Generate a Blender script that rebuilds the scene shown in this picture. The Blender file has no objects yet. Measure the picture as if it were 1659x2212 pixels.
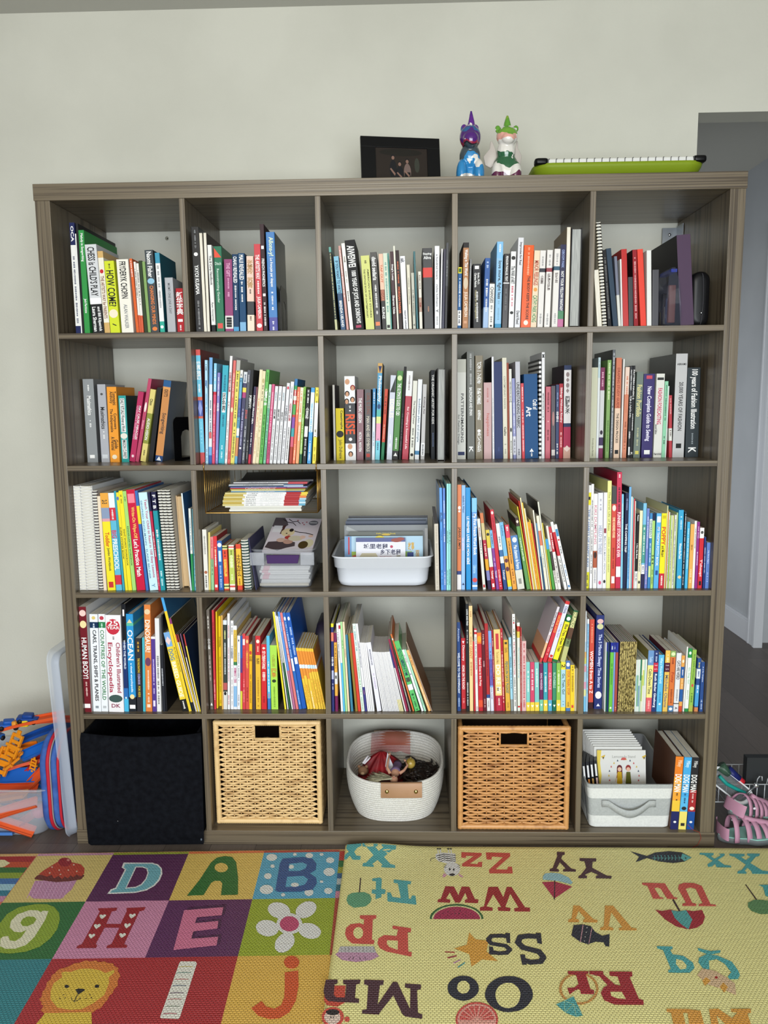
import bpy, math, random
from mathutils import Matrix, Vector
S = 0.01                                   # all lengths below are in centimetres
pi = math.pi
scene = bpy.context.scene
# ------------------------------------------------------------------ camera
cam_d = bpy.data.cameras.new('camera'); cam = bpy.data.objects.new('camera', cam_d)
scene.collection.objects.link(cam); scene.camera = cam
cam.location = (0.95552, -2.1136, 1.25837)
cam.rotation_euler = (1.43139, 0.01051, 0.02654)
cam_d.sensor_fit = 'VERTICAL'; cam_d.sensor_height = 36.0; cam_d.lens = 1713.64 / 2212 * 36.0
cam_d.clip_start = 0.02; cam_d.clip_end = 50
# ------------------------------------------------------------------ light
scene.view_settings.view_transform = 'Standard'; scene.view_settings.look = 'None'
scene.view_settings.gamma = 1.0; scene.view_settings.use_curve_mapping = False
scene.view_settings.exposure = 0.64
world = bpy.data.worlds.new('room_daylight'); scene.world = world; world.use_nodes = True
bg = world.node_tree.nodes['Background']; bg.inputs[0].default_value = (0.82, 0.91, 1.0, 1); bg.inputs[1].default_value = 0.075
def area(name, loc, target, sx, sy, power, col):
    d = bpy.data.lights.new(name, 'AREA'); d.shape = 'RECTANGLE'; d.size = sx; d.size_y = sy; d.energy = power; d.color = col
    o = bpy.data.objects.new(name, d); scene.collection.objects.link(o); o.location = loc
    o.rotation_euler = (Vector(target) - Vector(loc)).to_track_quat('-Z', 'Y').to_euler(); return o
area('window_daylight', (1.15, -4.1, 1.15), (0.9, 0.3, 0.5), 3.0, 1.6, 112, (0.905, 0.96, 1.0))
area('ceiling_lamp', (0.6, -2.9, 2.38), (0.8, -0.1, 0.9), 1.6, 0.9, 34, (1.0, 0.93, 0.78))
area('hall_fill', (1.45, 2.3, 0.95), (2.73, 2.1, 0.7), 1.0, 1.1, 6.0, (0.90, 0.95, 1.0))  # unseen fill lamp added behind the back wall to brighten the hallway
# ------------------------------------------------------------------ materials
def lin(h):
    def f(v): v /= 255.0; return v / 12.92 if v <= 0.04045 else ((v + 0.055) / 1.055) ** 2.4
    return (f(int(h[0:2], 16)), f(int(h[2:4], 16)), f(int(h[4:6], 16)), 1.0)
MC = {}
def mat(h, rough=0.45, key='', metal=0.0, spec=0.22, alpha=1.0, trans=0.0):
    k = (h, rough, key, metal, alpha, trans)
    if k in MC: return MC[k]
    m = bpy.data.materials.new('%s_%s' % (key or 'paint', h)); m.use_nodes = True
    b = m.node_tree.nodes['Principled BSDF']
    b.inputs['Base Color'].default_value = lin(h); b.inputs['Roughness'].default_value = rough
    b.inputs['Metallic'].default_value = metal; b.inputs['Specular IOR Level'].default_value = spec
    b.inputs['Alpha'].default_value = alpha; b.inputs['Transmission Weight'].default_value = trans
    m.diffuse_color = lin(h); MC[k] = m
    return m
def nodes(m): return m.node_tree.nodes, m.node_tree.links
def noisy(h1, h2, scale, rough=0.6, key='noise', stretch=(1, 1, 1), bump=0.0, detail=4, lo=0.35, hi=0.65, bscale=None, rnd=False):
    m = bpy.data.materials.new(key); m.use_nodes = True; n, l = nodes(m); b = n['Principled BSDF']
    tc = n.new('ShaderNodeTexCoord'); mp = n.new('ShaderNodeMapping'); mp.inputs['Scale'].default_value = stretch
    l.new(tc.outputs['Object'], mp.inputs['Vector'])
    if rnd:
        oi = n.new('ShaderNodeObjectInfo'); mm = n.new('ShaderNodeMath'); mm.operation = 'MULTIPLY'; mm.inputs[1].default_value = 40
        cx = n.new('ShaderNodeCombineXYZ'); l.new(oi.outputs['Random'], mm.inputs[0])
        for i in range(3): l.new(mm.outputs[0], cx.inputs[i])
        l.new(cx.outputs[0], mp.inputs['Location'])
    ns = n.new('ShaderNodeTexNoise'); ns.inputs['Scale'].default_value = scale; ns.inputs['Detail'].default_value = detail
    l.new(mp.outputs[0], ns.inputs['Vector'])
    cr = n.new('ShaderNodeValToRGB'); cr.color_ramp.elements[0].position = lo; cr.color_ramp.elements[1].position = hi
    cr.color_ramp.elements[0].color = lin(h1); cr.color_ramp.elements[1].color = lin(h2)
    l.new(ns.outputs['Fac'], cr.inputs['Fac']); l.new(cr.outputs['Color'], b.inputs['Base Color'])
    b.inputs['Roughness'].default_value = rough
    if bump:
        n2 = ns
        if bscale:
            n2 = n.new('ShaderNodeTexNoise'); n2.inputs['Scale'].default_value = bscale; l.new(tc.outputs['Object'], n2.inputs['Vector'])
        bp = n.new('ShaderNodeBump'); bp.inputs['Strength'].default_value = bump; bp.inputs['Distance'].default_value = 0.002
        l.new(n2.outputs['Fac'], bp.inputs['Height']); l.new(bp.outputs['Normal'], b.inputs['Normal'])
    m.diffuse_color = lin(h2); return m
def wood(key, stretch):
    m = noisy('463c30', '6f6452', 1.0, 0.33, key, stretch, 0.25, 7, 0.30, 0.72, None, True)
    n, l = nodes(m); cr = [x for x in n if x.type == 'VALTORGB'][0]
    e = cr.color_ramp.elements.new(0.47); e.color = lin('675c4b'); e = cr.color_ramp.elements.new(0.42); e.color = lin('51473a')
    return m
WX = wood('oak_veneer_horizontal', (1.3, 70, 190)); WZ = wood('oak_veneer_vertical', (190, 70, 1.3))
WALLM = noisy('bfbeb2', 'c7c6ba', 3, 0.85, 'wall_paint', bump=0.18, bscale=160)
HALLM = noisy('b4b7ba', 'bcbfc2', 3, 0.85, 'hall_paint', bump=0.15, bscale=160)
TRIMM = mat('d4d6da', 0.5, 'trim_paint')
PAGE = noisy('cfc9b8', 'e6e2d6', 900, 0.8, 'page_edges', (1, .02, .02))
PAGEF = noisy('b9b6ac', 'dcd9d0', 900, 0.8, 'page_block', (1, .02, .02))
def gold_foil():
    m = noisy('54461e', 'c8b674', 330, 0.32, 'gold_foil', (1, 1, .45), 0.0, 3, .40, .58, None, True)
    m.node_tree.nodes['Principled BSDF'].inputs['Metallic'].default_value = 0.45; return m
GOLD = gold_foil()
# ------------------------------------------------------------------ mesh building
class MB:
    def __init__(s): s.v = []; s.f = []; s.m = []; s.mats = []; s.smooth = []
    def mi(s, m):
        if m not in s.mats: s.mats.append(m)
        return s.mats.index(m)
    def add(s, vs, fs, m, M=None, sm=False):
        o = len(s.v); i = s.mi(m)
        if M is not None: vs = [tuple(M @ Vector(v)) for v in vs]
        s.v += [tuple(v) for v in vs]
        for f in fs: s.f.append(tuple(o + k for k in f)); s.m.append(i); s.smooth.append(sm)
        return s
    def box(s, x0, x1, y0, y1, z0, z1, m, M=None):
        vs = [(x0,y0,z0),(x1,y0,z0),(x1,y1,z0),(x0,y1,z0),(x0,y0,z1),(x1,y0,z1),(x1,y1,z1),(x0,y1,z1)]
        return s.add(vs, [(3,2,1,0),(4,5,6,7),(0,1,5,4),(1,2,6,5),(2,3,7,6),(3,0,4,7)], m, M)
    def rbox(s, x0, x1, y0, y1, z0, z1, r, m, M=None, n=4, sm=True):
        """box with corners rounded in plan, extruded in z with a small edge round"""
        cx, cy = (x0+x1)/2, (y0+y1)/2; P = rrect(x1-x0, y1-y0, r, n); e = min(r*.5, (z1-z0)*.25)
        rings = []
        for z, q in ((z0, e), (z0+e*.3, e*.3), (z0+e, 0), (z1-e, 0), (z1-e*.3, e*.3), (z1, e)):
            fx, fy = 1-2*q/(x1-x0), 1-2*q/(y1-y0)
            rings.append([(cx+x*fx, cy+y*fy, z) for x, y in P])
        return s.loft(rings, m, M, True, True, sm=sm)
    def poly(s, pts, m, M=None): return s.add(pts, [tuple(range(len(pts)))], m, M)
    def loft(s, rings, m, M=None, cap0=False, cap1=False, closed=True, sm=True):
        n = len(rings[0]); vs = [p for r in rings for p in r]; fs = []
        for i in range(len(rings)-1):
            for j in range(n if closed else n-1):
                a, b = i*n+j, i*n+(j+1) % n; fs.append((a, b, b+n, a+n))
        if cap0: fs.append(tuple(range(n))[::-1])
        if cap1: fs.append(tuple((len(rings)-1)*n+k for k in range(n)))
        return s.add(vs, fs, m, M, sm)
    def tube(s, path, r, m, M=None, n=8, closed=False, cap=True):
        P = [Vector(p) for p in path]; rings = []; N = len(P); up = None
        for i, p in enumerate(P):
            a = P[(i-1) % N] if (closed or i > 0) else p; b = P[(i+1) % N] if (closed or i < N-1) else p
            t = (b-a).normalized() if (b-a).length > 1e-9 else Vector((0,0,1))
            if up is None: up = Vector((0,0,1)) if abs(t.z) < .9 else Vector((1,0,0))
            x = t.cross(up).normalized(); y = x.cross(t).normalized(); up = y
            rr = r[i] if isinstance(r, (list, tuple)) else r
            rings.append([tuple(p + x*math.cos(2*pi*k/n)*rr + y*math.sin(2*pi*k/n)*rr) for k in range(n)])
        if closed: rings.append(rings[0])
        return s.loft(rings, m, M, cap and not closed, cap and not closed)
    def ell(s, c, r, m, M=None, nu=14, nv=9, R=None):
        rings = []
        for i in range(nv+1):
            a = -pi/2+pi*i/nv; cz, rr = math.sin(a), max(math.cos(a), .02)
            ring = []
            for j in range(nu):
                p = Vector((rr*math.cos(2*pi*j/nu)*r[0], rr*math.sin(2*pi*j/nu)*r[1], cz*r[2]))
                if R is not None: p = R @ p
                ring.append(tuple(p+Vector(c)))
            rings.append(ring)
        return s.loft(rings, m, M, True, True)
    def build(s, name, parent=None, org=(0,0,0), bevel=0, subsurf=0):
        me = bpy.data.meshes.new(name); o = org
        me.from_pydata([((x-o[0])*S, (y-o[1])*S, (z-o[2])*S) for x, y, z in s.v], [], s.f)
        for m in s.mats: me.materials.append(m)
        me.polygons.foreach_set('material_index', s.m); me.polygons.foreach_set('use_smooth', s.smooth); me.update()
        ob = bpy.data.objects.new(name, me); scene.collection.objects.link(ob)
        if parent is not None: ob.parent = parent
        else: ob.location = Vector(o)*S
        if bevel:
            b = ob.modifiers.new('edge', 'BEVEL'); b.width = bevel*S; b.segments = 2; b.limit_method = 'ANGLE'
        if subsurf:
            b = ob.modifiers.new('sub', 'SUBSURF'); b.levels = subsurf; b.render_levels = subsurf
        return ob
def rrect(w, h, r, n=4):
    P = []
    for cx, cy, a0 in ((w/2-r, h/2-r, 0), (-w/2+r, h/2-r, 90), (-w/2+r, -h/2+r, 180), (w/2-r, -h/2+r, 270)):
        for k in range(n+1):
            a = math.radians(a0+90*k/n); P.append((cx+r*math.cos(a), cy+r*math.sin(a)))
    return P
def superell(cx, cy, rx, ry, z, e=2.6, n=56):
    out = []
    for k in range(n):
        a = 2*pi*k/n; c, q = math.cos(a), math.sin(a)
        out.append((cx+rx*math.copysign(abs(c)**(2/e), c), cy+ry*math.copysign(abs(q)**(2/e), q), z if not callable(z) else z(math.sin(a))))
    return out
def thing(name, label, cat, loc=(0,0,0), rot=(0,0,0), group=None):
    o = bpy.data.objects.new(name, None); scene.collection.objects.link(o); o.empty_display_size = .02
    o.location = Vector(loc)*S; o.rotation_euler = rot; o['label'] = label; o['category'] = cat
    if group: o['group'] = group
    return o
def tag(o, label, cat, group=None):
    o['label'] = label; o['category'] = cat
    if group: o['group'] = group
    return o
def struct(o, label=None):
    o['kind'] = 'structure'
    if label: o['label'] = label
    return o
# ------------------------------------------------------------------ lettering
GC = {}
def glyphs(text, stack=False, bold=0.022):
    k = (text, stack)
    if k in GC: return GC[k]
    cu = bpy.data.curves.new('t', 'FONT'); cu.body = '\n'.join(text) if stack else text
    cu.resolution_u = 2; cu.size = 1; cu.offset = bold; cu.align_x = 'CENTER' if stack else 'LEFT'
    if stack: cu.space_line = 0.86
    ob = bpy.data.objects.new('t', cu); me = ob.to_mesh()
    vs = [(v.co.x, v.co.y) for v in me.vertices]; fs = [tuple(p.vertices) for p in me.polygons]
    ob.to_mesh_clear(); bpy.data.objects.remove(ob); bpy.data.curves.remove(cu)
    if vs:
        x0 = min(v[0] for v in vs); x1 = max(v[0] for v in vs); y0 = min(v[1] for v in vs); y1 = max(v[1] for v in vs)
        vs = [(x-(x0+x1)/2, y-(y0+y1)/2) for x, y in vs]; wh = (max(x1-x0, 1e-4), max(y1-y0, 1e-4))
    else: wh = (1, 1)
    GC[k] = (vs, fs, wh); return GC[k]
SHAPES = set('●■▲▼◆▮▯▣▢▪▫◣◢◖⬬✿❦⚙♣◩▬▾=·')
def is_cjk(t): return any(ord(c) > 0x2E00 for c in t)
def spine_text(mb, tx, t, H, y=-0.03, rnd=random):
    s, cf, plate, t0, t1, wf, xo, h = tx; t0, t1, wf, xo = float(t0), float(t1), float(wf), float(xo)
    m = mat(cf, .5, 'ink'); L = (t1-t0)*H; zc = H*(1-(t0+t1)/2); w = min(wf*(1.3 if xo == 0 else 1.1), .9)*t; cx = t/2+xo*t
    if plate:
        mb.add([(t*.2, y+.01, zc-L/2-.15), (t*.8, y+.01, zc-L/2-.15), (t*.8, y+.01, zc+L/2+.15), (t*.2, y+.01, zc+L/2+.15)], [(0,1,2,3)], mat(plate, .5, 'paint'))
    if s == '~':
        w = min(.42*t, .5); z = zc+L/2
        while z > zc-L/2:
            l = w*rnd.uniform(.35, .8)
            if rnd.random() < .86:
                a = w*rnd.uniform(.6, 1.0)/2; mb.add([(cx-a, y, z-l), (cx+a, y, z-l), (cx+a, y, z), (cx-a, y, z)], [(0,1,2,3)], m)
                if w > .25: mb.add([(cx-a*.5, y-.005, z-l*.62), (cx+a*.1, y-.005, z-l*.62), (cx+a*.1, y-.005, z-l*.3), (cx-a*.5, y-.005, z-l*.3)], [(0,1,2,3)], mb.mats[0])
            z -= l+w*rnd.uniform(.15, .35)
        return
    if all(c in SHAPES for c in s):
        n = len(s)
        for i, c in enumerate(s):
            z = zc+L/2-(i+.5)*L/n; rz = L/n/2*(.9 if n > 1 else 1); r = min(w/2, rz*1.25) if n == 1 and c in '●◆▲▼✿⚙♣' else w/2
            if c in '■▮▬▣▢▪◩=▫▯': P = [(-r,-rz),(r,-rz),(r,rz),(-r,rz)]
            elif c in '▲◢◣': P = [(-r,-rz),(r,-rz),(0 if c == '▲' else (r if c == '◢' else -r),rz)]
            elif c in '▼▾': P = [(0,-rz),(r,rz),(-r,rz)]
            elif c == '◆': P = [(0,-rz),(r,0),(0,rz),(-r,0)]
            else: P = [(r*math.cos(a*pi/8), rz*math.sin(a*pi/8)) for a in range(16)]
            mb.add([(cx+a, y, z+b) for a, b in P], [tuple(range(len(P)))], m)
        return
    st = is_cjk(s)
    if h == 'H' or st:
        vs, fs, (bw, bh) = glyphs(s, st and h != 'H', .02)
        sx, sy = w/bw, L/bh
        if st:
            q = min(sx, sy*1.15); sx = q; sy = min(sy, q*1.35)
        else: q = min(sx, sy*1.6); sx = q; sy = min(sy, q*1.4)
        mb.add([(cx+x*sx, y, zc+v*sy) for x, v in vs], fs, m)
    else:
        vs, fs, (bw, bh) = glyphs(s)
        sx, sy = L/bw, w/bh; sx = min(sx, sy*1.7); sy = min(sy, sx*2.2)
        mb.add([(cx+v*sy, y, zc-x*sx) for x, v in vs], fs, m)
# ------------------------------------------------------------------ books
def profile(t, d, r, ct, flip=False):
    out = [(0, d)]
    n = 3
    for k in range(n+1):
        a = pi+pi/2*k/n; out.append((r+r*math.cos(a), r+r*math.sin(a)))
    for k in range(n+1):
        a = 1.5*pi+pi/2*k/n; out.append((t-r+r*math.cos(a), r+r*math.sin(a)))
    out.append((t, d))
    inn = [(ct, d)]+[(ct, ct+.01)]*(n+1)+[(t-ct, ct+.01)]*(n+1)+[(t-ct, d)]
    if flip: out = [(x, d-y) for x, y in out]; inn = [(x, d-y) for x, y in inn]
    return out, inn
def make_book(x, y, z, t, H, th, d, flag, col, bands, texts, side, coil, name, cat, label, group, rot=None):
    rnd = random.Random(int(x*97+z*31+t*1000))
    root = thing(name, label, cat, (x, y, z), rot or (0, math.radians(th), 0), group)
    gl = rnd.choice((.26, .38, .46, .55)); hard = t > 1.15 and rnd.random() < .45
    ct = min(.22 if hard else .07, t*.2); r = min(.16 if hard else .08, t*.3)
    sc = mat(side, gl, 'cover') if side else None
    if col == 'STRIPES': base = mat('e4e4e2', .4, 'cover'); bands = [(i/22, (i+.5)/22, '1c1c1e') for i in range(22)]
    elif col == 'GOLD': base = GOLD; sc = mat(rnd.choice(['3c5c74','6c3c3c','3c5c40','5c4c6c']), .5, 'cover')
    else: base = mat(col, gl, 'cover')
    if flag in 'F' or flag == '':
        zs = {0.0, 1.0}
        for a, b, c in bands: zs |= {a, b}
        zs = sorted(q for q in zs if 0 <= q <= 1); mb = MB(); mb.mi(base); out, inn = profile(t, d, r, ct); n = len(out)
        for i in range(len(zs)-1):
            a, b = zs[i], zs[i+1]
            if b-a < 1e-4: continue
            m = base
            for p, q, c in bands:
                if p-1e-6 <= (a+b)/2 <= q+1e-6: m = mat(c, gl, 'cover')
            z0, z1 = H*(1-b), H*(1-a)
            for k in range(n-1):
                mm = m if 0 < k < n-2 else (sc or m)
                mb.add([(out[k][0], out[k][1], z0), (out[k+1][0], out[k+1][1], z0), (out[k+1][0], out[k+1][1], z1), (out[k][0], out[k][1], z1)], [(0,1,2,3)], mm)
        em = sc or base
        for zz, fl in ((0, 1), (H, 0)):
            for k in range(n-1):
                q = [(out[k][0],out[k][1],zz),(out[k+1][0],out[k+1][1],zz),(inn[k+1][0],inn[k+1][1],zz),(inn[k][0],inn[k][1],zz)]
                mb.add(q, [(0,1,2,3)], em)
        for k in (0, n-1):
            q = [(out[k][0],d,0),(inn[k][0],d,0),(inn[k][0],d,H),(out[k][0],d,H)]; mb.add(q, [(0,1,2,3)], em)
        for i_, tx in enumerate(texts): spine_text(mb, tx, t, H, -.03-.006*i_, rnd)
        if flag == 'F': faces(mb, t, H)
        mb.build('cover', root)
        e = .3 if hard else .03
        pb = MB(); pb.box(ct, t-ct, ct+.02, d-(.35 if hard else .03), e, H-e, PAGE); pb.build('page_block', root)
    elif flag == 'P':
        sc = mat(side, .45, 'cover') if side else mat(rnd.choice(['3c3430','d8d0bc','8c7c64']), .5, 'cover')
        ct = .25 if t > 1.6 else .06; ov = .3 if t > 1.6 else .0
        mb = MB(); out, inn = profile(t, d, r, ct, True); n = len(out)
        mb.loft([[(p[0], p[1]-ov, q) for p in out+inn[::-1]] for q in (0, H)], sc, cap0=True, cap1=True, sm=False)
        mb.build('cover', root)
        pm = PAGEF if col.lower() in ('c8c8c4', 'a6a8a6', 'a8acac') else PAGE
        if col.lower() in ('a6a8a6', 'a8acac'): pm = GREYPAGE
        pb = MB(); pb.box(ct, t-ct, .05, d-ct-.1, ov, H-ov, pm if col != 'c4a880' else mat('c4a880', .8, 'kraft'))
        pb.build('page_block', root)
    else:
        bm = mat(col, .5, 'cover'); mb = MB(); mb.box(0, .12, .35, d, 0, H, bm); mb.box(t-.12, t, .35, d, 0, H, bm); mb.build('cover', root)
        pb = MB(); pb.box(.13, t-.13, .15, d-.3, .1, H-.1, mat('d8d6cc', .8, 'paper')); pb.build('page_block', root)
        km = mat(coil or '1c1c1c', .35, 'coil', spec=.7); cb = MB(); n = int(H/.82)
        for i in range(n):
            zc = .5+(H-1)*i/(n-1); rr = max(t/2+.02, .35)
            for dz in ((0, .16) if coil == 'f0f0f0' else (0,)):
                cb.tube([(t/2+rr*math.cos(a)*1.0, .5+rr*math.sin(a)*.95, zc+dz+(.12*math.cos(a) if coil == 'f0f0f0' else 0)) for a in [2*pi*k/14 for k in range(14)]], (.055 if coil == 'f0f0f0' else .17), km, n=5, closed=True)
        cb.build('coil', root)
    return root
def faces(mb, t, H):
    skin = mat('c89878', .6, 'ink'); hair = mat('241c1c', .6, 'ink'); red = mat('8c2430', .6, 'ink')
    for fx, fz, hc in ((.28, .93, skin), (.78, .86, red), (.25, .79, hair), (.75, .72, hair), (.2, .7, hair), (.5, .07, hair), (.45, .16, skin)):
        r = .19*t; rz = r*1.35; c = (fx*t, fz*H)
        for q, m, dy, sx, oz in ((1.15, hc, -.03, 1.05, .15), (.95, skin, -.045, .8, -.1)):
            mb.add([(c[0]+r*q*sx*math.cos(a*pi/10), dy, c[1]+oz*r+rz*q*.9*math.sin(a*pi/10)) for a in range(20)], [tuple(range(20))], m)
        for ex in (-.35, .35): mb.add([(c[0]+r*ex+.05*math.cos(a*pi/3), -.06, c[1]+.05*math.sin(a*pi/3)) for a in range(6)], [tuple(range(6))], hair)
GREYPAGE = noisy('8c8e8c', 'b4b6b2', 900, .8, 'grey_page_block', (1, .02, .02))
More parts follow.
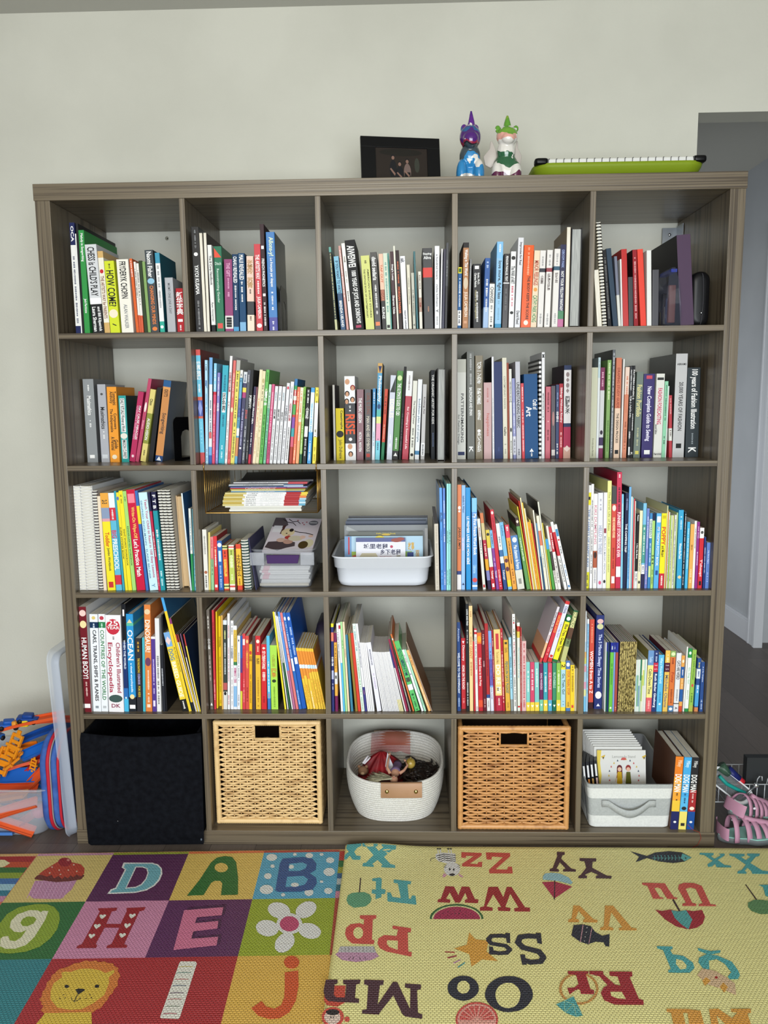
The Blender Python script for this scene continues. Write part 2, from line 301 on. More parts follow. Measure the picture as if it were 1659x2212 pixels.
BOOKS = '''1;1;8.44;1.20;144.30;1.33;28.27;0.00;20.4;;dcdcd8/0-0.2 1c2450/0.93-1 1c2450;OCA^e8e8e6^^0.03^0.17^0.45^0^|~^1c2450^^0.3^0.9^0.45^0^;;;;;navy and white magazine;
1;1;9.80;1.20;144.30;0.28;25.47;-0.02;18.3;;e8e8e6;;;;;;thin white booklet right of navy and white magazine;
1;1;10.12;1.20;144.30;0.60;28.03;0.00;27.0;;1a1a1c;;;;;;tall black book with grey label right of thin white booklet;
1;1;10.77;1.20;144.30;1.42;26.34;-0.08;24.0;;2f8a42;Melody in Songwriting^e8e8e6^^0.03^0.3^0.45^0^|Jack Perricone^e8e8e6^^0.66^0.8^0.45^0^;;;;;green music paperback on songwriting right of tall black book;
1;1;12.98;1.20;144.30;3.03;22.70;-2.06;16.3;;c8cacc/0.6-0.67 e8e8e6/0.67-1 1a1a1c;CHESS is CHILD'S PLAY^1a1a1c^^0.03^0.58^0.5^0^|Laura Sherman^e8e8e6^^0.7^0.98^0.3^-0.2^|and Bill Kilpatrick^e8e8e6^^0.7^0.98^0.3^0.2^;;;;;white and black paperback reading CHESS is CHILD'S PLAY;
1;1;16.10;1.20;144.30;1.47;20.99;-2.02;15.1;;e0dccc/0-0.08 c8a468/0.87-1 c8a468;THE ARTIST'S WAY for PARENTS^7a4438^^0.3^0.82^0.5^0^|●^b8262c^^0.22^0.27^0.5^0^;;;;;cream paperback reading THE ARTIST'S WAY FOR PARENTS;
1;1;17.69;1.20;144.30;2.55;18.47;-2.05;13.3;;c6d02a;HOW COME?^1a1a1c^^0.13^0.63^0.6^0^|●^f0d8c0^^0.67^0.79^0.8^0^|~^1a1a1c^^0.04^0.1^0.45^0^|/^1a1a1c^^0.8^0.97^0.3^0^;;;;;lime paperback reading HOW COME?;
1;1;20.69;1.20;144.30;3.17;18.82;-1.45;13.6;;e2ded2;FRYDERYK CHOPIN^1a1a1c^^0.03^0.53^0.42^0^|ALAN WALKER^808284^^0.61^0.94^0.24^0^;;;;;thick cream paperback with black serif capitals;
1;1;24.59;1.20;144.30;0.71;19.00;-2.64;13.7;;d2602e;~^e8e8e6^^0.03^0.25^0.45^0^;;;;;slim orange book right of thick cream paperback;
1;1;25.36;1.20;144.30;0.54;18.17;-1.79;13.1;;e0dcd4/0.75-1 c85838;~^1a1a1c^^0.1^0.5^0.45^0^;;;;;slim white book with orange foot right of slim orange book;
1;1;25.92;1.20;144.30;0.65;17.75;-1.56;12.8;;e0dcd4/0.75-1 c85838;~^1a1a1c^^0.1^0.6^0.45^0^;;;;;slim white book with orange foot and black print;
1;1;26.77;1.20;144.30;0.85;18.42;-2.14;13.3;;2c3a24;;;;;;dark green book right of slim white book;
1;1;27.70;1.20;144.30;0.76;18.19;-2.13;13.1;;7c9c5c;;;;;;sage green book right of dark green book;
1;1;28.55;1.20;144.30;2.15;21.07;-1.98;15.2;;3f464a;Naomi Fisher^e8e8e6^^0.02^0.33^0.45^0^|CHANGING OUR MINDS^d8793c^^0.43^0.9^0.35^0^|●^8ab8d0^^0.34^0.41^0.8^0^|●^d8793c^^0.93^0.98^0.5^0^;;;;;slate paperback reading CHANGING OUR MINDS;
1;1;30.92;1.20;144.30;1.27;20.35;-1.37;14.7;;dcdcdc/0-0.13 3a8ca8/0.86-1 2ca08c;~^808284^^0.16^0.7^0.45^0^|●^e8e8e6^^0.91^0.95^0.5^0^;1c5c6c;;;;white paperback with teal ends right of slate paperback;
1;1;32.98;1.20;144.30;2.12;14.02;-0.87;10.1;;a6a8ac;MOM'S ONE LINE A DAY^66686c^^0.1^0.66^0.25^0^;;;;;small grey book reading ONE LINE A DAY;
1;1;35.52;1.20;144.30;1.89;11.27;0.00;8.1;;a61c24;新华字典^e8e8e6^^0.08^0.6^0.7^0^|▣^e8e8e6^^0.7^0.76^0.5^0^|~^e8e8e6^^0.8^0.95^0.45^0^;;;;;small red dictionary with white Chinese title;
1;2;40.48;1.20;144.30;2.02;26.69;-0.55;19.2;;222224;YAYOI KUSAMA^e8e8e6^^0.36^0.64^0.4^0^|●^e8e8e6^^0.24^0.275^0.4^0^|~^808284^^0.03^0.2^0.45^0^|~^8c8c8c^^0.7^0.97^0.45^0^;;;;;tall black speckled art book;
1;2;42.65;1.20;144.30;0.71;25.12;-0.60;18.1;P;dcd4bc;;;;;;cream book with its page edges outward;
1;2;43.45;1.20;144.30;0.81;25.15;0.00;18.1;P;dcd4bc;;;;;;cream book with page edges outward and thick cover;
1;2;44.66;1.20;144.30;1.06;22.10;-0.77;15.9;;dededa/0.92-1 1a1a1c;The B Corp Handbook^1a1a1c^^0.12^0.46^0.55^0^|Ryan Honeyman^4c4c4c^^0.66^0.88^0.4^0^;;;;;white paperback reading The B Corp Handbook;
1;2;45.97;1.20;144.30;2.06;21.74;0.00;15.7;;1f6a4c;Reconstructing Gender^b8ccc0^^0.26^0.66^0.35^-0.1^|Disch^b8ccc0^^0.18^0.22^0.6^0^H|◣^d8503c^^0.02^0.13^0.7^0^|■^d05048^^0.9^0.96^0.5^0^;;;;;green textbook reading Reconstructing Gender;
1;2;48.29;1.20;144.34;2.11;18.43;0.88;13.3;;883868/0.78-0.96 d8d4d0;THE GIFT^d8a0c0^^0.05^0.24^0.35^0^|~^d8a0c0^^0.26^0.5^0.45^0^|▮▮▯▮^1a1a1c^^0.8^0.94^0.5^0^;;;;;plum paperback reading THE GIFT with library label;
1;2;50.45;1.20;144.32;1.51;19.68;0.78;14.2;;1c3a5a;OAHU REVEALED^e8e8e6^^0.03^0.37^0.5^0^|~^e8e8e6^^0.39^0.74^0.45^0^|■^4c94c0^^0.94^1^0.7^0^;;;;;navy guidebook reading OAHU REVEALED;
1;2;52.13;1.20;144.31;1.73;19.90;0.32;14.3;;1c4468;MAUI REVEALED^e8e8e6^^0.02^0.34^0.5^0^|~^e8e8e6^^0.36^0.65^0.45^0^|■^78a8cc^^0.88^1^0.8^0^;;;;;navy guidebook reading MAUI REVEALED;
1;2;54.14;1.20;144.33;1.81;19.13;1.01;13.8;;dcc0b0/0.6-0.78 38383c/0.78-1 e0d0bc;张爱玲^b08858^^0.05^0.24^0.75^0^|苏青^b08858^^0.28^0.42^0.75^0^|~^1a1a1c^^0.44^0.5^0.45^0^|~^5c3c34^^0.8^0.86^0.45^0^;;;;;pink paperback with gold Chinese title and painted face;
1;2;56.53;1.20;144.30;1.66;22.14;0.00;15.9;;c2424a;THE ARTIST'S WAY^e8e8e6^^0.12^0.4^0.5^0^|~^e8e8e6^^0.42^0.56^0.45^0^|JULIA CAMERON^e8e8e6^^0.6^0.85^0.5^0^|●^e8e8e6^^0.91^0.96^0.6^0^;;;;;red paperback reading THE ARTIST'S WAY;
1;2;58.41;1.20;144.30;1.05;27.09;-0.43;19.5;;3c2c30;FRENCH PHONETICS^e8e8e6^^0.32^0.58^0.5^0^|=^e8e8e6^^0.2^0.23^0.5^0^|=^e8e8e6^^0.645^0.67^0.5^0^|~^e8e8e6^^0.73^0.95^0.45^0^;;;;;tall slim dark brown book reading FRENCH PHONETICS;
1;2;59.91;1.20;144.30;2.28;25.08;-0.49;18.1;;2a6eae/0.86-1 38388c;Allons-y!^d8e4c0^^0.05^0.24^0.5^0^|Le français par étapes^e8e8e6^^0.26^0.55^0.3^0^|~^e8e8e6^^0.6^0.8^0.45^0^|~^e8e8e6^^0.9^0.98^0.45^0^;1c2c30;;;;tall royal blue textbook reading Allons-y!;
1;3;77.30;1.20;144.30;0.60;21.13;-3.65;15.2;;2c3838/0-0.06 5c9a90/0.87-1 b8b88c;~^d8d090^^0.08^0.85^0.45^0^;;;;;slim dark book leaning left with pale lettering;
1;3;78.78;1.20;144.30;1.29;18.76;-4.85;13.5;;78b0c8/0.5-1 1c4468;IF YOU WANT TO WRITE^1c3458^^0.06^0.5^0.45^0^|BRENDA UELAND^e8e8e6^^0.6^0.96^0.4^0^;;;;;blue paperback reading IF YOU WANT TO WRITE;
1;3;80.27;1.20;144.30;0.62;21.41;-4.82;15.4;;be8e86;~^e8e8e6^^0.05^0.6^0.45^0^;;;;;slim dusty pink book right of blue paperback;
1;3;81.15;1.20;144.30;0.92;22.02;-4.95;15.9;;e2ded6;~^1a1a1c^^0.15^0.22^0.45^0^|~^8c8c8c^^0.32^0.45^0.45^0^|~^1a1a1c^^0.55^0.68^0.45^0^;;;;;white slim paperback right of slim dusty pink book;
1;3;82.22;1.20;144.30;2.65;22.74;-5.29;16.4;;151517;AIWEIWEI^e8e8e6^^0.06^0.3^0.55^0^|1000 YEARS OF JOYS AND SORROWS^e8e8e6^^0.34^0.93^0.45^0^|■^a03858^^0.95^0.98^0.4^0^;;;;;thickest black hardback reading 1000 YEARS OF JOYS AND SORROWS;
1;3;85.38;1.20;144.30;2.24;18.79;-3.50;13.5;;c8cc7a;THE VINTAGE BOOK OF CONTEMPORARY^3c3c20^^0.18^0.84^0.18^-0.2^|AMERICAN SHORT STORIES^3c3c20^^0.18^0.84^0.18^0.22^|~^3c3c20^^0.04^0.12^0.45^0^;;;;;pale lime anthology paperback right of thickest black hardback;
1;3;87.75;1.20;144.30;1.67;19.64;-3.03;14.1;;2e2e30;david sedaris^e8e8e6^^0.06^0.36^0.5^0^|~^e8e8e6^^0.42^0.8^0.45^0^|■^d88058^^0.9^0.95^0.5^0^;;;;;charcoal paperback with lowercase white title right of pale lime anthology paperback;
1;3;89.67;1.20;144.30;1.09;19.19;-2.31;13.8;;dcb49c/0.47-0.62 7c4434/0.62-1 1c1a1a;TAP OUT^b8603c^^0.14^0.38^0.4^0^|EDGAR^c88468^^0.48^0.62^0.45^0^|KUNZ^e8e8e6^^0.7^0.86^0.45^0^;;;;;peach and black paperback reading TAP OUT;
1;3;90.79;1.20;144.30;1.12;19.35;-2.33;13.9;;c2cebc;~^4c8c84^^0.12^0.76^0.45^0^|■^2c2c2c^^0.94^0.98^0.5^0^;;;;;mint patterned slim paperback right of peach and black paperback;
1;3;91.93;1.20;144.30;0.30;19.32;-2.23;13.9;;5a9a90;;;;;;thin teal booklet right of mint patterned slim paperback;
1;3;92.55;1.20;144.30;0.84;19.74;-1.98;14.2;;3a1c24;Stag's Leap^e8e8e6^^0.15^0.38^0.5^0^|Sharon Olds^e8e8e6^^0.56^0.8^0.5^0^;;;;;slim wine paperback reading Stag's Leap;
1;3;93.60;1.20;144.30;0.45;21.13;-2.51;15.2;;d6d6c6;;;;;;thin tall off-white book right of slim wine paperback;
1;3;94.09;1.20;144.30;0.87;20.01;-2.36;14.4;;2a1a1a;MORGAN PARKER^d86c44^^0.46^0.8^0.5^0^|~^d86c44^^0.14^0.4^0.45^0^;;;;;slim dark brown paperback with orange capitals;
1;3;95.21;1.20;144.30;1.27;18.54;-2.40;13.4;;e2e2e8;salt.^1a1a1c^^0.03^0.09^0.6^0^|nayyirah waheed^1a1a1c^^0.74^0.99^0.35^0^;;;;;white paperback reading salt;
1;3;96.65;1.20;144.30;0.77;16.35;-1.80;11.8;;cec9b6;~^8c8c80^^0.2^0.6^0.45^0^;;;;;small cream book right of white paperback;
1;3;97.70;1.20;144.30;0.77;14.31;-1.85;10.3;;b4b4a6;~^4c4c48^^0.3^0.75^0.45^0^|Y^1a1a1c^^0.9^0.95^0.5^0^;;;;;small grey-beige book right of small cream book;
1;3;98.67;1.20;144.30;0.47;19.70;-2.29;14.2;;1c5e66;;;;;;slim teal notebook with rounded corners right of small grey-beige book;
1;3;99.44;1.20;144.30;0.77;14.61;-1.39;10.5;;ccc8bc/0.45-0.7 a08070;~^4c3c30^^0.06^0.3^0.45^0^|四季^8c2c1c^^0.46^0.7^0.5^0^;;;;;small pale book with brown characters right of slim teal notebook;
1;3;100.63;1.20;144.30;2.46;20.43;-1.17;14.7;;38383a/0.24-0.36 c8362e;Staying^e8e8e6^^0.055^0.09^0.85^0^H|Alive^e8e8e6^^0.1^0.135^0.6^0^H|~^e8e8e6^^0.27^0.3^0.45^0^|~^a87860^^0.72^0.8^0.45^0^;;;;;thick charcoal paperback with red square reading Staying Alive;
1;3;103.41;1.20;144.30;1.22;20.94;0.00;15.1;;dadade;a hundred lovers^6c6c70^^0.1^0.4^0.3^0^|richie hofmann^6c6c70^^0.46^0.73^0.3^0^|Y^1a1a1c^^0.76^0.8^0.4^0^|~^8c8c8c^^0.85^0.95^0.45^0^;;;;;white paperback reading a hundred lovers;
1;3;104.77;1.20;144.31;0.35;20.21;1.08;14.5;;e4e4e4;;;;;;thin white pamphlet right of white paperback;
1;3;105.22;1.20;144.32;0.64;20.14;1.41;14.5;;1c1c38;;;;;;slim midnight blue book right of thin white pamphlet;
1;3;105.96;1.20;144.32;0.62;21.67;1.18;15.6;;424448/0.5-1 26262a;~^8c8c8c^^0.2^0.4^0.45^0^;;;;;slim grey book with darker foot right of slim midnight blue book;
1;4;109.26;1.20;144.32;0.99;15.53;0.77;11.2;;2a5a8c/0-0.1 d8cc40/0.7-0.95 dcdcdc;~^d8e4ec^^0.18^0.65^0.45^0^|~^1a1a1c^^0.72^0.9^0.45^0^|■^2c5c30^^0.02^0.08^0.5^0^;;;;;small blue book with yellow top and library label;
1;4;110.62;1.20;144.31;1.44;21.67;0.46;15.6;;a67650/0-0.06 1c1818;Walking in This World^e8e8e6^^0.08^0.38^0.55^0^|JULIA CAMERON^e8d8c8^^0.57^0.86^0.55^0^|❦^c8b8a0^^0.4^0.54^0.6^0^|■^c89878^^0.91^0.94^0.4^0^;;;;;tan paperback reading Walking in This World;
1;4;112.08;1.20;144.31;0.52;17.56;1.28;12.6;;787878;~^b0b0b0^^0.05^0.8^0.45^0^;;;;;slim grey book right of tan paperback;
1;4;113.47;1.20;144.30;2.05;16.30;-0.72;11.7;;2a2a2c;Clarissa Pinkola^e8e8e6^^0.14^0.36^0.25^-0.18^|Estés, Ph.D.^e8e8e6^^0.14^0.32^0.25^0.18^|Theatre Of The Imagination^a8a078^^0.4^0.85^0.25^-0.2^|~^e8e8e6^^0.4^0.9^0.45^0^|■^e8e8e6^^0.03^0.08^0.4^0^;;;;;black paperback with white author lines right of slim grey book;
1;4;115.94;1.20;144.34;1.36;17.71;1.58;12.8;;3a5c98/0.7-1 9cb4d4;~^b8c8e0^^0.05^0.15^0.45^0^|~^e8e8e6^^0.3^0.75^0.45^0^;;;;;blue paperback with pale foot right of black paperback;
1;4;117.35;1.20;144.34;1.33;11.59;1.43;8.3;;dadad6/0-0.03 1c1c1c;CHANGES^4c4c4c^^0.1^0.45^0.5^0^|~^6c6c6c^^0.5^0.85^0.45^0^|●^1a1a1c^^0.93^0.97^0.4^0^;;;;;small white paperback reading CHANGES;
1;4;119.03;1.20;144.33;1.65;21.75;1.09;15.7;;8ab8d8/0.95-1 3a88b0/0-0.19 7cb4dc;love more, fight less^2c3034^^0.22^0.66^0.5^0^|~^e8e8e6^^0.03^0.12^0.45^0^|~^78a0b8^^0.68^0.9^0.45^0^;;;;;light blue paperback reading love more, fight less;
1;4;120.88;1.20;144.34;1.53;18.70;1.43;13.5;;2a2628/0.385-0.4 dcdcdc/0.41-1 3a383a;PENGUIN PARALLEL TEXT^e8e8e6^^0.03^0.37^0.3^0^|~^6c6c6c^^0.45^0.75^0.45^0^;;;;;black paperback with thin white stripe right of light blue paperback;
1;4;122.61;1.20;144.33;1.36;19.27;1.31;13.9;;dadada;The WAR of ART^1c1c1c^^0.19^0.42^0.55^0^|~^c03c58^^0.45^0.72^0.45^0^|●^2c2c2c^^0.06^0.11^0.6^0^|●^2c2c2c^^0.78^0.82^0.5^0^;;;;;white paperback reading The WAR of ART;
1;4;124.16;1.20;144.35;1.45;22.65;1.87;16.3;;d2d2d6;Improvise for Real^1a1a1c^^0.05^0.3^0.4^0^|David Reed^1a1a1c^^0.81^0.96^0.4^0^;;;;;tall pale grey paperback reading Improvise for Real;
1;4;125.77;1.20;144.38;2.54;20.75;1.84;14.9;;d8561a;THE BODY KEEPS THE SCORE^2a2420^^0.37^0.9^0.25^0.1^|~^e8b090^^0.03^0.35^0.45^0^|●^e8e0d0^^0.91^0.97^0.35^0^;;;;;bright orange paperback reading THE BODY KEEPS THE SCORE;
1;4;128.35;1.20;144.36;1.48;19.40;2.14;14.0;;e0ccb0;MINOR FEELINGS^a8402c^^0.13^0.45^0.6^0^|CATHY PARK HONG^3c8454^^0.58^0.93^0.6^0^|●^d8984c^^0.48^0.53^0.5^0^;;;;;beige paperback reading MINOR FEELINGS;
1;4;130.08;1.20;144.34;1.43;19.39;1.50;14.0;;dad6d2/0.23-0.28 3c3c44;小团圆^4c3c38^^0.32^0.43^0.4^0^|~^8c8c8c^^0.06^0.2^0.45^0^|~^8c8c8c^^0.82^0.95^0.45^0^;;;;;white paperback with dark grey band and Chinese title;
1;4;131.85;1.20;144.34;1.48;19.48;1.49;14.0;;dad6d2/0.23-0.28 8a3c44;红玫瑰与白玫瑰^4c3c38^^0.3^0.52^0.4^0^|~^8c8c8c^^0.06^0.2^0.45^0^|~^8c8c8c^^0.82^0.95^0.45^0^;;;;;white paperback with wine band and Chinese title;
1;4;133.82;1.20;144.33;1.48;19.73;1.24;14.2;;dad6d2/0.22-0.27 3c5c70;倾城之恋^4c3c38^^0.3^0.43^0.4^0^|~^8c8c8c^^0.06^0.2^0.45^0^|~^8c8c8c^^0.82^0.95^0.45^0^;;;;;white paperback with steel blue band and Chinese title;
1;4;135.34;1.20;144.33;1.43;20.79;1.26;15.0;;2c2c48/0.8-0.9 3c7850/0.9-1 b05c88;NOT YOUR YELLOW FANTASY^e8e8e6^^0.32^0.8^0.4^0^|GIBOOM PARK^8c9cc8^^0.06^0.28^0.35^0^;;;;;dark indigo paperback reading NOT YOUR YELLOW FANTASY;
1;4;137.14;1.20;144.31;0.98;25.06;0.28;18.0;P;d2d2ca;;;;;;tall white notebook with page edges outward;
1;4;138.20;1.20;144.32;2.75;24.79;0.42;17.8;P;a6a8a6;;141416;;;;thick grey-paged black portfolio right of tall white notebook;
1;5;145.65;1.20;144.30;1.18;14.37;-5.05;10.3;P;cfc8b4;;cfc8b4;;paper_stack;papers;loose cream papers slumped against divider;
1;5;147.06;1.20;144.30;1.12;26.33;-5.17;19.0;S;dcd4bc;;;1c1814;spiral_notebook;;tall wire-bound sketchbook with black coil;
1;5;148.41;1.20;144.30;0.92;19.35;-5.79;13.9;;18181a;~^6c6c6c^^0.1^0.9^0.45^0^;;;;;glossy black book right of tall wire-bound sketchbook;
1;5;149.76;1.20;144.30;1.25;19.74;-7.00;14.2;;24384a;;;;;;slate blue hardback right of glossy black book;
1;5;151.10;1.20;144.30;0.70;17.70;-5.22;12.7;;6c7080/0.55-1 c8c8c0;;;;;;grey photo book with white foot right of slate blue hardback;
1;5;151.89;1.20;144.30;0.36;16.95;-3.06;12.2;;e0e0dc;;;;;;thin white booklet right of grey photo book;
1;5;152.34;1.20;144.30;1.40;19.41;-3.28;14.0;;b02a28;;;;;;red hardback right of thin white booklet;
1;5;153.80;1.20;144.30;1.21;12.43;-2.71;9.0;;38393b;;;;;;short dark grey notebook right of red hardback;
1;5;155.09;1.20;144.30;1.12;19.24;-3.01;13.9;;8c1c24;~^d8a0a0^^0.1^0.9^0.45^0^;2c1418;;;;dark red glossy book with white flecks;
1;5;156.83;1.20;144.30;1.48;19.35;-4.56;13.9;;d84030;;;;;;orange-red hardback right of dark red glossy book;
1;5;158.46;1.20;144.30;1.20;19.00;-2.25;13.7;;d8d8d4;;;;;;plain white hardback right of orange-red hardback;
1;5;159.77;1.20;144.30;1.65;14.16;-1.49;10.2;;4a4a4e;;;;;;short grey cloth notebook right of plain white hardback;
1;5;167.16;1.50;144.30;3.49;22.77;-4.77;29.0;;47344a;;1c1a20;;ring_binder;binder;large glossy purple ring binder right of short grey cloth notebook;
2;1;4.59;13.00;109.26;3.05;23.50;0.00;16.9;;8a8e90;Musimathics^e8e8e6^^0.2^0.43^0.3^0^|~^e8e8e6^^0.07^0.14^0.45^0^|~^e8e8e6^^0.47^0.56^0.45^0^|■^e8e8e6^^0.91^0.95^0.35^0^;6c6e70;;;;grey hardback reading Musimathics in white;
2;1;8.65;13.00;109.26;2.32;22.00;0.00;15.8;;a8aab0;Musimathics^2c2c2c^^0.29^0.57^0.4^0^|●^4c4c4c^^0.11^0.14^0.25^0^|~^e8e8e6^^0.6^0.68^0.45^0^|■^c8ccd0^^0.9^0.95^0.5^0^;;;;;light grey paperback reading Musimathics in black;
2;1;11.14;13.00;109.28;2.75;21.25;0.40;15.3;;e89830;Anthony^2c241c^^0.06^0.22^0.35^-0.1^|Tommasini^2c241c^^0.06^0.24^0.35^0.25^|The Indispensable^2c241c^^0.29^0.6^0.35^-0.15^|Composers^2c241c^^0.35^0.56^0.35^0.22^|A Personal^2c241c^^0.66^0.84^0.35^-0.1^|Guide^2c241c^^0.7^0.82^0.35^0.25^|●^e8dcc0^^0.9^0.96^0.4^0^;;;;;orange paperback reading The Indispensable Composers;
2;1;14.45;13.00;109.26;2.17;18.78;0.00;13.5;;2a9894;DAILY RITUALS Women at Work^1a1a1c^e8e8e6^0.05^0.54^0.35^0^|●^e0dcd0^^0.56^0.65^0.75^0^|MASON CURREY^1a1a1c^e8e8e6^0.67^0.94^0.35^0^;1c3c3c;;;;teal paperback reading DAILY RITUALS Women at Work;
2;1;16.70;13.00;109.54;1.57;20.01;10.41;14.4;;b02a58;MAY CAUSE MIRACLES^e8e8e6^^0.2^0.68^0.35^0.15^|GABRIELLE BERNSTEIN^d88ca8^^0.2^0.68^0.3^-0.25^|●^e8c8d0^^0.9^0.94^0.35^0^;;;;;magenta paperback reading MAY CAUSE MIRACLES leaning right;
2;1;18.37;13.00;109.46;0.96;23.83;12.08;17.2;;b64866;●^e8dcd8^^0.28^0.4^0.5^0^|~^e8b0c0^^0.5^0.6^0.45^0^;;;;;slim rose book leaning right beside magenta paperback;
2;1;19.80;13.00;109.56;1.56;20.66;11.09;14.9;;d8c878/0.33-0.75 8a8e3c;AUDIO-VISION^e8e8e6^^0.4^0.7^0.4^0^|Chion^1a1a1c^^0.13^0.22^0.4^0^|~^4c4c2c^^0.84^0.92^0.45^0^;;;;;pale yellow and olive paperback reading AUDIO-VISION;
2;1;22.10;13.00;109.49;1.34;21.05;9.88;15.2;;17171a;;;;;;matte black notebook leaning right beside pale yellow and olive paperback;
2;1;24.06;13.00;109.60;2.11;23.00;9.15;16.6;;c68850/0-0.09 2a5a8c/0.08-0.12 d89858/0.93-1 2c4878;IDIOT'S^1a1a1c^^0.11^0.2^0.4^0^|Songwriting^4c3c34^^0.4^0.66^0.5^0^|▲^e8e8e6^^0.94^0.99^0.5^0^;4c5c74;;;;orange paperback reading Songwriting leaning right;
2;2;39.27;4.49;109.26;1.28;30.73;-0.09;22.1;;66b6d2/0-0.05 c8504c/0.41-0.44 c8604c/0.44-0.58 4a5ca0/0.58-0.6 c8604c/0.9-1 b84a4c;世界地图^e8e8e6^^0.1^0.26^0.7^0^|◆^8c98d0^^0.44^0.58^0.9^0^|~^e8e8e6^^0.3^0.38^0.45^0^|~^8cd0e0^^0.63^0.85^0.45^0^;7c2c28;;;;tall turquoise world atlas with red corners and Chinese title;
2;2;40.74;4.33;109.29;0.74;27.89;1.91;20.1;;a6cee4;~^1a1a1c^^0.04^0.1^0.45^0^|我能飞^2c5c9c^^0.16^0.3^0.6^0^|~^5c9cc8^^0.32^0.5^0.45^0^|~^4c78a0^^0.86^0.97^0.45^0^;;;;;pale blue slim picture book right of tall turquoise world atlas;
2;2;41.60;4.24;109.30;0.88;28.58;2.76;20.6;;6aa0d0/0.25-0.84 d8dce0/0.92-1 2a5aa0;~^3c3c44^^0.4^0.75^0.45^0^|■^c8605c^^0.7^0.76^0.6^0^;2c4c58;;;;blue and white picture book with photo strip;
2;2;42.56;4.14;109.31;0.74;27.04;3.47;19.5;;d04e6c/0-0.28 8cc8e8/0.28-0.31 c03040;~^e8e8e6^^0.05^0.25^0.45^0^|~^e8a0b0^^0.4^0.9^0.45^0^;;;;;slim pink picture book with blue top;
2;2;43.49;4.04;109.31;0.71;24.54;3.72;17.7;;8480bc;~^e8e8e6^^0.05^0.25^0.45^0^|大行动^e8e8e6^^0.3^0.45^0.7^0^|~^c8c8e8^^0.85^0.97^0.45^0^;;;;;slim lilac picture book right of slim pink picture book;
2;2;44.38;3.94;109.39;1.57;26.48;4.77;19.1;;30a0b4;~^1c5c74^^0.1^0.25^0.45^0^|环游世界^1a1a1c^e8e8e6^0.28^0.47^0.5^0^|~^1c5c74^^0.5^0.62^0.45^0^|~^c8e8ec^^0.8^0.95^0.45^0^;;;;;thick turquoise book with white oval Chinese title;
2;2;46.11;3.76;109.32;0.68;28.97;5.11;20.9;;e0dede;中国传统节日故事^a83440^^0.08^0.4^0.65^0^|~^8c2430^^0.42^0.48^0.45^0^|~^8c8c8c^^0.6^0.95^0.45^0^;;;;;tall white picture book with crimson characters;
2;2;46.92;3.67;109.33;0.73;27.78;5.50;20.0;;d0605a;~^e8c8c0^^0.12^0.35^0.45^0^|●^e8d8b0^^0.45^0.5^0.6^0^|~^8c2c2c^^0.88^0.95^0.45^0^;;;;;coral picture book right of tall white picture book;
2;2;47.75;3.58;109.36;1.05;27.83;5.61;20.0;;d8cc60/0-0.1 a8a8a0;~^2c2c20^^0.1^0.3^0.45^0^|~^2c2c20^^0.35^0.55^0.45^0^|~^4c4c30^^0.6^0.95^0.45^0^;;;;;yellow picture book with black ink sketches;
2;2;48.88;3.46;109.34;0.73;25.20;5.77;18.1;;5a98b8/0-0.08 d8d8d4/0.3-0.5 4a5c98/0.62-0.7 e0e0e0/0.72-0.92 c08050;~^1a1a1c^^0.04^0.12^0.45^0^|~^2c3c60^^0.4^0.6^0.45^0^;;;;;collage-coloured picture book right of yellow picture book;
2;2;49.71;3.38;109.37;0.97;24.70;6.14;17.8;;2c2850/0-0.12 c8ccd0/0.17-0.22 d8c440/0.22-0.28 a02868;~^2c3c60^^0.03^0.1^0.45^0^|~^b0b0d0^^0.4^0.8^0.45^0^|■^e8e8e6^^0.82^0.84^0.4^0^;;;;;navy picture book with yellow and pink bands;
2;2;50.83;3.26;109.35;0.85;25.15;5.85;18.1;;3e404a;~^b8b8bc^^0.05^0.12^0.45^0^|牧羊少年^b84c4c^^0.42^0.52^0.6^0^|~^b8b8bc^^0.6^0.95^0.45^0^;;;;;dark grey picture book with red title;
2;2;51.83;3.15;109.34;0.78;25.25;5.57;18.2;;2a2a2c;万有引力^e8e8e6^^0.24^0.44^0.8^0^|~^8c8c8c^^0.75^0.95^0.45^0^;;;;;black picture book with white Chinese title;
2;2;52.68;3.06;109.34;0.65;20.78;6.41;15.0;;241c40/0.88-1 b8243c;NOTES FROM SEA^e8e8e6^^0.1^0.5^0.5^0^|~^e8e8e6^^0.6^0.78^0.45^0^;;;;;short navy book with red foot right of black picture book;
2;2;53.47;2.97;109.31;0.41;20.66;6.08;14.9;;6c3440;;;;;;thin plum book right of short navy book;
2;2;53.92;2.93;109.35;0.80;25.25;6.38;18.2;;e4d4b4;~^c88858^^0.3^0.6^0.45^0^|~^c8a878^^0.65^0.9^0.45^0^;;;;;cream picture book right of thin plum book;
2;2;54.79;2.83;109.35;0.85;24.87;6.27;17.9;;d8cfa8;●^b8a878^^0.08^0.13^0.6^0^|~^5c4c30^^0.15^0.32^0.45^0^|~^b09c70^^0.4^0.95^0.45^0^;;;;;beige picture book with ring emblem right of cream picture book;
2;2;55.76;2.73;109.36;0.87;25.21;6.31;18.2;;5cac4c;~^1c4c20^^0.03^0.12^0.45^0^|儿童情绪管理^e8e8e6^^0.2^0.38^0.75^0^|~^1c4c20^^0.45^0.95^0.45^0^;;;;;grass green picture book with white title;
2;2;56.88;2.61;109.34;0.68;21.31;6.20;15.3;;7cbc9c/0-0.3 b8d8c0;~^2c6c50^^0.1^0.95^0.45^0^;;;;;short seafoam book right of grass green picture book;
2;2;57.72;2.52;109.34;0.75;21.34;6.09;15.4;;c03e6e;~^e8c0d0^^0.1^0.6^0.45^0^|~^5c1c34^^0.7^0.95^0.45^0^;;;;;short magenta book right of short seafoam book;
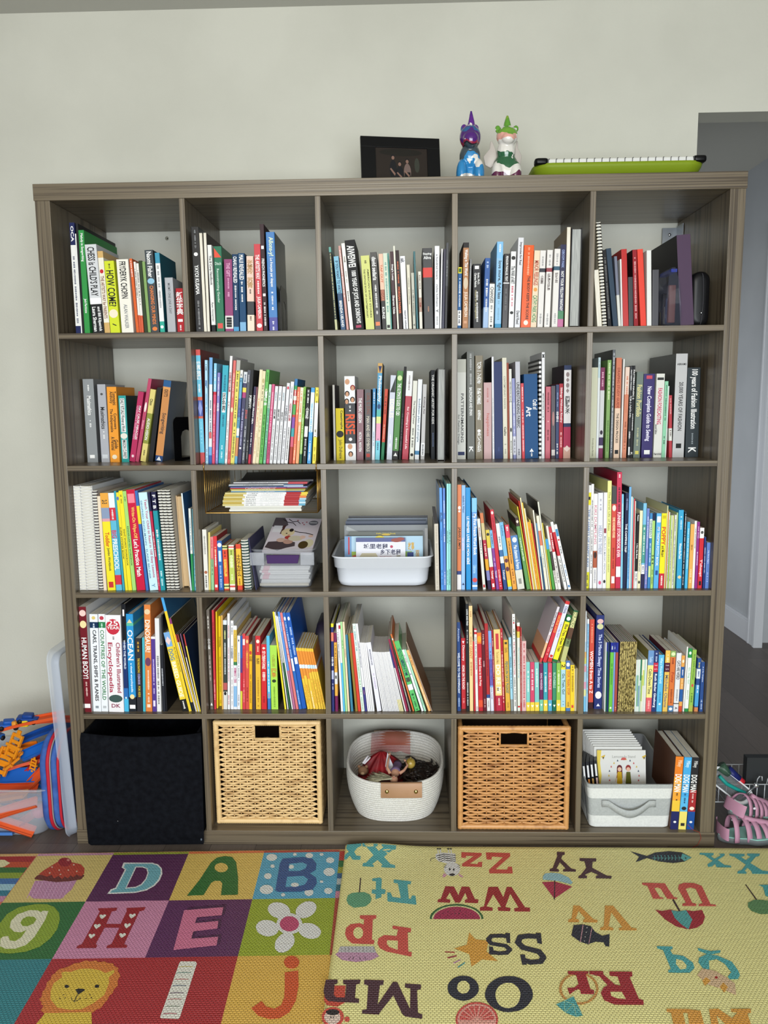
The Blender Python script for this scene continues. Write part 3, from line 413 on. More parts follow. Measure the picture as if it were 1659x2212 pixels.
2;2;58.62;2.43;109.35;0.82;20.80;6.10;15.0;;d6d6d8;~^6c8c9c^^0.08^0.18^0.45^0^|你的力量^2c2c2c^^0.26^0.45^0.5^0^|~^8c8c8c^^0.5^0.95^0.45^0^;;;;;white paperback with black Chinese title beside the magenta book;
2;2;59.68;2.31;109.35;0.84;20.78;6.06;15.0;;d6d6d8;~^6c8c9c^^0.08^0.18^0.45^0^|秘密的使者^2c2c2c^^0.26^0.48^0.5^0^|~^8c8c8c^^0.5^0.95^0.45^0^;;;;;white paperback with bold Chinese title, middle of three;
2;2;60.74;2.20;109.35;0.82;20.65;5.98;14.9;;d6d6d8;~^6c8c9c^^0.08^0.18^0.45^0^|你的心力^2c2c2c^^0.28^0.5^0.5^0^|~^8c8c8c^^0.5^0.95^0.45^0^;;;;;white paperback with four spaced characters, last of three;
2;2;61.78;2.09;109.35;0.82;21.59;6.07;15.5;;d8d8dc;●^c03c4c^^0.04^0.08^0.5^0^|了不起的人们^3c3c44^^0.25^0.5^0.55^0^|~^8c8c8c^^0.55^0.95^0.45^0^;;;;;taller white paperback with red emblem right of white paperback;
2;2;62.76;1.98;109.36;0.89;21.92;6.21;15.8;;dcdcdc;~^5c6c7c^^0.06^0.2^0.45^0^|从前有个城堡^a83848^^0.25^0.48^0.6^0^|~^2c2c2c^^0.55^0.95^0.45^0^;;;;;white paperback with crimson Chinese title right of taller white paperback;
2;2;64.04;1.85;109.34;0.79;22.65;5.53;16.3;;b83c3c/0-0.08 2c6ca0/0.08-0.13 2c8c50/0.2-0.25 d8d8d0/0.3-0.42 4c9c50/0.45-0.58 7c4ca0/0.58-0.68 3c98a0/0.68-0.8 c85870/0.8-1 a03828;~^e8e8e6^^0.12^0.3^0.45^0^;;;;;rainbow-coloured picture book right of white paperback;
2;2;64.97;1.75;109.33;0.75;20.48;5.39;14.7;;d86438;~^e8c8a0^^0.05^0.35^0.45^0^|~^f0d0b0^^0.75^0.95^0.45^0^;;;;;slim orange picture book right of rainbow-coloured picture book;
2;2;65.86;1.65;109.34;0.82;20.34;5.18;14.6;;e0a070/0-0.45 e8dcc0;~^c87840^^0.05^0.4^0.45^0^|~^e8e8e6^^0.5^0.7^0.45^0^;;;;;cream and orange picture book right of slim orange picture book;
2;2;66.81;1.55;109.32;0.67;20.50;4.85;14.8;;7cac4c/0.87-1 2c5c3c;~^2c4c1c^^0.05^0.35^0.45^0^|~^e0e8c0^^0.4^0.9^0.45^0^;;;;;slim green picture book with dark foot;
2;2;67.72;1.46;109.34;0.96;19.99;4.89;14.4;;1c1c1e;~^e8e8e6^^0.02^0.18^0.45^0^|小百科^e8e8e6^^0.2^0.45^0.8^0^|▬^e8e8e6^^0.5^0.64^0.7^0^|~^d8d8d8^^0.67^0.9^0.45^0^;;;;;black picture book with white round title;
2;2;69.01;1.32;109.34;0.99;20.21;4.47;14.5;;4c98d0/0.06-0.58 d8e4e8;~^7cb8d8^^0.2^0.6^0.45^0^|~^e8e8e6^^0.7^0.95^0.45^0^;;;;;sky blue picture book with white band;
2;2;70.41;1.17;109.32;0.94;20.26;3.80;14.6;;e8d44c/0.2-0.65 e8e8e0;~^3c3c20^^0.04^0.2^0.45^0^|~^2c2c2c^^0.55^0.65^0.45^0^|~^8c7c20^^0.75^0.95^0.45^0^;;;;;yellow and white picture book right of sky blue picture book;
2;3;75.17;13.00;109.26;0.66;21.10;0.00;15.2;P;c8c8c4;;3c3438;;;;thin booklet with dark covers and white pages;
2;3;75.95;13.00;109.26;2.28;14.59;0.00;10.5;;d4c02c;●^1c1c1c^^0.43^0.56^0.75^0^|Catastrophe^1c1c1c^^0.04^0.4^0.35^0.2^|John Dufresne^5c5420^^0.6^0.97^0.4^0^;;;;;short yellow paperback with heart right of thin booklet;
2;3;78.54;13.00;109.26;2.96;23.47;0.00;16.9;F;dedede/0.32-0.8 222226;RISE^d8552c^^0.45^0.69^0.75^0^|⚙^e8e8e6^^0.73^0.77^0.25^0^|~^e8e8e6^^0.35^0.42^0.45^0^;;;;;thick white and black paperback reading RISE with faces;
2;3;81.71;13.00;109.29;1.92;19.76;0.85;14.2;;744850;THE MUSIC LESSON^e8e8e6^^0.12^0.47^0.35^0^|VICTOR L. WOOTEN^e8e8e6^^0.6^0.88^0.3^0^;;;;;mauve paperback reading THE MUSIC LESSON;
2;3;83.99;13.00;109.28;1.92;19.78;0.41;14.2;;342e2e;CARL G. JUNG^7c4c40^^0.05^0.35^0.5^0^|MAN AND HIS SYMBOLS^c8c0b0^^0.38^0.88^0.35^0^|■^b04038^^0.91^0.96^0.4^0^;;;;;black paperback reading MAN AND HIS SYMBOLS;
2;3;85.96;13.00;109.28;0.83;19.99;1.57;14.4;;3c84b8/0.4-1 d4dce4;~^e8e8e6^^0.05^0.2^0.45^0^|~^8ca0b0^^0.6^0.8^0.45^0^;;;;;slim blue and white paperback right of black paperback;
2;3;86.90;13.00;109.32;1.29;26.94;2.37;19.4;;5c9cc0/0-0.1 c8a060/0.48-0.55 5cb0a8/0.55-0.62 d8dc90/0.62-0.8 e0a0b8/0.8-1 7cc8d8;Philosophy^e8e8e6^^0.13^0.4^0.6^0^|▾^1c2c5c^^0.03^0.1^0.6^0^|●^2c4c78^^0.42^0.47^0.6^0^|~^2c4c6c^^0.78^0.9^0.45^0^;3c3c40;;;;tall pastel paperback reading Philosophy;
2;3;88.49;13.00;109.32;0.88;19.84;4.00;14.3;;c04830/0.75-1 1c7048;~^3c1c18^^0.1^0.35^0.45^0^|~^d8a890^^0.5^0.7^0.45^0^;;;;;slim red book with green foot right of tall pastel paperback;
2;3;90.14;13.00;109.35;1.51;23.57;3.40;17.0;;c2c6d2;EDIBLES^f4e8d8^^0.28^0.5^0.6^0^|◢^2c3430^^0.02^0.2^0.8^0^|~^f0f0f0^^0.7^0.85^0.45^0^;;;;;lilac-white paperback reading EDIBLES;
2;3;91.73;13.00;109.37;1.69;24.77;3.78;17.8;;4c8040/0.9-1 1c1c1c;THE ULTIMATE GUIDE TO CBD^e8e8e6^^0.14^0.5^0.45^0^|●^c8d8a0^^0.05^0.11^0.6^0^|▲^e8e8e6^^0.92^0.96^0.5^0^|~^e8e8e6^^0.75^0.88^0.45^0^;;;;;green paperback reading THE ULTIMATE GUIDE TO CBD;
2;3;93.55;13.00;109.31;0.71;25.94;3.85;18.7;;1a1a1c;~^5c5c5c^^0.5^0.9^0.45^0^;;;;;tall thin black book right of green paperback;
2;3;94.48;13.00;109.37;1.79;24.68;3.58;17.8;;a82e40/0-0.28 dadada;~^8c8c8c^^0.05^0.2^0.45^0^|for Creating a Successful Life^f0d8d8^^0.4^0.88^0.3^0^;;;;;white and red paperback with long title;
2;3;96.58;13.00;109.33;1.29;21.99;3.06;15.8;;d6d6ca;The Healing Power^1a1a1c^^0.25^0.55^0.35^0^|~^3c3c3c^^0.6^0.85^0.45^0^|♣^1a1a1c^^0.92^0.96^0.5^0^;;;;;cream paperback with small black title right of white and red paperback;
2;3;98.09;13.00;109.32;1.21;22.35;2.77;16.1;;dee2e6/0.89-0.94 3c78a0;buddhism plain and simple^5c7484^^0.24^0.78^0.45^0^;;;;;white paperback reading buddhism plain and simple;
2;3;99.73;13.00;109.30;1.11;20.99;2.06;15.1;;aeacaa/0.78-0.95 dcdcdc;Kicking Ass^4c3c44^^0.16^0.4^0.4^0^|~^1a1a1c^^0.8^0.93^0.45^0^;;;;;grey paperback with library barcode right of white paperback;
2;3;102.75;13.00;109.26;1.08;24.87;0.00;17.9;;1e2228;THE ORGANIC ARTIST FOR KIDS^e8e8e6^^0.05^0.6^0.45^0^|~^5c6c8c^^0.7^0.85^0.45^0^;;;;;tall navy-black hardback reading THE ORGANIC ARTIST FOR KIDS;
2;3;104.10;6.92;109.28;2.21;25.08;0.46;18.1;P;a8acac;;1c1614;;photo_album;album;black leather album with thick grey page edges outward;
2;4;109.94;13.00;109.26;2.59;27.76;0.00;20.0;;d0d0c8/0-0.13 b8b8ac;PATTERNMAKING^5c5c5c^^0.34^0.83^0.28^0.1^|for Fashion Design^6c6c6c^^0.55^0.85^0.22^-0.3^|■^24305c^^0.925^0.96^0.55^0^;;;;;thick white textbook reading PATTERNMAKING;
2;4;112.96;13.00;109.26;2.11;29.80;-0.56;21.5;;5e605a;BALENCIAGA AND SPAIN^e8e8e6^^0.33^0.59^0.3^0^|~^b8b8b8^^0.02^0.3^0.45^0^|K^e8e8e6^^0.87^0.95^0.4^0^;;;;;grey photographic hardback with white AND SPAIN title;
2;4;115.27;13.00;109.26;2.08;28.68;-0.51;20.6;;6c6044;パターンの本^e8e8e6^^0.06^0.27^0.75^0^|洋裁の基礎^e8e8e6^^0.31^0.47^0.7^0^|布地百科^e8e8e6^^0.52^0.62^0.5^0^|●あいうえおか^e8e8e6^^0.71^0.93^0.45^0^;;;;;olive book with rounded white Japanese lettering;
2;4;117.63;13.00;109.26;2.16;21.27;-0.59;15.3;;c2a2a2;happiness^b86c64^^0.4^0.7^0.35^0^|~^b06c68^^0.05^0.25^0.45^0^;;;;;dusty pink hardback with faint red lettering;
2;4;120.02;13.00;109.26;0.58;28.33;-0.98;20.4;;dadade;~^b8b8b8^^0.4^0.9^0.45^0^;1c1c1c;;;;thin tall white book right of dusty pink hardback;
2;4;120.69;13.00;109.26;2.28;26.92;-1.15;19.4;;1c2c5c;~^3c4c80^^0.88^0.92^0.45^0^;;;;;thick navy glossy hardback right of thin tall white book;
2;4;123.08;13.00;109.26;1.23;27.99;-1.32;20.2;;d0ccb8;CONTEMPORARY FASHION^8c8c7c^^0.18^0.5^0.35^0^|Gallo^3c3c34^^0.68^0.77^0.4^0^|~^8c8c7c^^0.85^0.95^0.45^0^;;;;;cream paperback reading CONTEMPORARY FASHION;
2;4;124.36;13.00;109.26;0.55;26.63;-1.37;19.2;;8c4028;;;;;;slim rust book right of cream paperback;
2;4;124.96;13.00;109.26;0.73;24.92;-1.39;17.9;;d8d8d0/0.36-0.365 1c1c1c;~^1c1c1c^^0.14^0.35^0.45^0^|●^2c2c2c^^0.65^0.7^0.5^0^|~^2c2c2c^^0.8^0.93^0.45^0^;;;;;slim white book with bold black numerals;
2;4;125.88;13.00;109.26;0.85;22.35;-1.76;16.1;;7c80b0/0.72-0.95 c8c8d4;~^d8d8e8^^0.3^0.68^0.45^0^|~^4c4c4c^^0.74^0.93^0.45^0^;;;;;slim periwinkle book with library label right of slim white book;
2;4;126.84;13.00;109.26;1.30;26.90;-1.61;19.4;;b6b6be;UNDERSTANDING FABRIC^2c2c34^^0.21^0.68^0.5^0^|~^4c4c5c^^0.9^0.95^0.45^0^;;;;;silver paperback with FABRIC in bold title;
2;4;128.34;13.00;109.26;0.80;20.97;-1.78;15.1;;c83c44;~^f0d0d0^^0.05^0.25^0.45^0^|~^f0d0d0^^0.35^0.9^0.45^0^;;;;;slim red paperback with white characters right of silver paperback;
2;4;129.17;13.00;109.26;3.73;23.46;-1.70;16.9;;1c4c7c;Craft of^e8e8e6^^0.3^0.42^0.3^0.3^|Art^e8e8e6^^0.38^0.5^0.4^-0.15^|▲^e8e8e6^^0.88^0.92^0.28^0^|~^e8e8e6^^0.93^0.98^0.45^0^;;;;;widest royal blue hardback with white script reading Art;
2;4;133.14;13.00;109.26;0.58;27.50;-1.04;19.8;;STRIPES;;;;;;black and white checked slim book right of widest royal blue hardback;
2;4;133.80;13.00;109.26;0.85;29.38;-0.87;21.2;;dadadc;M^1a1a1c^^0.02^0.05^0.6^0^|~^4c4c4c^^0.38^0.64^0.45^0^;;;;;tall slim white book with small black letter;
2;4;134.80;13.00;109.26;1.47;19.98;-0.50;14.4;;b04656;~^5c1c24^^0.08^0.35^0.45^0^|~^e8b8b8^^0.475^0.49^0.45^0^|~^5c1c24^^0.6^0.75^0.45^0^;;;;;rose-red paperback right of tall slim white book;
2;4;136.45;13.00;109.26;1.20;20.13;-0.95;14.5;;2c1c28;●^a87c78^^0.35^0.55^0.4^0^|■^c8c0bc^^0.88^0.96^0.6^0^;;;;;dark plum book with pale figure right of rose-red paperback;
2;4;137.72;13.00;109.26;0.90;20.49;-0.76;14.7;;24345c;~^8c9cc0^^0.08^0.3^0.45^0^|古文观止^e8e8e6^^0.36^0.5^0.6^0^|~^e8e8e6^^0.8^0.95^0.45^0^;;;;;navy book with white Chinese title right of dark plum book;
2;4;138.67;13.00;109.26;1.07;20.74;-0.84;14.9;;a01c2c;Siblings Without Rivalry^f0d8d8^^0.05^0.52^0.5^0^|~^f0c0c0^^0.65^0.85^0.45^0^;;;;;red paperback reading Siblings Without Rivalry;
2;4;139.84;13.00;109.26;2.00;25.76;-0.52;18.5;;2c3858/0.05-0.62 dcd8d8/0.66-1 a63050/0.88-1 c8a090;●◆●◆^8c7c7c^^0.07^0.3^0.35^0^|图解艺术^2c2c2c^^0.33^0.52^0.5^0^|◆^e0c8c0^^0.86^0.93^0.7^0^;3c3038;;;;tall navy and pink Chinese art book with white panel;
2;5;147.03;13.00;109.26;1.91;25.06;0.00;18.0;;cacaae;Dorothy Jane Brooks^7c7c64^^0.78^0.98^0.22^0^;;;;;cream hardback with tiny grey lettering;
2;5;149.00;13.00;109.26;0.65;27.78;-0.08;20.0;;b8ccd0/0.2-1 d8dcdc;~^8ca0a8^^0.03^0.1^0.45^0^;;;;;tall thin pale blue book right of cream hardback;
2;5;149.71;13.00;109.26;1.17;25.03;0.00;18.0;;c8c8c8/0-0.25 762850/0.77-0.86 3a2850/0.89-1 762850;~^d8a0b8^^0.05^0.2^0.45^0^|●^2c2030^^0.69^0.74^0.5^0^;;;;;maroon and white paperback with bird;
2;5;151.53;13.00;109.26;1.06;27.06;0.00;19.5;;7ca05c;~^e0e8c0^^0.03^0.4^0.45^0^|~^4c6c34^^0.6^0.95^0.45^0^;;;;;light green manual right of maroon and white paperback;
2;5;152.84;13.00;109.26;0.76;29.84;0.00;21.5;;4c5054;~^c8ccd0^^0.03^0.95^0.45^0^;1c1e22;;;;tall glossy black and silver book right of light green manual;
2;5;153.90;13.00;109.26;1.52;27.64;0.00;19.9;;e0c4ac/0-0.5 c8785c;DRAPING STUDY GUIDE^8c3c2c^^0.1^0.5^0.35^0^|THE DESIGN PROCESS^2c241c^^0.55^0.85^0.35^0^|■^1c1c1c^^0.92^0.96^0.5^0^;;;;;salmon textbook reading THE DESIGN PROCESS;
2;5;155.81;13.00;109.26;0.41;27.27;0.00;19.6;;dcdcd8;;;;;;thin white booklet right of salmon textbook;
2;5;156.27;13.00;109.27;1.14;25.08;0.57;18.1;;cc8468/0-0.3 e0c8b8;~^c87858^^0.1^0.5^0.45^0^|~^8c4c34^^0.6^0.9^0.45^0^;;;;;salmon and cream booklet right of thin white booklet;
2;5;157.79;13.00;109.26;0.68;25.28;0.00;18.2;;18181a;PATTERN MAGIC^e8e8e6^^0.04^0.26^0.4^0^|パターンマジック^e8e8e6^^0.28^0.6^0.7^0^|中道友子^e8e8e6^^0.7^0.8^0.5^0^|■^d8d8d8^^0.88^0.97^0.5^0^;;;;;black book reading PATTERN MAGIC with Japanese title;
2;5;158.53;13.00;109.26;0.65;25.46;0.00;18.3;;18181a;PATTERN MAGIC 2^e8e8e6^^0.03^0.38^0.5^0^|~^e8e8e6^^0.52^0.7^0.45^0^|K^e8e8e6^^0.93^0.98^0.6^0^;;;;;black book reading PATTERN MAGIC 2;
2;5;159.37;13.00;109.28;1.85;23.75;0.71;17.1;;6a766e;Fashion Portfolio^d8d090^^0.15^0.52^0.55^0^|~^b8b890^^0.65^0.85^0.45^0^|▪▪^d8cc60^^0.92^0.96^0.4^0^;;;;;glossy grey-green book with yellow script right of black book;
2;5;161.60;13.00;109.26;3.02;23.17;0.00;16.7;;2c2060;New Complete Guide to Sewing^e4e0f0^^0.15^0.8^0.4^0^|■^c04858^^0.02^0.06^0.4^0^|▪^e8e8e6^^0.91^0.96^0.4^0^;;;;;purple hardback reading New Complete Guide to Sewing;
2;5;164.94;13.00;109.28;2.25;23.16;0.38;16.7;;d6d6ce;FASHION FORECASTING^c03060^^0.17^0.6^0.4^0^|Second Edition^1a1a1c^^0.6^0.72^0.25^-0.3^|▬^2c2c2c^^0.045^0.075^0.6^0^|Fairchild^1a1a1c^^0.945^0.97^0.7^0^H;;;;;white paperback reading FASHION FORECASTING in pink;
2;5;167.25;13.00;109.27;0.95;21.09;0.54;15.2;;8cc8a4;~^3c5c4c^^0.05^0.5^0.45^0^|~^2c3c34^^0.72^0.85^0.45^0^;;;;;mint green paperback right of white paperback;
2;5;168.22;13.00;109.26;0.30;19.76;0.52;14.2;;d8dcd8;;;;;;thin white leaflet right of mint green paperback;
2;5;169.33;13.00;109.26;0.84;17.23;-2.17;12.4;;b03c44/0.53-0.73 d8d8d0;~^d8a0a0^^0.05^0.3^0.45^0^|~^4c4c4c^^0.56^0.66^0.45^0^;;;;;small red book with white band right of thin white leaflet;
2;5;170.23;13.00;109.26;3.20;28.55;0.00;24.0;;bababa;20,000 YEARS OF FASHION^3c3c3c^^0.27^0.74^0.32^0^|ABRAMS^1a1a1c^^0.09^0.11^0.6^0^H|◩^1c1c1c^^0.865^0.91^0.35^0^;4c4c4c;;;;tallest silver hardback reading 20,000 YEARS OF FASHION;
2;5;173.81;13.00;109.26;3.63;24.71;-0.84;17.8;;2c3438;100 years of Fashion Illustration^e8e8e6^^0.02^0.68^0.45^0^|~^8c9498^^0.73^0.85^0.45^0^|K^e8e8e6^^0.89^0.95^0.45^0^;;;;;dark slate hardback reading 100 years of Fashion Illustration;
3;1;4.19;2.80;74.22;2.03;29.37;-0.02;25.0;S;d8dadc;;;f0f0f0;spiral_notebook;;white spiral workbook with white coil nearest side panel;
3;1;6.24;2.75;74.22;3.21;29.35;-0.02;24.9;S;d8dadc;;;f0f0f0;spiral_notebook;;wide white spiral workbook with white coil;
3;1;9.68;2.69;74.22;1.30;28.09;-0.46;23.9;S;c8c0b8;;;3c3438;spiral_notebook;;beige spiral notebook right of wide white spiral workbook;
3;1;11.07;2.67;74.22;0.86;26.51;-0.60;22.5;;e0d0b8;;;;;;slim cream workbook right of beige spiral notebook;
3;1;12.24;2.65;74.22;2.20;27.35;-1.26;23.2;;e8d82c/0-0.15 e0a040/0.15-0.28 8494b0/0.26-0.29 d098a0;Toddler^c83820^^0.4^0.55^0.4^0^|Jumbo Workbook^2c2c2c^^0.56^0.8^0.3^0^|2-3^2c2c2c^^0.07^0.11^0.5^0^|■^c03030^^0.91^0.97^0.45^0^;;;;;yellow workbook reading Toddler Jumbo Workbook;
3;1;14.59;2.61;74.22;1.68;27.37;-1.53;23.3;;5cb0cc/0-0.15 e0e4e4/0.15-0.28 c83040/0.84-0.94 c83040;BIG^c83a5c^^0.38^0.46^0.6^0^|PRESCHOOL^e8e8e6^^0.47^0.79^0.6^0^|~^e8e8e6^^0.17^0.27^0.45^0^;;;;;blue and red workbook reading BIG PRESCHOOL;
3;1;16.47;2.58;74.22;0.57;27.88;-1.90;23.7;;3c9cb0;;;;;;slim teal workbook right of blue and red workbook;
3;1;17.20;2.57;74.22;0.72;27.49;-2.20;23.4;;e4d430;SUPER STICKER BOOK^3c3c20^^0.35^0.68^0.45^0^|●^4c6cb0^^0.04^0.08^0.6^0^;;;;;yellow workbook reading SUPER STICKER BOOK;
3;1;18.03;2.55;74.22;1.06;27.98;-2.39;23.8;;e8d82c;SIGHT WORDS WORKBOOK^4c4c20^^0.38^0.75^0.35^0^|~^5c5c20^^0.04^0.12^0.45^0^;;;;;yellow workbook reading SIGHT WORDS WORKBOOK;
3;1;19.23;2.53;74.22;1.03;27.85;-2.64;23.7;;a0d070;KINDERGARTEN WORKBOOK^3c5c30^^0.35^0.75^0.35^0^|~^4c6c40^^0.04^0.1^0.45^0^;;;;;light green workbook reading KINDERGARTEN WORKBOOK;
3;1;20.51;2.51;74.22;2.35;28.23;-3.10;24.0;;c42040;Write-On Wipe-Off^e8c060^^0.17^0.48^0.4^0^|Let's Practice Math^e8e8e6^^0.49^0.86^0.42^0^|▢^e88090^^0.04^0.13^0.6^0^;;;;;crimson workbook reading Let's Practice Math;
3;1;23.03;2.47;74.22;0.77;27.97;-3.42;23.8;;3c6cb0/0.15-0.33 e8d02c;;;;;;slim blue workbook with yellow band right of crimson workbook;
3;1;24.15;2.45;74.22;2.35;27.47;-3.76;23.3;;c2e2ea;Teach Your Child to Read in 100 Easy Lessons^b05070^^0.07^0.87^0.35^0.18^|SIEGFRIED ENGELMANN · ELAINE BRUNER^5c8cac^^0.08^0.88^0.2^-0.28^|Y^5c8cac^^0.93^0.97^0.3^0^;;;;;pale blue paperback reading Teach Your Child to Read;
3;1;26.57;2.41;74.22;0.59;27.52;-3.46;23.4;;b82848/0-0.19 1c1c40;~^e8e8e6^^0.4^0.65^0.45^0^|~^e8a0b0^^0.8^0.95^0.45^0^;;;;;slim red workbook with navy top right of pale blue paperback;
3;1;27.22;2.40;74.22;1.26;27.62;-2.82;23.5;;1c8c98/0-0.19 1c1c40;F T B^e8e8e6^^0.03^0.17^0.5^0^|~^e8e8e6^^0.38^0.7^0.45^0^|~^c8e8ec^^0.8^0.95^0.45^0^;;;;;teal workbook with navy top right of slim red workbook;
3;1;28.90;2.37;74.22;1.08;28.12;-2.68;23.9;S;d8d4c8;;;141414;spiral_notebook;;black-coil notebook, left of the three;
3;1;30.07;2.35;74.22;1.08;28.11;-2.77;23.9;S;d8d4c8;;;141414;spiral_notebook;;black-coil notebook, middle of the three;
3;1;31.29;2.33;74.22;1.13;28.11;-2.97;23.9;S;d8d4c8;;;141414;spiral_notebook;;black-coil notebook, right of the three;
3;1;32.44;6.16;74.22;1.99;26.10;-1.77;22.2;P;c4a880;;c4a880;;paper_pad;paper pad;kraft paper pad with page edges outward;
3;1;35.54;2.26;74.22;0.41;27.20;-2.88;23.1;;d0dce0;;2c5c8c;;;;white booklet with blue cover right of kraft paper pad;
3;1;36.00;2.25;74.22;0.62;22.97;0.00;19.5;;d8dcd4/0.55-1 2c8c50;~^3c7ca0^^0.1^0.5^0.45^0^;;;;;green and white thin booklet right of white booklet;
3;1;36.70;2.24;74.23;0.64;22.83;0.68;19.4;;4c9cb0;~^c8e8e0^^0.05^0.95^0.45^0^;;;;;teal patterned thin booklet right of green and white thin booklet;
3;2;39.39;2.70;74.22;1.17;17.03;0.00;14.5;;dedcd4;~^7c7c78^^0.06^0.4^0.45^0^|●^a86848^^0.68^0.73^0.6^0^|~^2c2c2c^^0.76^0.95^0.45^0^;;;;;white hardback with grey Chinese lettering;
3;2;40.60;2.68;74.24;0.52;16.27;1.68;13.8;;d8c878;;;;;;narrow pale yellow book right of white hardback;
3;2;41.28;2.67;74.24;0.82;14.98;1.16;12.7;;d88080/0.42-1 90c090;~^b04c4c^^0.05^0.2^0.45^0^|~^2c5c3c^^0.4^0.7^0.45^0^;;;;;pink and green slim book right of narrow pale yellow book;
3;2;42.25;2.66;74.23;1.00;15.18;0.64;12.9;;d03438;~^f0c8a0^^0.2^0.4^0.45^0^|~^e8e8e6^^0.35^0.55^0.45^0^|▪^e8e8e6^^0.9^0.95^0.5^0^;8c1c20;;;;red slim hardback right of pink and green slim book;
3;2;43.48;2.63;74.22;1.30;13.86;-0.25;11.8;;2c60a8;●^e0e8f0^^0.04^0.13^0.75^0^|▬^c8e0f0^^0.2^0.42^0.4^0^|~^a8c8e8^^0.5^0.95^0.45^0^;3c5c80;;;;blue hardback with white seal right of red slim hardback;
3;2;44.94;2.61;74.22;1.35;12.53;-0.73;10.6;;d84a30/0-0.03 d8d890/0.03-0.06 3c4c20/0.06-0.09 d8d890/0.86-0.9 d8d890/0.9-0.93 3c4c20/0.93-0.97 d8d890;经典童话故事^e8c850^^0.3^0.7^0.5^0^|~^5c1c14^^0.13^0.25^0.45^0^;;;;;red book with striped ends and yellow title;
3;2;46.54;2.58;74.22;1.47;12.67;0.00;10.8;;b6c65e/0-0.03 e8e0d8/0.03-0.06 d05048/0.06-0.09 e8e0d8/0.87-0.9 e8e0d8/0.9-0.94 d05048/0.94-1 e8e0d8;中华智慧^e8f0c0^^0.22^0.5^0.5^0^|~^4c5c20^^0.12^0.2^0.45^0^|~^e8f0c0^^0.65^0.85^0.45^0^;;;;;lime book with red and white striped ends;
3;2;48.09;2.56;74.22;0.37;11.97;0.00;10.2;;4c2c20;~^b05c30^^0.05^0.95^0.45^0^;;;;;narrow brown zigzag book right of lime book;
3;2;48.67;2.55;74.22;1.40;12.92;-0.66;11.0;;e8b63c/0-0.1 d04830/0.9-1 d04830;十万个为什么^3c2c14^^0.22^0.7^0.65^0^|~^8c4c20^^0.75^0.88^0.45^0^;;;;;yellow book with red ends and calligraphy;
3;2;50.59;2.51;74.22;1.89;14.10;-2.20;12.0;S;d6dace;;;0c3c3c;spiral_notebook;;spiral-bound cards with dark green coil right of yellow book;
3;2;53.74;2.46;74.22;0.25;14.67;-6.41;22.0;;3c3c5c;;;;;;thin navy picture book leaning left against the clear bin;
3;3;103.50;1.62;74.22;1.08;18.36;-1.05;15.6;;c6beb0;~^a8a090^^0.03^0.97^0.45^0^;a8a090;;;;small beige cloth-textured book with ribbon;
3;3;105.02;1.60;74.22;0.73;28.22;-0.95;24.0;;4c90d8;你好北京^2c3c60^^0.22^0.35^0.6^0^|~^2c5c9c^^0.4^0.5^0.45^0^|~^2c5c9c^^0.8^0.95^0.45^0^;;;;;bright blue picture book right of small beige cloth-textured book;
3;3;105.77;1.58;74.22;0.66;28.09;-0.63;23.9;;5c80c8;~^d8e0f0^^0.12^0.24^0.45^0^|~^d8e0f0^^0.3^0.38^0.45^0^|~^d8e0f0^^0.45^0.52^0.45^0^|~^d8e0f0^^0.82^0.95^0.45^0^;;;;;medium blue picture book right of bright blue picture book;
3;3;106.53;1.57;74.22;0.54;29.30;0.00;24.9;;98dcd8;~^2c4c4c^^0.43^0.56^0.45^0^|~^2c6c6c^^0.8^0.95^0.45^0^;;;;;mint picture book, left of the mint pair;
3;3;107.12;1.56;74.22;0.56;29.29;0.00;24.9;;98dcd8;~^2c4c4c^^0.43^0.56^0.45^0^|~^2c6c6c^^0.8^0.95^0.45^0^;;;;;mint picture book, right of the mint pair;
3;4;109.42;2.01;74.22;1.14;28.96;0.00;24.6;;d07848/0.82-0.855 2c3c78/0.855-1 e0dcdc;JABARI JUMPS^3c2c24^^0.4^0.61^0.55^0^|●^e8e8e6^^0.2^0.235^0.5^0^|●^e8e8e6^^0.24^0.26^0.4^0^;;;;;orange picture book with black JUMPS title;
3;4;110.61;1.99;74.22;1.01;28.82;0.00;24.5;;90b8e8;Isabelle A. Wilson^3c4c6c^^0.1^0.26^0.4^0^|Les saisons^e8d0e8^^0.5^0.62^0.5^0^|4^2c3c60^^0.93^0.96^0.5^0^;;;;;light blue French picture book right of orange picture book;
3;4;111.94;1.97;74.22;1.33;28.17;-0.60;23.9;;1c88c8;LE PREMIER LIVRE DE MON BÉBÉ^e8e8e6^^0.28^0.75^0.5^0^;;;;;blue hardback reading LE PREMIER LIVRE DE MON BÉBÉ;
3;4;113.60;1.94;74.22;1.43;25.33;-0.69;21.5;;5c94d0/0-0.15 78b8e0/0.95-0.97 e8f0f4;My First French Word Book^f0f4f8^^0.17^0.62^0.6^0^|Usborne^a8d0f0^^0.73^0.82^0.5^0^|●^d04c4c^^0.87^0.92^0.7^0^;;;;;blue hardback reading My First French Word Book;
3;4;116.53;1.89;74.22;0.78;19.71;-5.07;16.7;;d4d4cc;~^4c4c4c^^0.3^0.5^0.45^0^|~^a03c3c^^0.12^0.25^0.45^0^|■^b83838^^0.93^0.97^0.5^0^;7c2820;;;;white slim book leaning left beside blue hardback;
3;4;117.93;1.87;74.22;0.88;21.32;-6.51;18.1;;c87850/0.13-0.35 c8b888/0.35-0.6 b03048/0.6-0.75 d8a030/0.75-0.88 7c7cb0/0.88-1 2c2440;~^e8e0c8^^0.4^0.55^0.45^0^;;;;;patchwork-coloured book leaning left beside white slim book;
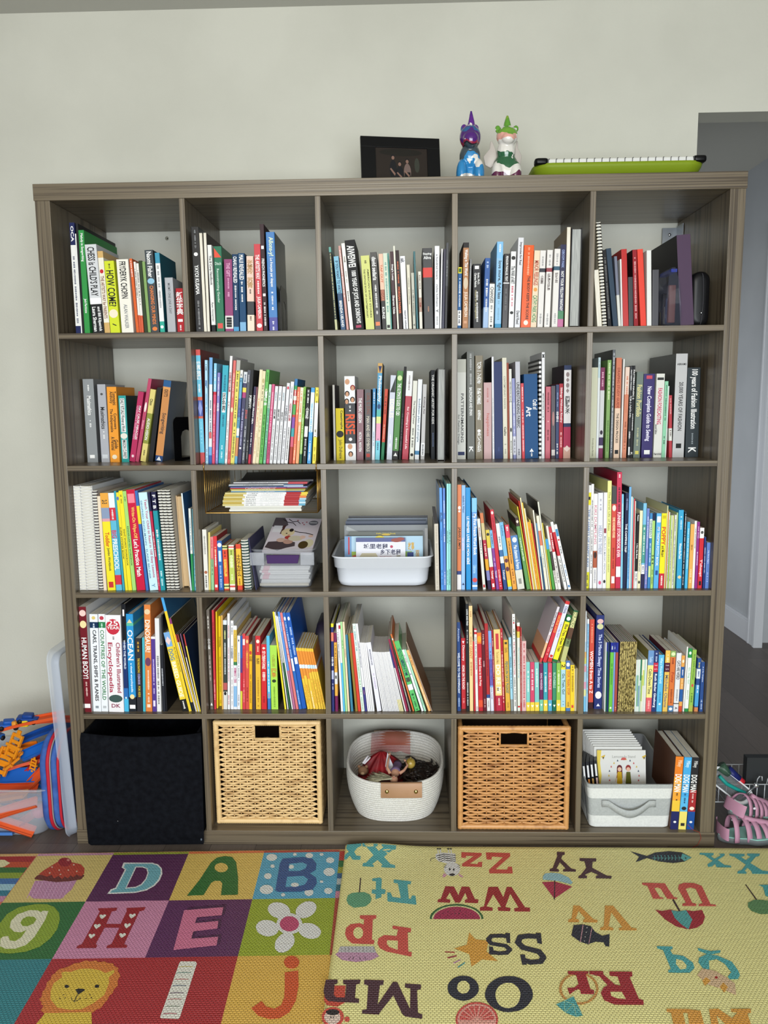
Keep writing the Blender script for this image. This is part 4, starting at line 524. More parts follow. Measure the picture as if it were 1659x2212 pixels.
3;4;118.96;1.85;74.22;1.03;16.65;-6.50;14.2;;d0b840/0.3-0.62 d8d8d4/0.62-1 b82838;●^2c2c2c^^0.05^0.1^0.6^0^|Tchoupi^e8e8e6^^0.68^0.82^0.5^0^|▢^e8e8e6^^0.9^0.96^0.4^0^;;;;;yellow, white and red book right of patchwork-coloured book;
3;4;120.18;1.83;74.22;0.77;16.56;-7.05;14.1;;7c3c90/0-0.3 78b0d8;~^2c3c5c^^0.05^0.25^0.45^0^|Tchoupi^e8e8e6^^0.68^0.8^0.5^0^|~^c8a0d8^^0.45^0.6^0.45^0^;;;;;purple book with blue top right of yellow;
3;4;120.98;1.82;74.22;0.98;22.28;-7.07;18.9;;c02838;●^f0d0d0^^0.02^0.06^0.5^0^|~^8c1c28^^0.1^0.3^0.45^0^|~^f0c0c0^^0.75^0.95^0.45^0^;;;;;tall red book leaning left beside purple book;
3;4;122.22;1.79;74.22;1.00;18.46;-7.53;15.7;;d8dcd8/0.4-0.5 3c6ca0/0.6-1 2c4880;~^2c4c78^^0.2^0.35^0.45^0^|Tchoupi^e8e8e6^^0.7^0.85^0.5^0^;;;;;white and navy book right of tall red book;
3;4;123.41;1.77;74.22;1.05;18.81;-8.03;16.0;;78b4d8/0.5-0.86 e0a850/0.86-0.96 e0cc30;Loulou^3c6c90^^0.05^0.2^0.4^0^|●^5c3040^^0.54^0.6^0.7^0^|●^5c3040^^0.66^0.73^0.7^0^;;;;;blue and orange hardback with brown dots;
3;4;124.63;1.75;74.22;1.18;18.07;-7.76;15.4;;e09c40/0-0.2 d04058;~^e8e8e6^^0.03^0.12^0.45^0^|La folle journée de Croustine^4c3420^^0.25^0.6^0.4^0^|~^8c5420^^0.65^0.9^0.45^0^;;;;;orange hardback with pink top right of blue and orange hardback;
3;4;125.99;1.73;74.22;1.92;15.06;-8.36;12.8;;4878b0/0.64-1 d0d0c4;Mes chansons de France^e8f0f8^^0.18^0.62^0.4^0^|●^d8dce0^^0.03^0.13^0.5^0^|■^8c8c84^^0.8^0.9^0.3^0^;;;;;blue and grey book reading Mes chansons de France;
3;4;128.50;1.69;74.22;0.94;20.16;-10.09;17.1;;5c9050/0-0.12 3c2c28;◆^e8d8c8^^0.03^0.08^0.6^0^|Le journal de petit lapin^e8f0d8^^0.28^0.6^0.4^0^;;;;;green storybook leaning left beside blue and grey book;
3;4;129.55;1.67;74.22;0.31;23.26;-10.07;19.8;;d0c03c;;;;;;thin yellow magazine right of green storybook;
3;4;129.91;1.66;74.22;0.25;24.83;-9.37;21.1;;c83828;;;;;;thin red magazine right of thin yellow magazine;
3;4;130.20;1.66;74.22;0.33;25.63;-8.93;21.8;;e0d8b0;;;;;;thin cream magazine right of thin red magazine;
3;4;130.58;1.65;74.22;0.31;24.30;-9.00;20.7;;d8b83c;;;;;;thin mustard magazine right of thin cream magazine;
3;4;130.95;1.65;74.22;0.33;22.72;-9.08;19.3;;e8dcb8;;;;;;thin ivory magazine right of thin mustard magazine;
3;4;131.33;1.64;74.22;0.56;18.92;-9.18;16.1;;e0a030;~^c05c20^^0.1^0.9^0.45^0^;;;;;thin amber booklet right of thin ivory magazine;
3;4;131.95;1.63;74.22;0.33;19.57;-9.27;16.6;;d8c040;;;;;;thin gold booklet right of thin amber booklet;
3;4;132.34;1.62;74.22;0.31;18.53;-9.36;15.8;;c02c2c;;;;;;thin scarlet booklet right of thin gold booklet;
3;4;132.70;1.62;74.22;0.36;22.10;-7.80;18.8;;e4e0d0;;;;;;thin bone-white magazine right of thin scarlet booklet;
3;4;133.16;1.61;74.22;0.41;18.51;-8.05;15.7;;5c88a8/0.5-1 2c5070;;;;;;thin steel blue booklet right of thin bone-white magazine;
3;4;133.62;1.60;74.22;0.72;20.55;-8.15;17.5;;e8e0c8/0.2-0.4 d0785c;~^4c8c9c^^0.5^0.7^0.45^0^;;;;;cream booklet with salmon patch right of thin steel blue booklet;
3;4;134.47;1.59;74.22;0.38;24.47;-8.27;20.8;;d8d8c8;;1c1c1c;;;;tall thin white magazine right of cream booklet;
3;4;134.94;1.58;74.22;0.33;18.63;-8.44;15.8;;c8b848;;;;;;thin ochre booklet right of tall thin white magazine;
3;4;135.45;1.57;74.22;0.71;14.12;-9.09;12.0;;4c9840/0-0.2 3c98d0;;;;;;thin green booklet with blue top right of thin ochre booklet;
3;4;136.35;1.56;74.22;0.61;17.86;-9.77;15.2;;d8d4cc/0.4-0.7 3c2c2c;~^2c2c2c^^0.3^0.9^0.45^0^;;;;;white and black slim book right of thin green booklet;
3;4;137.04;1.54;74.22;0.78;17.63;-9.96;15.0;;e0dcd8/0-0.4 b82c38;~^e8e8e6^^0.1^0.35^0.45^0^|~^4c4c4c^^0.5^0.9^0.45^0^;;;;;red and white slim book right of white and black slim book;
3;4;138.71;1.52;74.22;0.76;19.12;-12.73;16.3;;e0dedc/0.15-0.5 c02c38;~^2c2c2c^^0.55^0.9^0.45^0^;;;;;white slim book with red band, second last;
3;4;139.69;1.50;74.22;0.78;18.42;-13.27;15.7;;e6e6e6;▬^3c88b8^^0.07^0.18^0.6^0^|●^c02c38^^0.22^0.25^0.5^0^|~^2c2c2c^^0.33^0.45^0.45^0^|~^3c78b0^^0.6^0.85^0.45^0^|●^3c78b0^^0.93^0.97^0.5^0^;2c6c8c;;;;white slim book with blue stamp, last in row;
3;5;144.68;2.89;74.22;0.90;28.47;0.00;24.2;;e2e2e2/0.07-0.19 e8dc2c/0.84-1 e0dc30;THE 7 HABITS OF HAPPY KIDS^5c7cac^^0.2^0.82^0.45^0^|■^1c1c1c^^0.11^0.14^0.5^0^|~^4c4c20^^0.87^0.97^0.45^0^;;;;;white and yellow picture book reading 7 HABITS OF HAPPY KIDS;
3;5;145.78;2.87;74.22;0.70;28.77;-0.36;24.5;;e6e6e6;~^1c1c1c^^0.15^0.85^0.45^0^;;;;;slim white picture book right of white and yellow picture book;
3;5;146.65;2.85;74.22;1.03;26.14;-0.70;22.2;;e4e2e0/0.6-0.78 a8583c;KIKI DUMPLING^c88498^^0.07^0.58^0.5^0^|●^3c2420^^0.61^0.68^0.6^0^|~^8c8c9c^^0.8^0.95^0.45^0^;;;;;white picture book with pink capitals and girl picture;
3;5;147.83;2.83;74.22;1.41;26.39;-0.88;22.4;;dadae2;HELLO IN THERE^9ca4b8^^0.34^0.64^0.5^0^|~^8c8c9c^^0.05^0.18^0.45^0^|◖^d05c7c^^0.92^0.96^0.4^0^;;;;;greyish white picture book reading HELLO IN THERE;
3;5;149.28;2.81;74.22;0.95;26.45;-0.67;22.5;;e4e2e4;MALALA'S MAGIC PENCIL^8c94a4^^0.45^0.85^0.35^0^|■^8c3c48^^0.37^0.42^0.5^0^|●^1c1c1c^^0.91^0.945^0.5^0^;;;;;white picture book with magic pencil title;
3;5;150.28;2.79;74.22;1.08;29.62;-0.73;25.2;;dcdc8c;The Secret Life of Bees^9c9c5c^^0.1^0.46^0.4^0^|~^a8a868^^0.52^0.85^0.45^0^;;;;;pale yellow picture book reading The Secret Life of Bees;
3;5;151.45;2.77;74.22;1.25;28.11;-0.65;23.9;;c84838/0-0.17 3c3c3c;●^e0d8d0^^0.18^0.24^0.6^0^|ONE HUNDRED FOXES^f0e0b0^^0.3^0.5^0.4^0^|~^8c2c20^^0.6^0.8^0.45^0^|▯^e8e8e6^^0.88^0.95^0.5^0^;;;;;red and charcoal picture book with small figure on spine;
3;5;152.82;2.74;74.22;1.30;31.96;-0.86;27.0;;c02c4c;FUNNIEST STORYBOOK EVER^f4dce0^^0.34^0.73^0.5^0^|~^2c1c1c^^0.13^0.33^0.45^0^|▯^f0f0f0^^0.81^0.9^0.8^0^|~^f0e8e8^^0.02^0.08^0.45^0^;;;;;tallest worn crimson storybook right of red and charcoal picture book;
3;5;154.17;2.72;74.22;0.55;25.98;-0.91;22.1;;80c0dc;~^d8ecd0^^0.1^0.6^0.45^0^;;;;;slim light blue picture book right of tallest worn crimson storybook;
3;5;154.77;2.71;74.22;0.90;26.34;0.00;22.4;;1c2444;THE CAMPING TRIP^e8ecf0^^0.32^0.62^0.45^0^|~^8c98c0^^0.05^0.2^0.45^0^;;;;;midnight blue picture book reading THE CAMPING TRIP;
3;5;155.86;2.69;74.22;0.60;27.96;-0.38;23.8;;6ca8d8;~^3c70a8^^0.6^0.9^0.45^0^;1c2c38;;;;slim sky blue picture book right of midnight blue picture book;
3;5;156.51;2.68;74.22;0.35;25.34;-0.45;21.5;;e0e0dc;;;;;;thin white picture book right of slim sky blue picture book;
3;5;156.91;2.67;74.22;0.28;25.09;-0.51;21.3;;80c0c8;;;;;;thin aqua booklet right of thin white picture book;
3;5;157.23;2.67;74.22;0.38;24.71;-0.58;21.0;;c83c44;;;;;;thin red picture book right of thin aqua booklet;
3;5;157.66;2.66;74.22;0.25;24.08;-0.65;20.5;;dcd8cc;~^4c4c4c^^0.1^0.9^0.45^0^;;;;;thin off-white booklet right of thin red picture book;
3;5;157.93;2.66;74.22;0.73;20.69;0.00;17.6;;1c1c1c/0.77-1 dedede;Peeters^e8e8e6^^0.02^0.1^0.4^0^|I Am the Boss^e8e8e6^^0.4^0.6^0.4^0^|~^4c4c4c^^0.8^0.9^0.45^0^;;;;;black and white picture book right of thin off-white booklet;
3;5;158.73;2.64;74.22;0.80;21.49;0.00;18.3;;e4dcb8;~^8c9cb0^^0.45^0.6^0.45^0^|You Are Loved^3c5c8c^^0.62^0.78^0.4^0^|●^2c2c2c^^0.9^0.94^0.5^0^;;;;;cream picture book with blue lettering;
3;5;159.62;2.63;74.22;0.90;23.51;0.00;20.0;;78b8d8/0.25-0.7 4c9890/0.72-0.83 e0e0e0/0.83-1 2c2c50;~^e0ecd8^^0.28^0.6^0.45^0^|~^4c4c6c^^0.74^0.8^0.45^0^;;;;;green and blue picture book with navy foot;
3;5;160.62;2.61;74.22;0.70;22.06;0.00;18.7;;7080c0;~^d0d8f0^^0.1^0.5^0.45^0^|~^d8b0b8^^0.7^0.95^0.45^0^;;;;;periwinkle picture book right of green and blue picture book;
3;5;161.46;2.60;74.22;0.72;20.80;0.00;17.7;;3c80b8/0.08-0.33 e0e8ec;DIFFERENT^2c6c5c^^0.1^0.32^0.5^0^|~^d8e8f0^^0.4^0.65^0.45^0^|■^c8dc90^^0.7^0.85^0.6^0^;;;;;blue picture book with white panel right of periwinkle picture book;
3;5;162.26;2.58;74.22;0.67;20.80;-0.14;17.7;;a8d070/0-0.1 1c2444;5 & 4^2c3c20^^0.55^0.68^0.6^0^|~^4c5c30^^0.75^0.95^0.45^0^;;;;;lime picture book with navy top right of blue picture book;
3;5;163.08;2.57;74.23;1.27;20.73;0.50;17.6;;58a8dc;MY THOMAS POTTY BOOK^e8e8e6^^0.18^0.7^0.4^0^|▢^e8e8f0^^0.04^0.12^0.6^0^|■^1c4c90^^0.76^0.82^0.4^0^;;;;;blue train picture book reading MY POTTY BOOK;
3;5;164.47;2.54;74.23;1.37;20.73;0.38;17.6;;f0dc20/0.8-1 c02838;POPPY^c83828^^0.18^0.42^0.6^0^|and Mozart^3c3c20^^0.43^0.58^0.45^0^|~^e8e8e6^^0.83^0.95^0.45^0^|▫^c8b818^^0.03^0.07^0.5^0^;;;;;yellow and red picture book reading POPPY;
3;5;165.91;2.52;74.22;0.25;22.79;0.26;19.4;;d8d8a8;;;;;;thin pale yellow pamphlet right of yellow and red picture book;
3;5;166.21;2.51;74.22;0.25;21.41;0.18;18.2;;d08c50;;;;;;thin orange pamphlet right of thin pale yellow pamphlet;
3;5;166.53;2.51;74.22;0.27;21.03;0.03;17.9;;e4e4dc;~^2c5c3c^^0.1^0.9^0.45^0^;;;;;thin white pamphlet right of thin orange pamphlet;
3;5;166.88;2.50;74.22;0.27;20.15;0.00;17.1;;a8c850;;;;;;thin lime pamphlet right of thin white pamphlet;
3;5;167.22;2.50;74.22;0.27;20.20;0.00;17.2;;e0e4d8;~^1c1c1c^^0.2^0.9^0.45^0^;;;;;thin ivory pamphlet right of thin lime pamphlet;
3;5;167.57;2.49;74.22;0.32;20.14;0.00;17.1;;d8dc90;;;;;;thin straw-coloured pamphlet right of thin ivory pamphlet;
3;5;167.97;2.48;74.22;0.42;20.27;0.45;17.2;;e4e4e0;~^1c1c1c^^0.05^0.95^0.45^0^;;;;;thin white pamphlet with black photo strip;
3;5;168.49;2.47;74.22;0.35;20.89;0.23;17.8;;b0c890;;;;;;thin sage pamphlet right of thin white pamphlet;
3;5;169.28;2.46;74.22;1.35;21.60;-0.48;18.4;;3ca0cc;Winnie-the-Pooh^e8f4f4^^0.42^0.62^0.4^0^|~^c8e4f0^^0.08^0.25^0.45^0^|◆^e0cc98^^0.83^0.88^0.6^0^;;;;;wide sky blue hardback with bear story title;
3;5;170.69;2.44;74.22;0.52;21.14;0.00;18.0;;1c2430;~^d8dce0^^0.03^0.95^0.45^0^;;;;;slim blue-black picture book right of wide sky blue hardback;
3;5;171.51;2.42;74.22;0.72;18.37;0.00;15.6;;48b0dc;~^c8ecf8^^0.1^0.7^0.45^0^;;;;;cyan slim picture book right of slim blue-black picture book;
3;5;172.42;2.41;74.22;1.00;17.74;0.00;15.1;;e0a858;~^8c5c20^^0.3^0.4^0.45^0^|~^f0d8a8^^0.7^0.9^0.45^0^;;;;;mustard picture book right of cyan slim picture book;
3;5;173.44;2.39;74.22;0.60;18.62;0.00;15.8;;e8e4e0;~^3c3c3c^^0.1^0.4^0.45^0^;;;;;slim white hardback right of mustard picture book;
3;5;174.13;2.38;74.22;0.72;18.36;0.00;15.6;;8c2c80;~^d8b0d8^^0.05^0.25^0.45^0^|~^e8d0e8^^0.45^0.65^0.45^0^;;;;;slim purple picture book right of slim white hardback;
3;5;174.95;2.36;74.22;1.12;16.72;0.00;14.2;;c82834/0-0.17 e8e4e4;●^4c4c4c^^0.05^0.1^0.5^0^|T'choupi^f8e0e0^^0.52^0.8^0.55^0^|▢^1c1c1c^^0.88^0.95^0.4^0^;;;;;red picture book with white top right of slim purple picture book;
3;5;176.36;2.34;74.22;0.47;14.20;-0.58;12.1;;24387c;~^d8e0f0^^0.2^0.7^0.45^0^;;;;;slim navy board book right of red picture book;
3;5;176.95;2.33;74.22;0.97;12.67;0.00;10.8;;5c7cc0;My First Signs^d8e0f0^^0.08^0.55^0.3^0^|~^a8b8e0^^0.65^0.9^0.45^0^;;;;;short periwinkle board book, last in row;
4;1;3.90;1.47;39.20;2.05;30.71;0.51;26.1;;6c1420;HUMAN BODY!^e8e8e6^^0.29^0.68^0.55^0^|●^e8c8c0^^0.03^0.09^0.8^0^|●^e8d8a0^^0.13^0.2^0.8^0^|~^e8c8c0^^0.71^0.84^0.45^0^|■^f0e8e8^^0.92^0.96^0.6^0^;dcdcdc;;;;maroon hardback reading HUMAN BODY!;
4;1;6.33;1.80;39.23;2.31;28.47;1.18;24.2;;e6eaee/0.08-0.14 1c3454;CARS, TRAINS, SHIPS & PLANES^1c1c24^^0.16^0.89^0.4^0^|●^d8c070^^0.02^0.055^0.35^0^|■^8c949c^^0.94^0.965^0.3^0^|~^c8d8e8^^0.095^0.13^0.45^0^;;;;;white hardback reading CARS, TRAINS, SHIPS & PLANES;
4;1;8.72;1.80;39.23;1.85;28.49;1.45;24.2;;e6eaee/0.08-0.14 2c7c4c;COUNTRIES OF THE WORLD^3c7c4c^^0.16^0.88^0.45^0^|●^b83c4c^^0.02^0.06^0.5^0^|■^b8bcc0^^0.94^0.965^0.4^0^|~^c8e8d8^^0.095^0.13^0.45^0^;;;;;white hardback reading COUNTRIES OF THE WORLD;
4;1;10.89;1.48;39.26;4.32;28.27;1.11;24.0;;e8e6e8;Encyclopedia^a83850^^0.28^0.8^0.34^-0.28^|Children's Illustrated^9c4058^^0.28^0.8^0.26^0.28^|●^c02c40^^0.04^0.2^0.98^0^|25^e8e8e6^^0.055^0.11^0.5^0^H|YEAR^e8e8e6^^0.115^0.145^0.65^0^H|⬬^3c5450^^0.82^0.9^0.85^0^|DK^8c3c58^^0.915^0.955^0.45^0^H|~^4c4c4c^^0.22^0.25^0.45^0^;;;;;thickest white hardback reading Children's Illustrated Encyclopedia;
4;1;15.25;1.81;39.21;1.23;31.34;1.40;26.6;;16181e/0.35-0.78 1c3468/0.78-0.88 2c6cb0/0.88-1 48b0d8;WHEN THE WORLD^e0e8f0^^0.33^0.6^0.35^0^|■^e8e8e8^^0.05^0.11^0.3^0^|●^c8ecf8^^0.86^0.88^0.3^0^;;;;;tall black to blue book right of thickest white hardback;
4;1;16.66;1.81;39.22;2.00;28.47;1.08;24.2;;2c90cc/0.85-1 22262c/0.09-0.12 5cb8a0;OCEAN^e8e8e6^^0.16^0.47^0.6^0^|a visual encyclopedia^e8f4f8^^0.5^0.8^0.28^0^|●^e8d8a0^^0.82^0.87^0.5^0^|■^f0f0f0^^0.93^0.97^0.6^0^|▲^d8d0a0^^0.05^0.09^0.6^0^;;;;;blue hardback reading OCEAN;
4;1;18.88;1.81;39.22;1.64;21.51;1.50;18.3;;2c2c30;THE FASCINATING^d8b838^^0.27^0.47^0.3^0^|OCEAN BOOK^b8b0e0^^0.48^0.63^0.3^0^|FOR KIDS^d8b838^^0.65^0.8^0.3^0^|~^d8a838^^0.05^0.18^0.45^0^;;;;;short charcoal paperback on ocean facts right of blue hardback;
4;1;20.57;1.81;39.21;0.72;21.71;2.18;18.5;;4cb0c0;;;;;;slim aqua paperback right of short charcoal paperback on ocean;
4;1;21.39;1.81;39.24;1.79;31.12;1.96;26.4;;d88040;DINOSAUR!^f4ecdc^^0.14^0.44^0.6^0^|●^e0c8a0^^0.04^0.09^0.7^0^|●^6c3c5c^^0.49^0.57^0.7^0^|~^f0e0c8^^0.61^0.9^0.45^0^|■^f0d8c0^^0.93^0.96^0.4^0^;;;;;orange hardback reading DINOSAUR!;
4;1;23.30;1.81;39.21;1.15;21.95;1.68;18.7;;50388a/0-0.03 e8e4e8;~^c8b8e8^^0.3^0.75^0.45^0^|▬^e0d8f0^^0.85^0.93^0.4^0^;;;;;purple paperback with white foot right of orange hardback;
4;1;24.56;1.81;39.21;1.23;27.23;1.47;23.1;;e0e0e0;~^3c3c3c^^0.4^0.92^0.45^0^;;;;;white book with black speckles right of purple paperback;
4;1;26.24;1.82;39.18;0.77;19.51;0.16;16.6;;22242c;~^c8ccd4^^0.35^0.6^0.45^0^;;;;;slim black book right of white book;
4;1;27.13;1.82;39.18;0.38;28.26;0.00;30.0;;1a1a1e;;141418;;;;large dark glossy hardback right of slim black book;
4;1;31.85;1.82;39.18;1.72;23.45;-10.76;19.9;;e8cc40/0-0.18 78a8d8/0.85-1 1c1c1c;DOG^4c7ca0^^0.21^0.35^0.55^0^|BREED GUIDE^f8f4dc^^0.37^0.82^0.5^0^|◆^e0c8c8^^0.05^0.16^0.7^0^|~^e8e8e8^^0.87^0.97^0.45^0^;;;;;yellow guide reading DOG BREED GUIDE leaning left;
4;1;33.71;1.82;39.18;0.76;33.78;-10.97;27.0;;e8c830/0-0.12 48a0dc;My first atlas of the world^6c5c20^^0.42^0.66^0.4^0^;2c6088;;;;tall yellow atlas leaning left beside yellow guide;
4;1;34.86;1.82;39.18;0.62;27.74;-11.69;23.6;;e6c22c/0-0.06 8c3c70/0.9-1 2c2c2c;~^c89c80^^0.4^0.6^0.45^0^;4c4428;;;;yellow slim book with plum top leaning left;
4;1;35.62;1.82;39.18;0.30;23.03;-11.96;19.6;;e4dcd8/0-0.1 b83838;;3c3838;;;;thin white reader with red tip right of yellow slim book;
4;1;36.01;1.82;39.18;0.27;23.06;-11.56;19.6;;e8c83c/0-0.1 a84848;;4c4030;;;;thin yellow reader with red tip right of thin white reader;
4;1;36.36;1.82;39.18;0.28;23.11;-10.51;19.6;;e4e0dc/0-0.3 7c5c80;;3c3440;;;;thin white reader with mauve top right of thin yellow reader;
4;1;36.74;1.82;39.18;0.35;22.89;-9.30;19.5;;e8d050/0-0.15 b83c38;;20304c;;;;thin yellow reader, last by divider;
4;2;39.38;3.51;39.18;0.84;29.08;0.00;24.7;;6c645c;~^e0dcd4^^0.05^0.18^0.45^0^|小小人鱼^e8e8e6^^0.27^0.4^0.6^0^|~^b8b0a8^^0.45^0.7^0.45^0^|▲^e8e8e6^^0.93^0.96^0.6^0^;;;;;slim taupe picture book with white emblem;
4;2;40.47;3.51;39.19;0.58;29.07;0.93;24.7;;c43440;~^6c1c24^^0.12^0.4^0.45^0^|~^f0b8b8^^0.7^0.9^0.45^0^;;;;;slim red picture book right of slim taupe picture book;
4;2;41.06;4.25;39.19;0.33;28.43;1.58;24.2;;e8d020;;;;;;slim yellow picture book right of slim red picture book;
4;2;41.42;6.01;39.20;0.66;26.67;1.58;22.7;;e8c820;幼儿记忆训练^4c4414^^0.2^0.37^0.5^0^|~^8c7c20^^0.45^0.85^0.45^0^|▫^c8a818^^0.93^0.97^0.5^0^;;;;;yellow picture book with Chinese title right of slim yellow picture book;
4;2;42.70;3.51;39.19;0.41;27.55;1.70;23.4;;e0b060;;;;;;thin apricot picture book right of yellow picture book;
4;2;43.16;3.51;39.21;1.06;26.15;1.86;22.2;;3c4440/0-0.05 d8e0e8/0.8-1 d4d4d0/0.7-0.78 b85c5c;~^d8e090^^0.1^0.2^0.45^0^|~^c8d0d0^^0.25^0.6^0.45^0^|●^1c1c1c^^0.8^0.84^0.5^0^;;;;;dark picture book with collage foot right of thin apricot picture book;
4;2;44.36;3.51;39.20;0.67;28.09;1.94;23.9;;e4e4e6;~^c04050^^0.12^0.25^0.45^0^|~^b8586c^^0.35^0.7^0.45^0^|~^c04050^^0.85^0.95^0.45^0^;;;;;white picture book with red characters right of dark picture book;
4;2;45.22;3.51;39.21;0.82;26.03;2.00;22.1;;e6e6e8;~^4c4c4c^^0.03^0.15^0.45^0^|了不起的你^3c4c5c^^0.26^0.45^0.6^0^|~^a8a8a8^^0.5^0.95^0.45^0^;;;;;white picture book with inky title right of white picture book;
4;2;46.08;3.51;39.21;0.94;24.57;1.93;20.9;;e2e4e8/0.05-0.43 d4b24c/0.43-0.47 3c7c50/0.72-0.97 88b4dc;我爱幼儿园^b8487c^^0.48^0.7^0.6^0^|~^8c7430^^0.1^0.4^0.45^0^;;;;;white picture book with gold and blue panels;
4;2;47.07;3.51;39.21;0.86;21.66;2.09;18.4;;e4e6ea;●^3c3c3c^^0.05^0.08^0.3^0^|~^6c6c78^^0.2^0.6^0.45^0^|~^8c8c98^^0.8^0.95^0.45^0^;;;;;white short picture book right of white picture book;
4;2;48.00;3.51;39.20;0.53;21.62;2.12;18.4;;2c60b0/0.3-0.5 5c3c80/0.5-0.75 c83040/0.75-1 d8d048;;;;;;slim rainbow-spined picture book right of white short picture book;
4;2;48.63;3.51;39.21;0.79;22.26;1.91;18.9;;d04048;■^f4d8d8^^0.07^0.15^0.6^0^|~^b83040^^0.2^0.5^0.45^0^|~^e89898^^0.6^0.9^0.45^0^;;;;;slim red picture book beside rainbow one;
4;2;49.51;3.51;39.21;0.98;21.60;1.75;18.4;;d05048;●^f0c080^^0.05^0.1^0.5^0^|儿童成长故事书^e8b048^^0.14^0.5^0.5^0^|~^8c2420^^0.7^0.9^0.45^0^;;;;;red picture book with yellow Chinese title;
4;2;50.52;3.51;39.21;0.84;19.17;1.89;16.3;;e8b020;●^c84030^^0.1^0.16^0.6^0^|中国^8c6414^^0.18^0.26^0.6^0^|~^8c6414^^0.45^0.9^0.45^0^;;;;;short amber picture book right of red picture book;
4;2;51.46;3.51;39.21;0.84;21.65;1.74;18.4;;50403c;;;;;;plain brown picture book right of short amber picture book;
4;2;52.46;3.51;39.21;1.41;21.59;1.35;18.3;;e0b236/0-0.26 c43034;故宫^7c5c20^^0.3^0.38^0.5^0^|●^f0e0d0^^0.05^0.1^0.5^0^|~^f0c8b8^^0.14^0.23^0.45^0^|~^a87c20^^0.55^0.95^0.45^0^;;;;;red-topped gold picture book right of plain brown picture book;
4;2;54.02;3.51;39.22;1.53;19.14;1.49;16.3;;cc2c30;幼儿成长小百科^f4e8e0^^0.1^0.38^0.5^0^|◆^f0dcd0^^0.04^0.08^0.7^0^|中国节日^f4e8e0^^0.42^0.56^0.5^0^|~^8c1c20^^0.8^0.95^0.45^0^;;;;;red picture book with white Chinese title;
4;2;55.81;3.51;39.19;0.89;21.60;0.75;18.4;;58b8e0/0.85-1 3c70b8;~^e8f4f8^^0.35^0.75^0.45^0^|~^c84c5c^^0.78^0.83^0.45^0^;;;;;slim sky blue picture book with navy foot;
4;2;56.87;3.51;39.19;1.96;18.85;0.29;16.0;;a8d850;小猫钓鱼^a0a838^^0.14^0.33^0.4^0^|四季^c87c38^^0.36^0.5^0.6^0^|✿^2c3c20^^0.53^0.58^0.5^0^|~^6c9430^^0.62^0.95^0.45^0^;2c3c1c;;;;bright lime hardback right of slim sky blue picture book;
4;2;60.65;3.52;39.18;0.48;28.64;-5.24;24.3;;e8d830;;5c5c20;;;;slim yellow picture book leaning left beside bright lime hardback;
4;2;61.44;3.52;39.18;0.29;28.59;-5.83;24.3;;e4e4e4;~^1c1c1c^^0.3^0.6^0.45^0^;;;;;thin white picture book leaning left beside slim yellow picture book;
4;2;62.08;3.52;39.18;0.26;27.57;-6.54;23.4;;3c7c50/0-0.5 e0e0dc;;;;;;thin green-footed picture book right of thin white picture book;
4;2;62.70;3.52;39.18;0.33;27.38;-7.25;23.3;;e6e6e2;;;;;;thin white book beside the blue set;
4;2;63.18;3.52;39.18;0.61;28.73;-7.51;24.4;;5c90d8/0.6-1 b06c90;~^c8dcf0^^0.05^0.2^0.45^0^;;;;;light blue to pink picture book;
4;2;63.94;3.52;39.18;0.69;28.48;-7.76;24.2;;d87878;~^f0d8d8^^0.1^0.5^0.45^0^|~^f4e8e8^^0.46^0.5^0.45^0^;;;;;salmon picture book leaning left beside light blue to pink picture;
4;2;64.78;3.52;39.18;0.80;28.46;-8.01;24.2;;2c68b8;●^e0ecf8^^0.04^0.08^0.5^0^|~^b8d0f0^^0.1^0.45^0.45^0^|▬^e8f0f8^^0.47^0.6^0.5^0^|~^b8d0f0^^0.8^0.95^0.45^0^;;;;;blue picture book with white lettering, left of pair;
4;2;65.65;3.83;39.18;1.18;28.38;-8.09;24.1;;1c58b0;●^e0ecf8^^0.04^0.08^0.4^0^|~^b8d0f0^^0.15^0.45^0.45^0^|▬^e8f0f8^^0.46^0.53^0.5^0^;;;;;deep blue picture book, right of pair;
4;2;67.19;3.52;39.18;0.68;18.27;-9.13;15.5;;e8c040/0.05-0.28 e08c34/0.27-0.33 e8e8e8/0.33-0.5 e09038;~^c87828^^0.6^0.9^0.45^0^;;;;;yellow and orange reader, first of seven;
4;2;67.93;3.52;39.18;0.78;18.22;-9.22;15.5;;e8c040/0.05-0.28 e08c34/0.27-0.33 d8e8f4/0.33-0.45 e09038;~^c87828^^0.6^0.9^0.45^0^;;;;;yellow and orange reader, second of seven;
4;2;68.84;3.52;39.18;0.73;18.20;-9.54;15.5;;e8c040/0.05-0.28 e08c34/0.27-0.33 e8e8e8/0.33-0.5 e09038;~^e8e0d0^^0.7^0.98^0.45^0^;;;;;yellow and orange reader, third of seven;
4;2;69.63;3.52;39.18;0.70;18.15;-9.64;15.4;;e8c040/0.05-0.28 e08c34/0.27-0.33 c8e0f0/0.33-0.4 e09038;~^c87828^^0.5^0.9^0.45^0^;;;;;yellow and orange reader, fourth of seven;
4;2;70.46;3.52;39.18;0.63;18.11;-9.96;15.4;;e8c040/0.05-0.28 e08c34/0.27-0.33 c8e0f0/0.33-0.38 e09038;~^c87828^^0.5^0.9^0.45^0^;;;;;yellow and orange reader, fifth of seven;
4;2;71.20;3.52;39.18;0.56;18.11;-10.21;15.4;;e8c040/0.05-0.28 e08c34/0.27-0.33 c8e0f0/0.33-0.38 e09038;~^c87828^^0.5^0.9^0.45^0^;;;;;yellow and orange reader, sixth of seven;
4;2;71.87;3.52;39.18;0.54;18.09;-10.45;15.4;;e8c040/0.05-0.28 e08c34/0.27-0.33 e8e8e8/0.33-0.38 e09038;~^c87828^^0.5^0.9^0.45^0^;;;;;yellow and orange reader, last of seven;
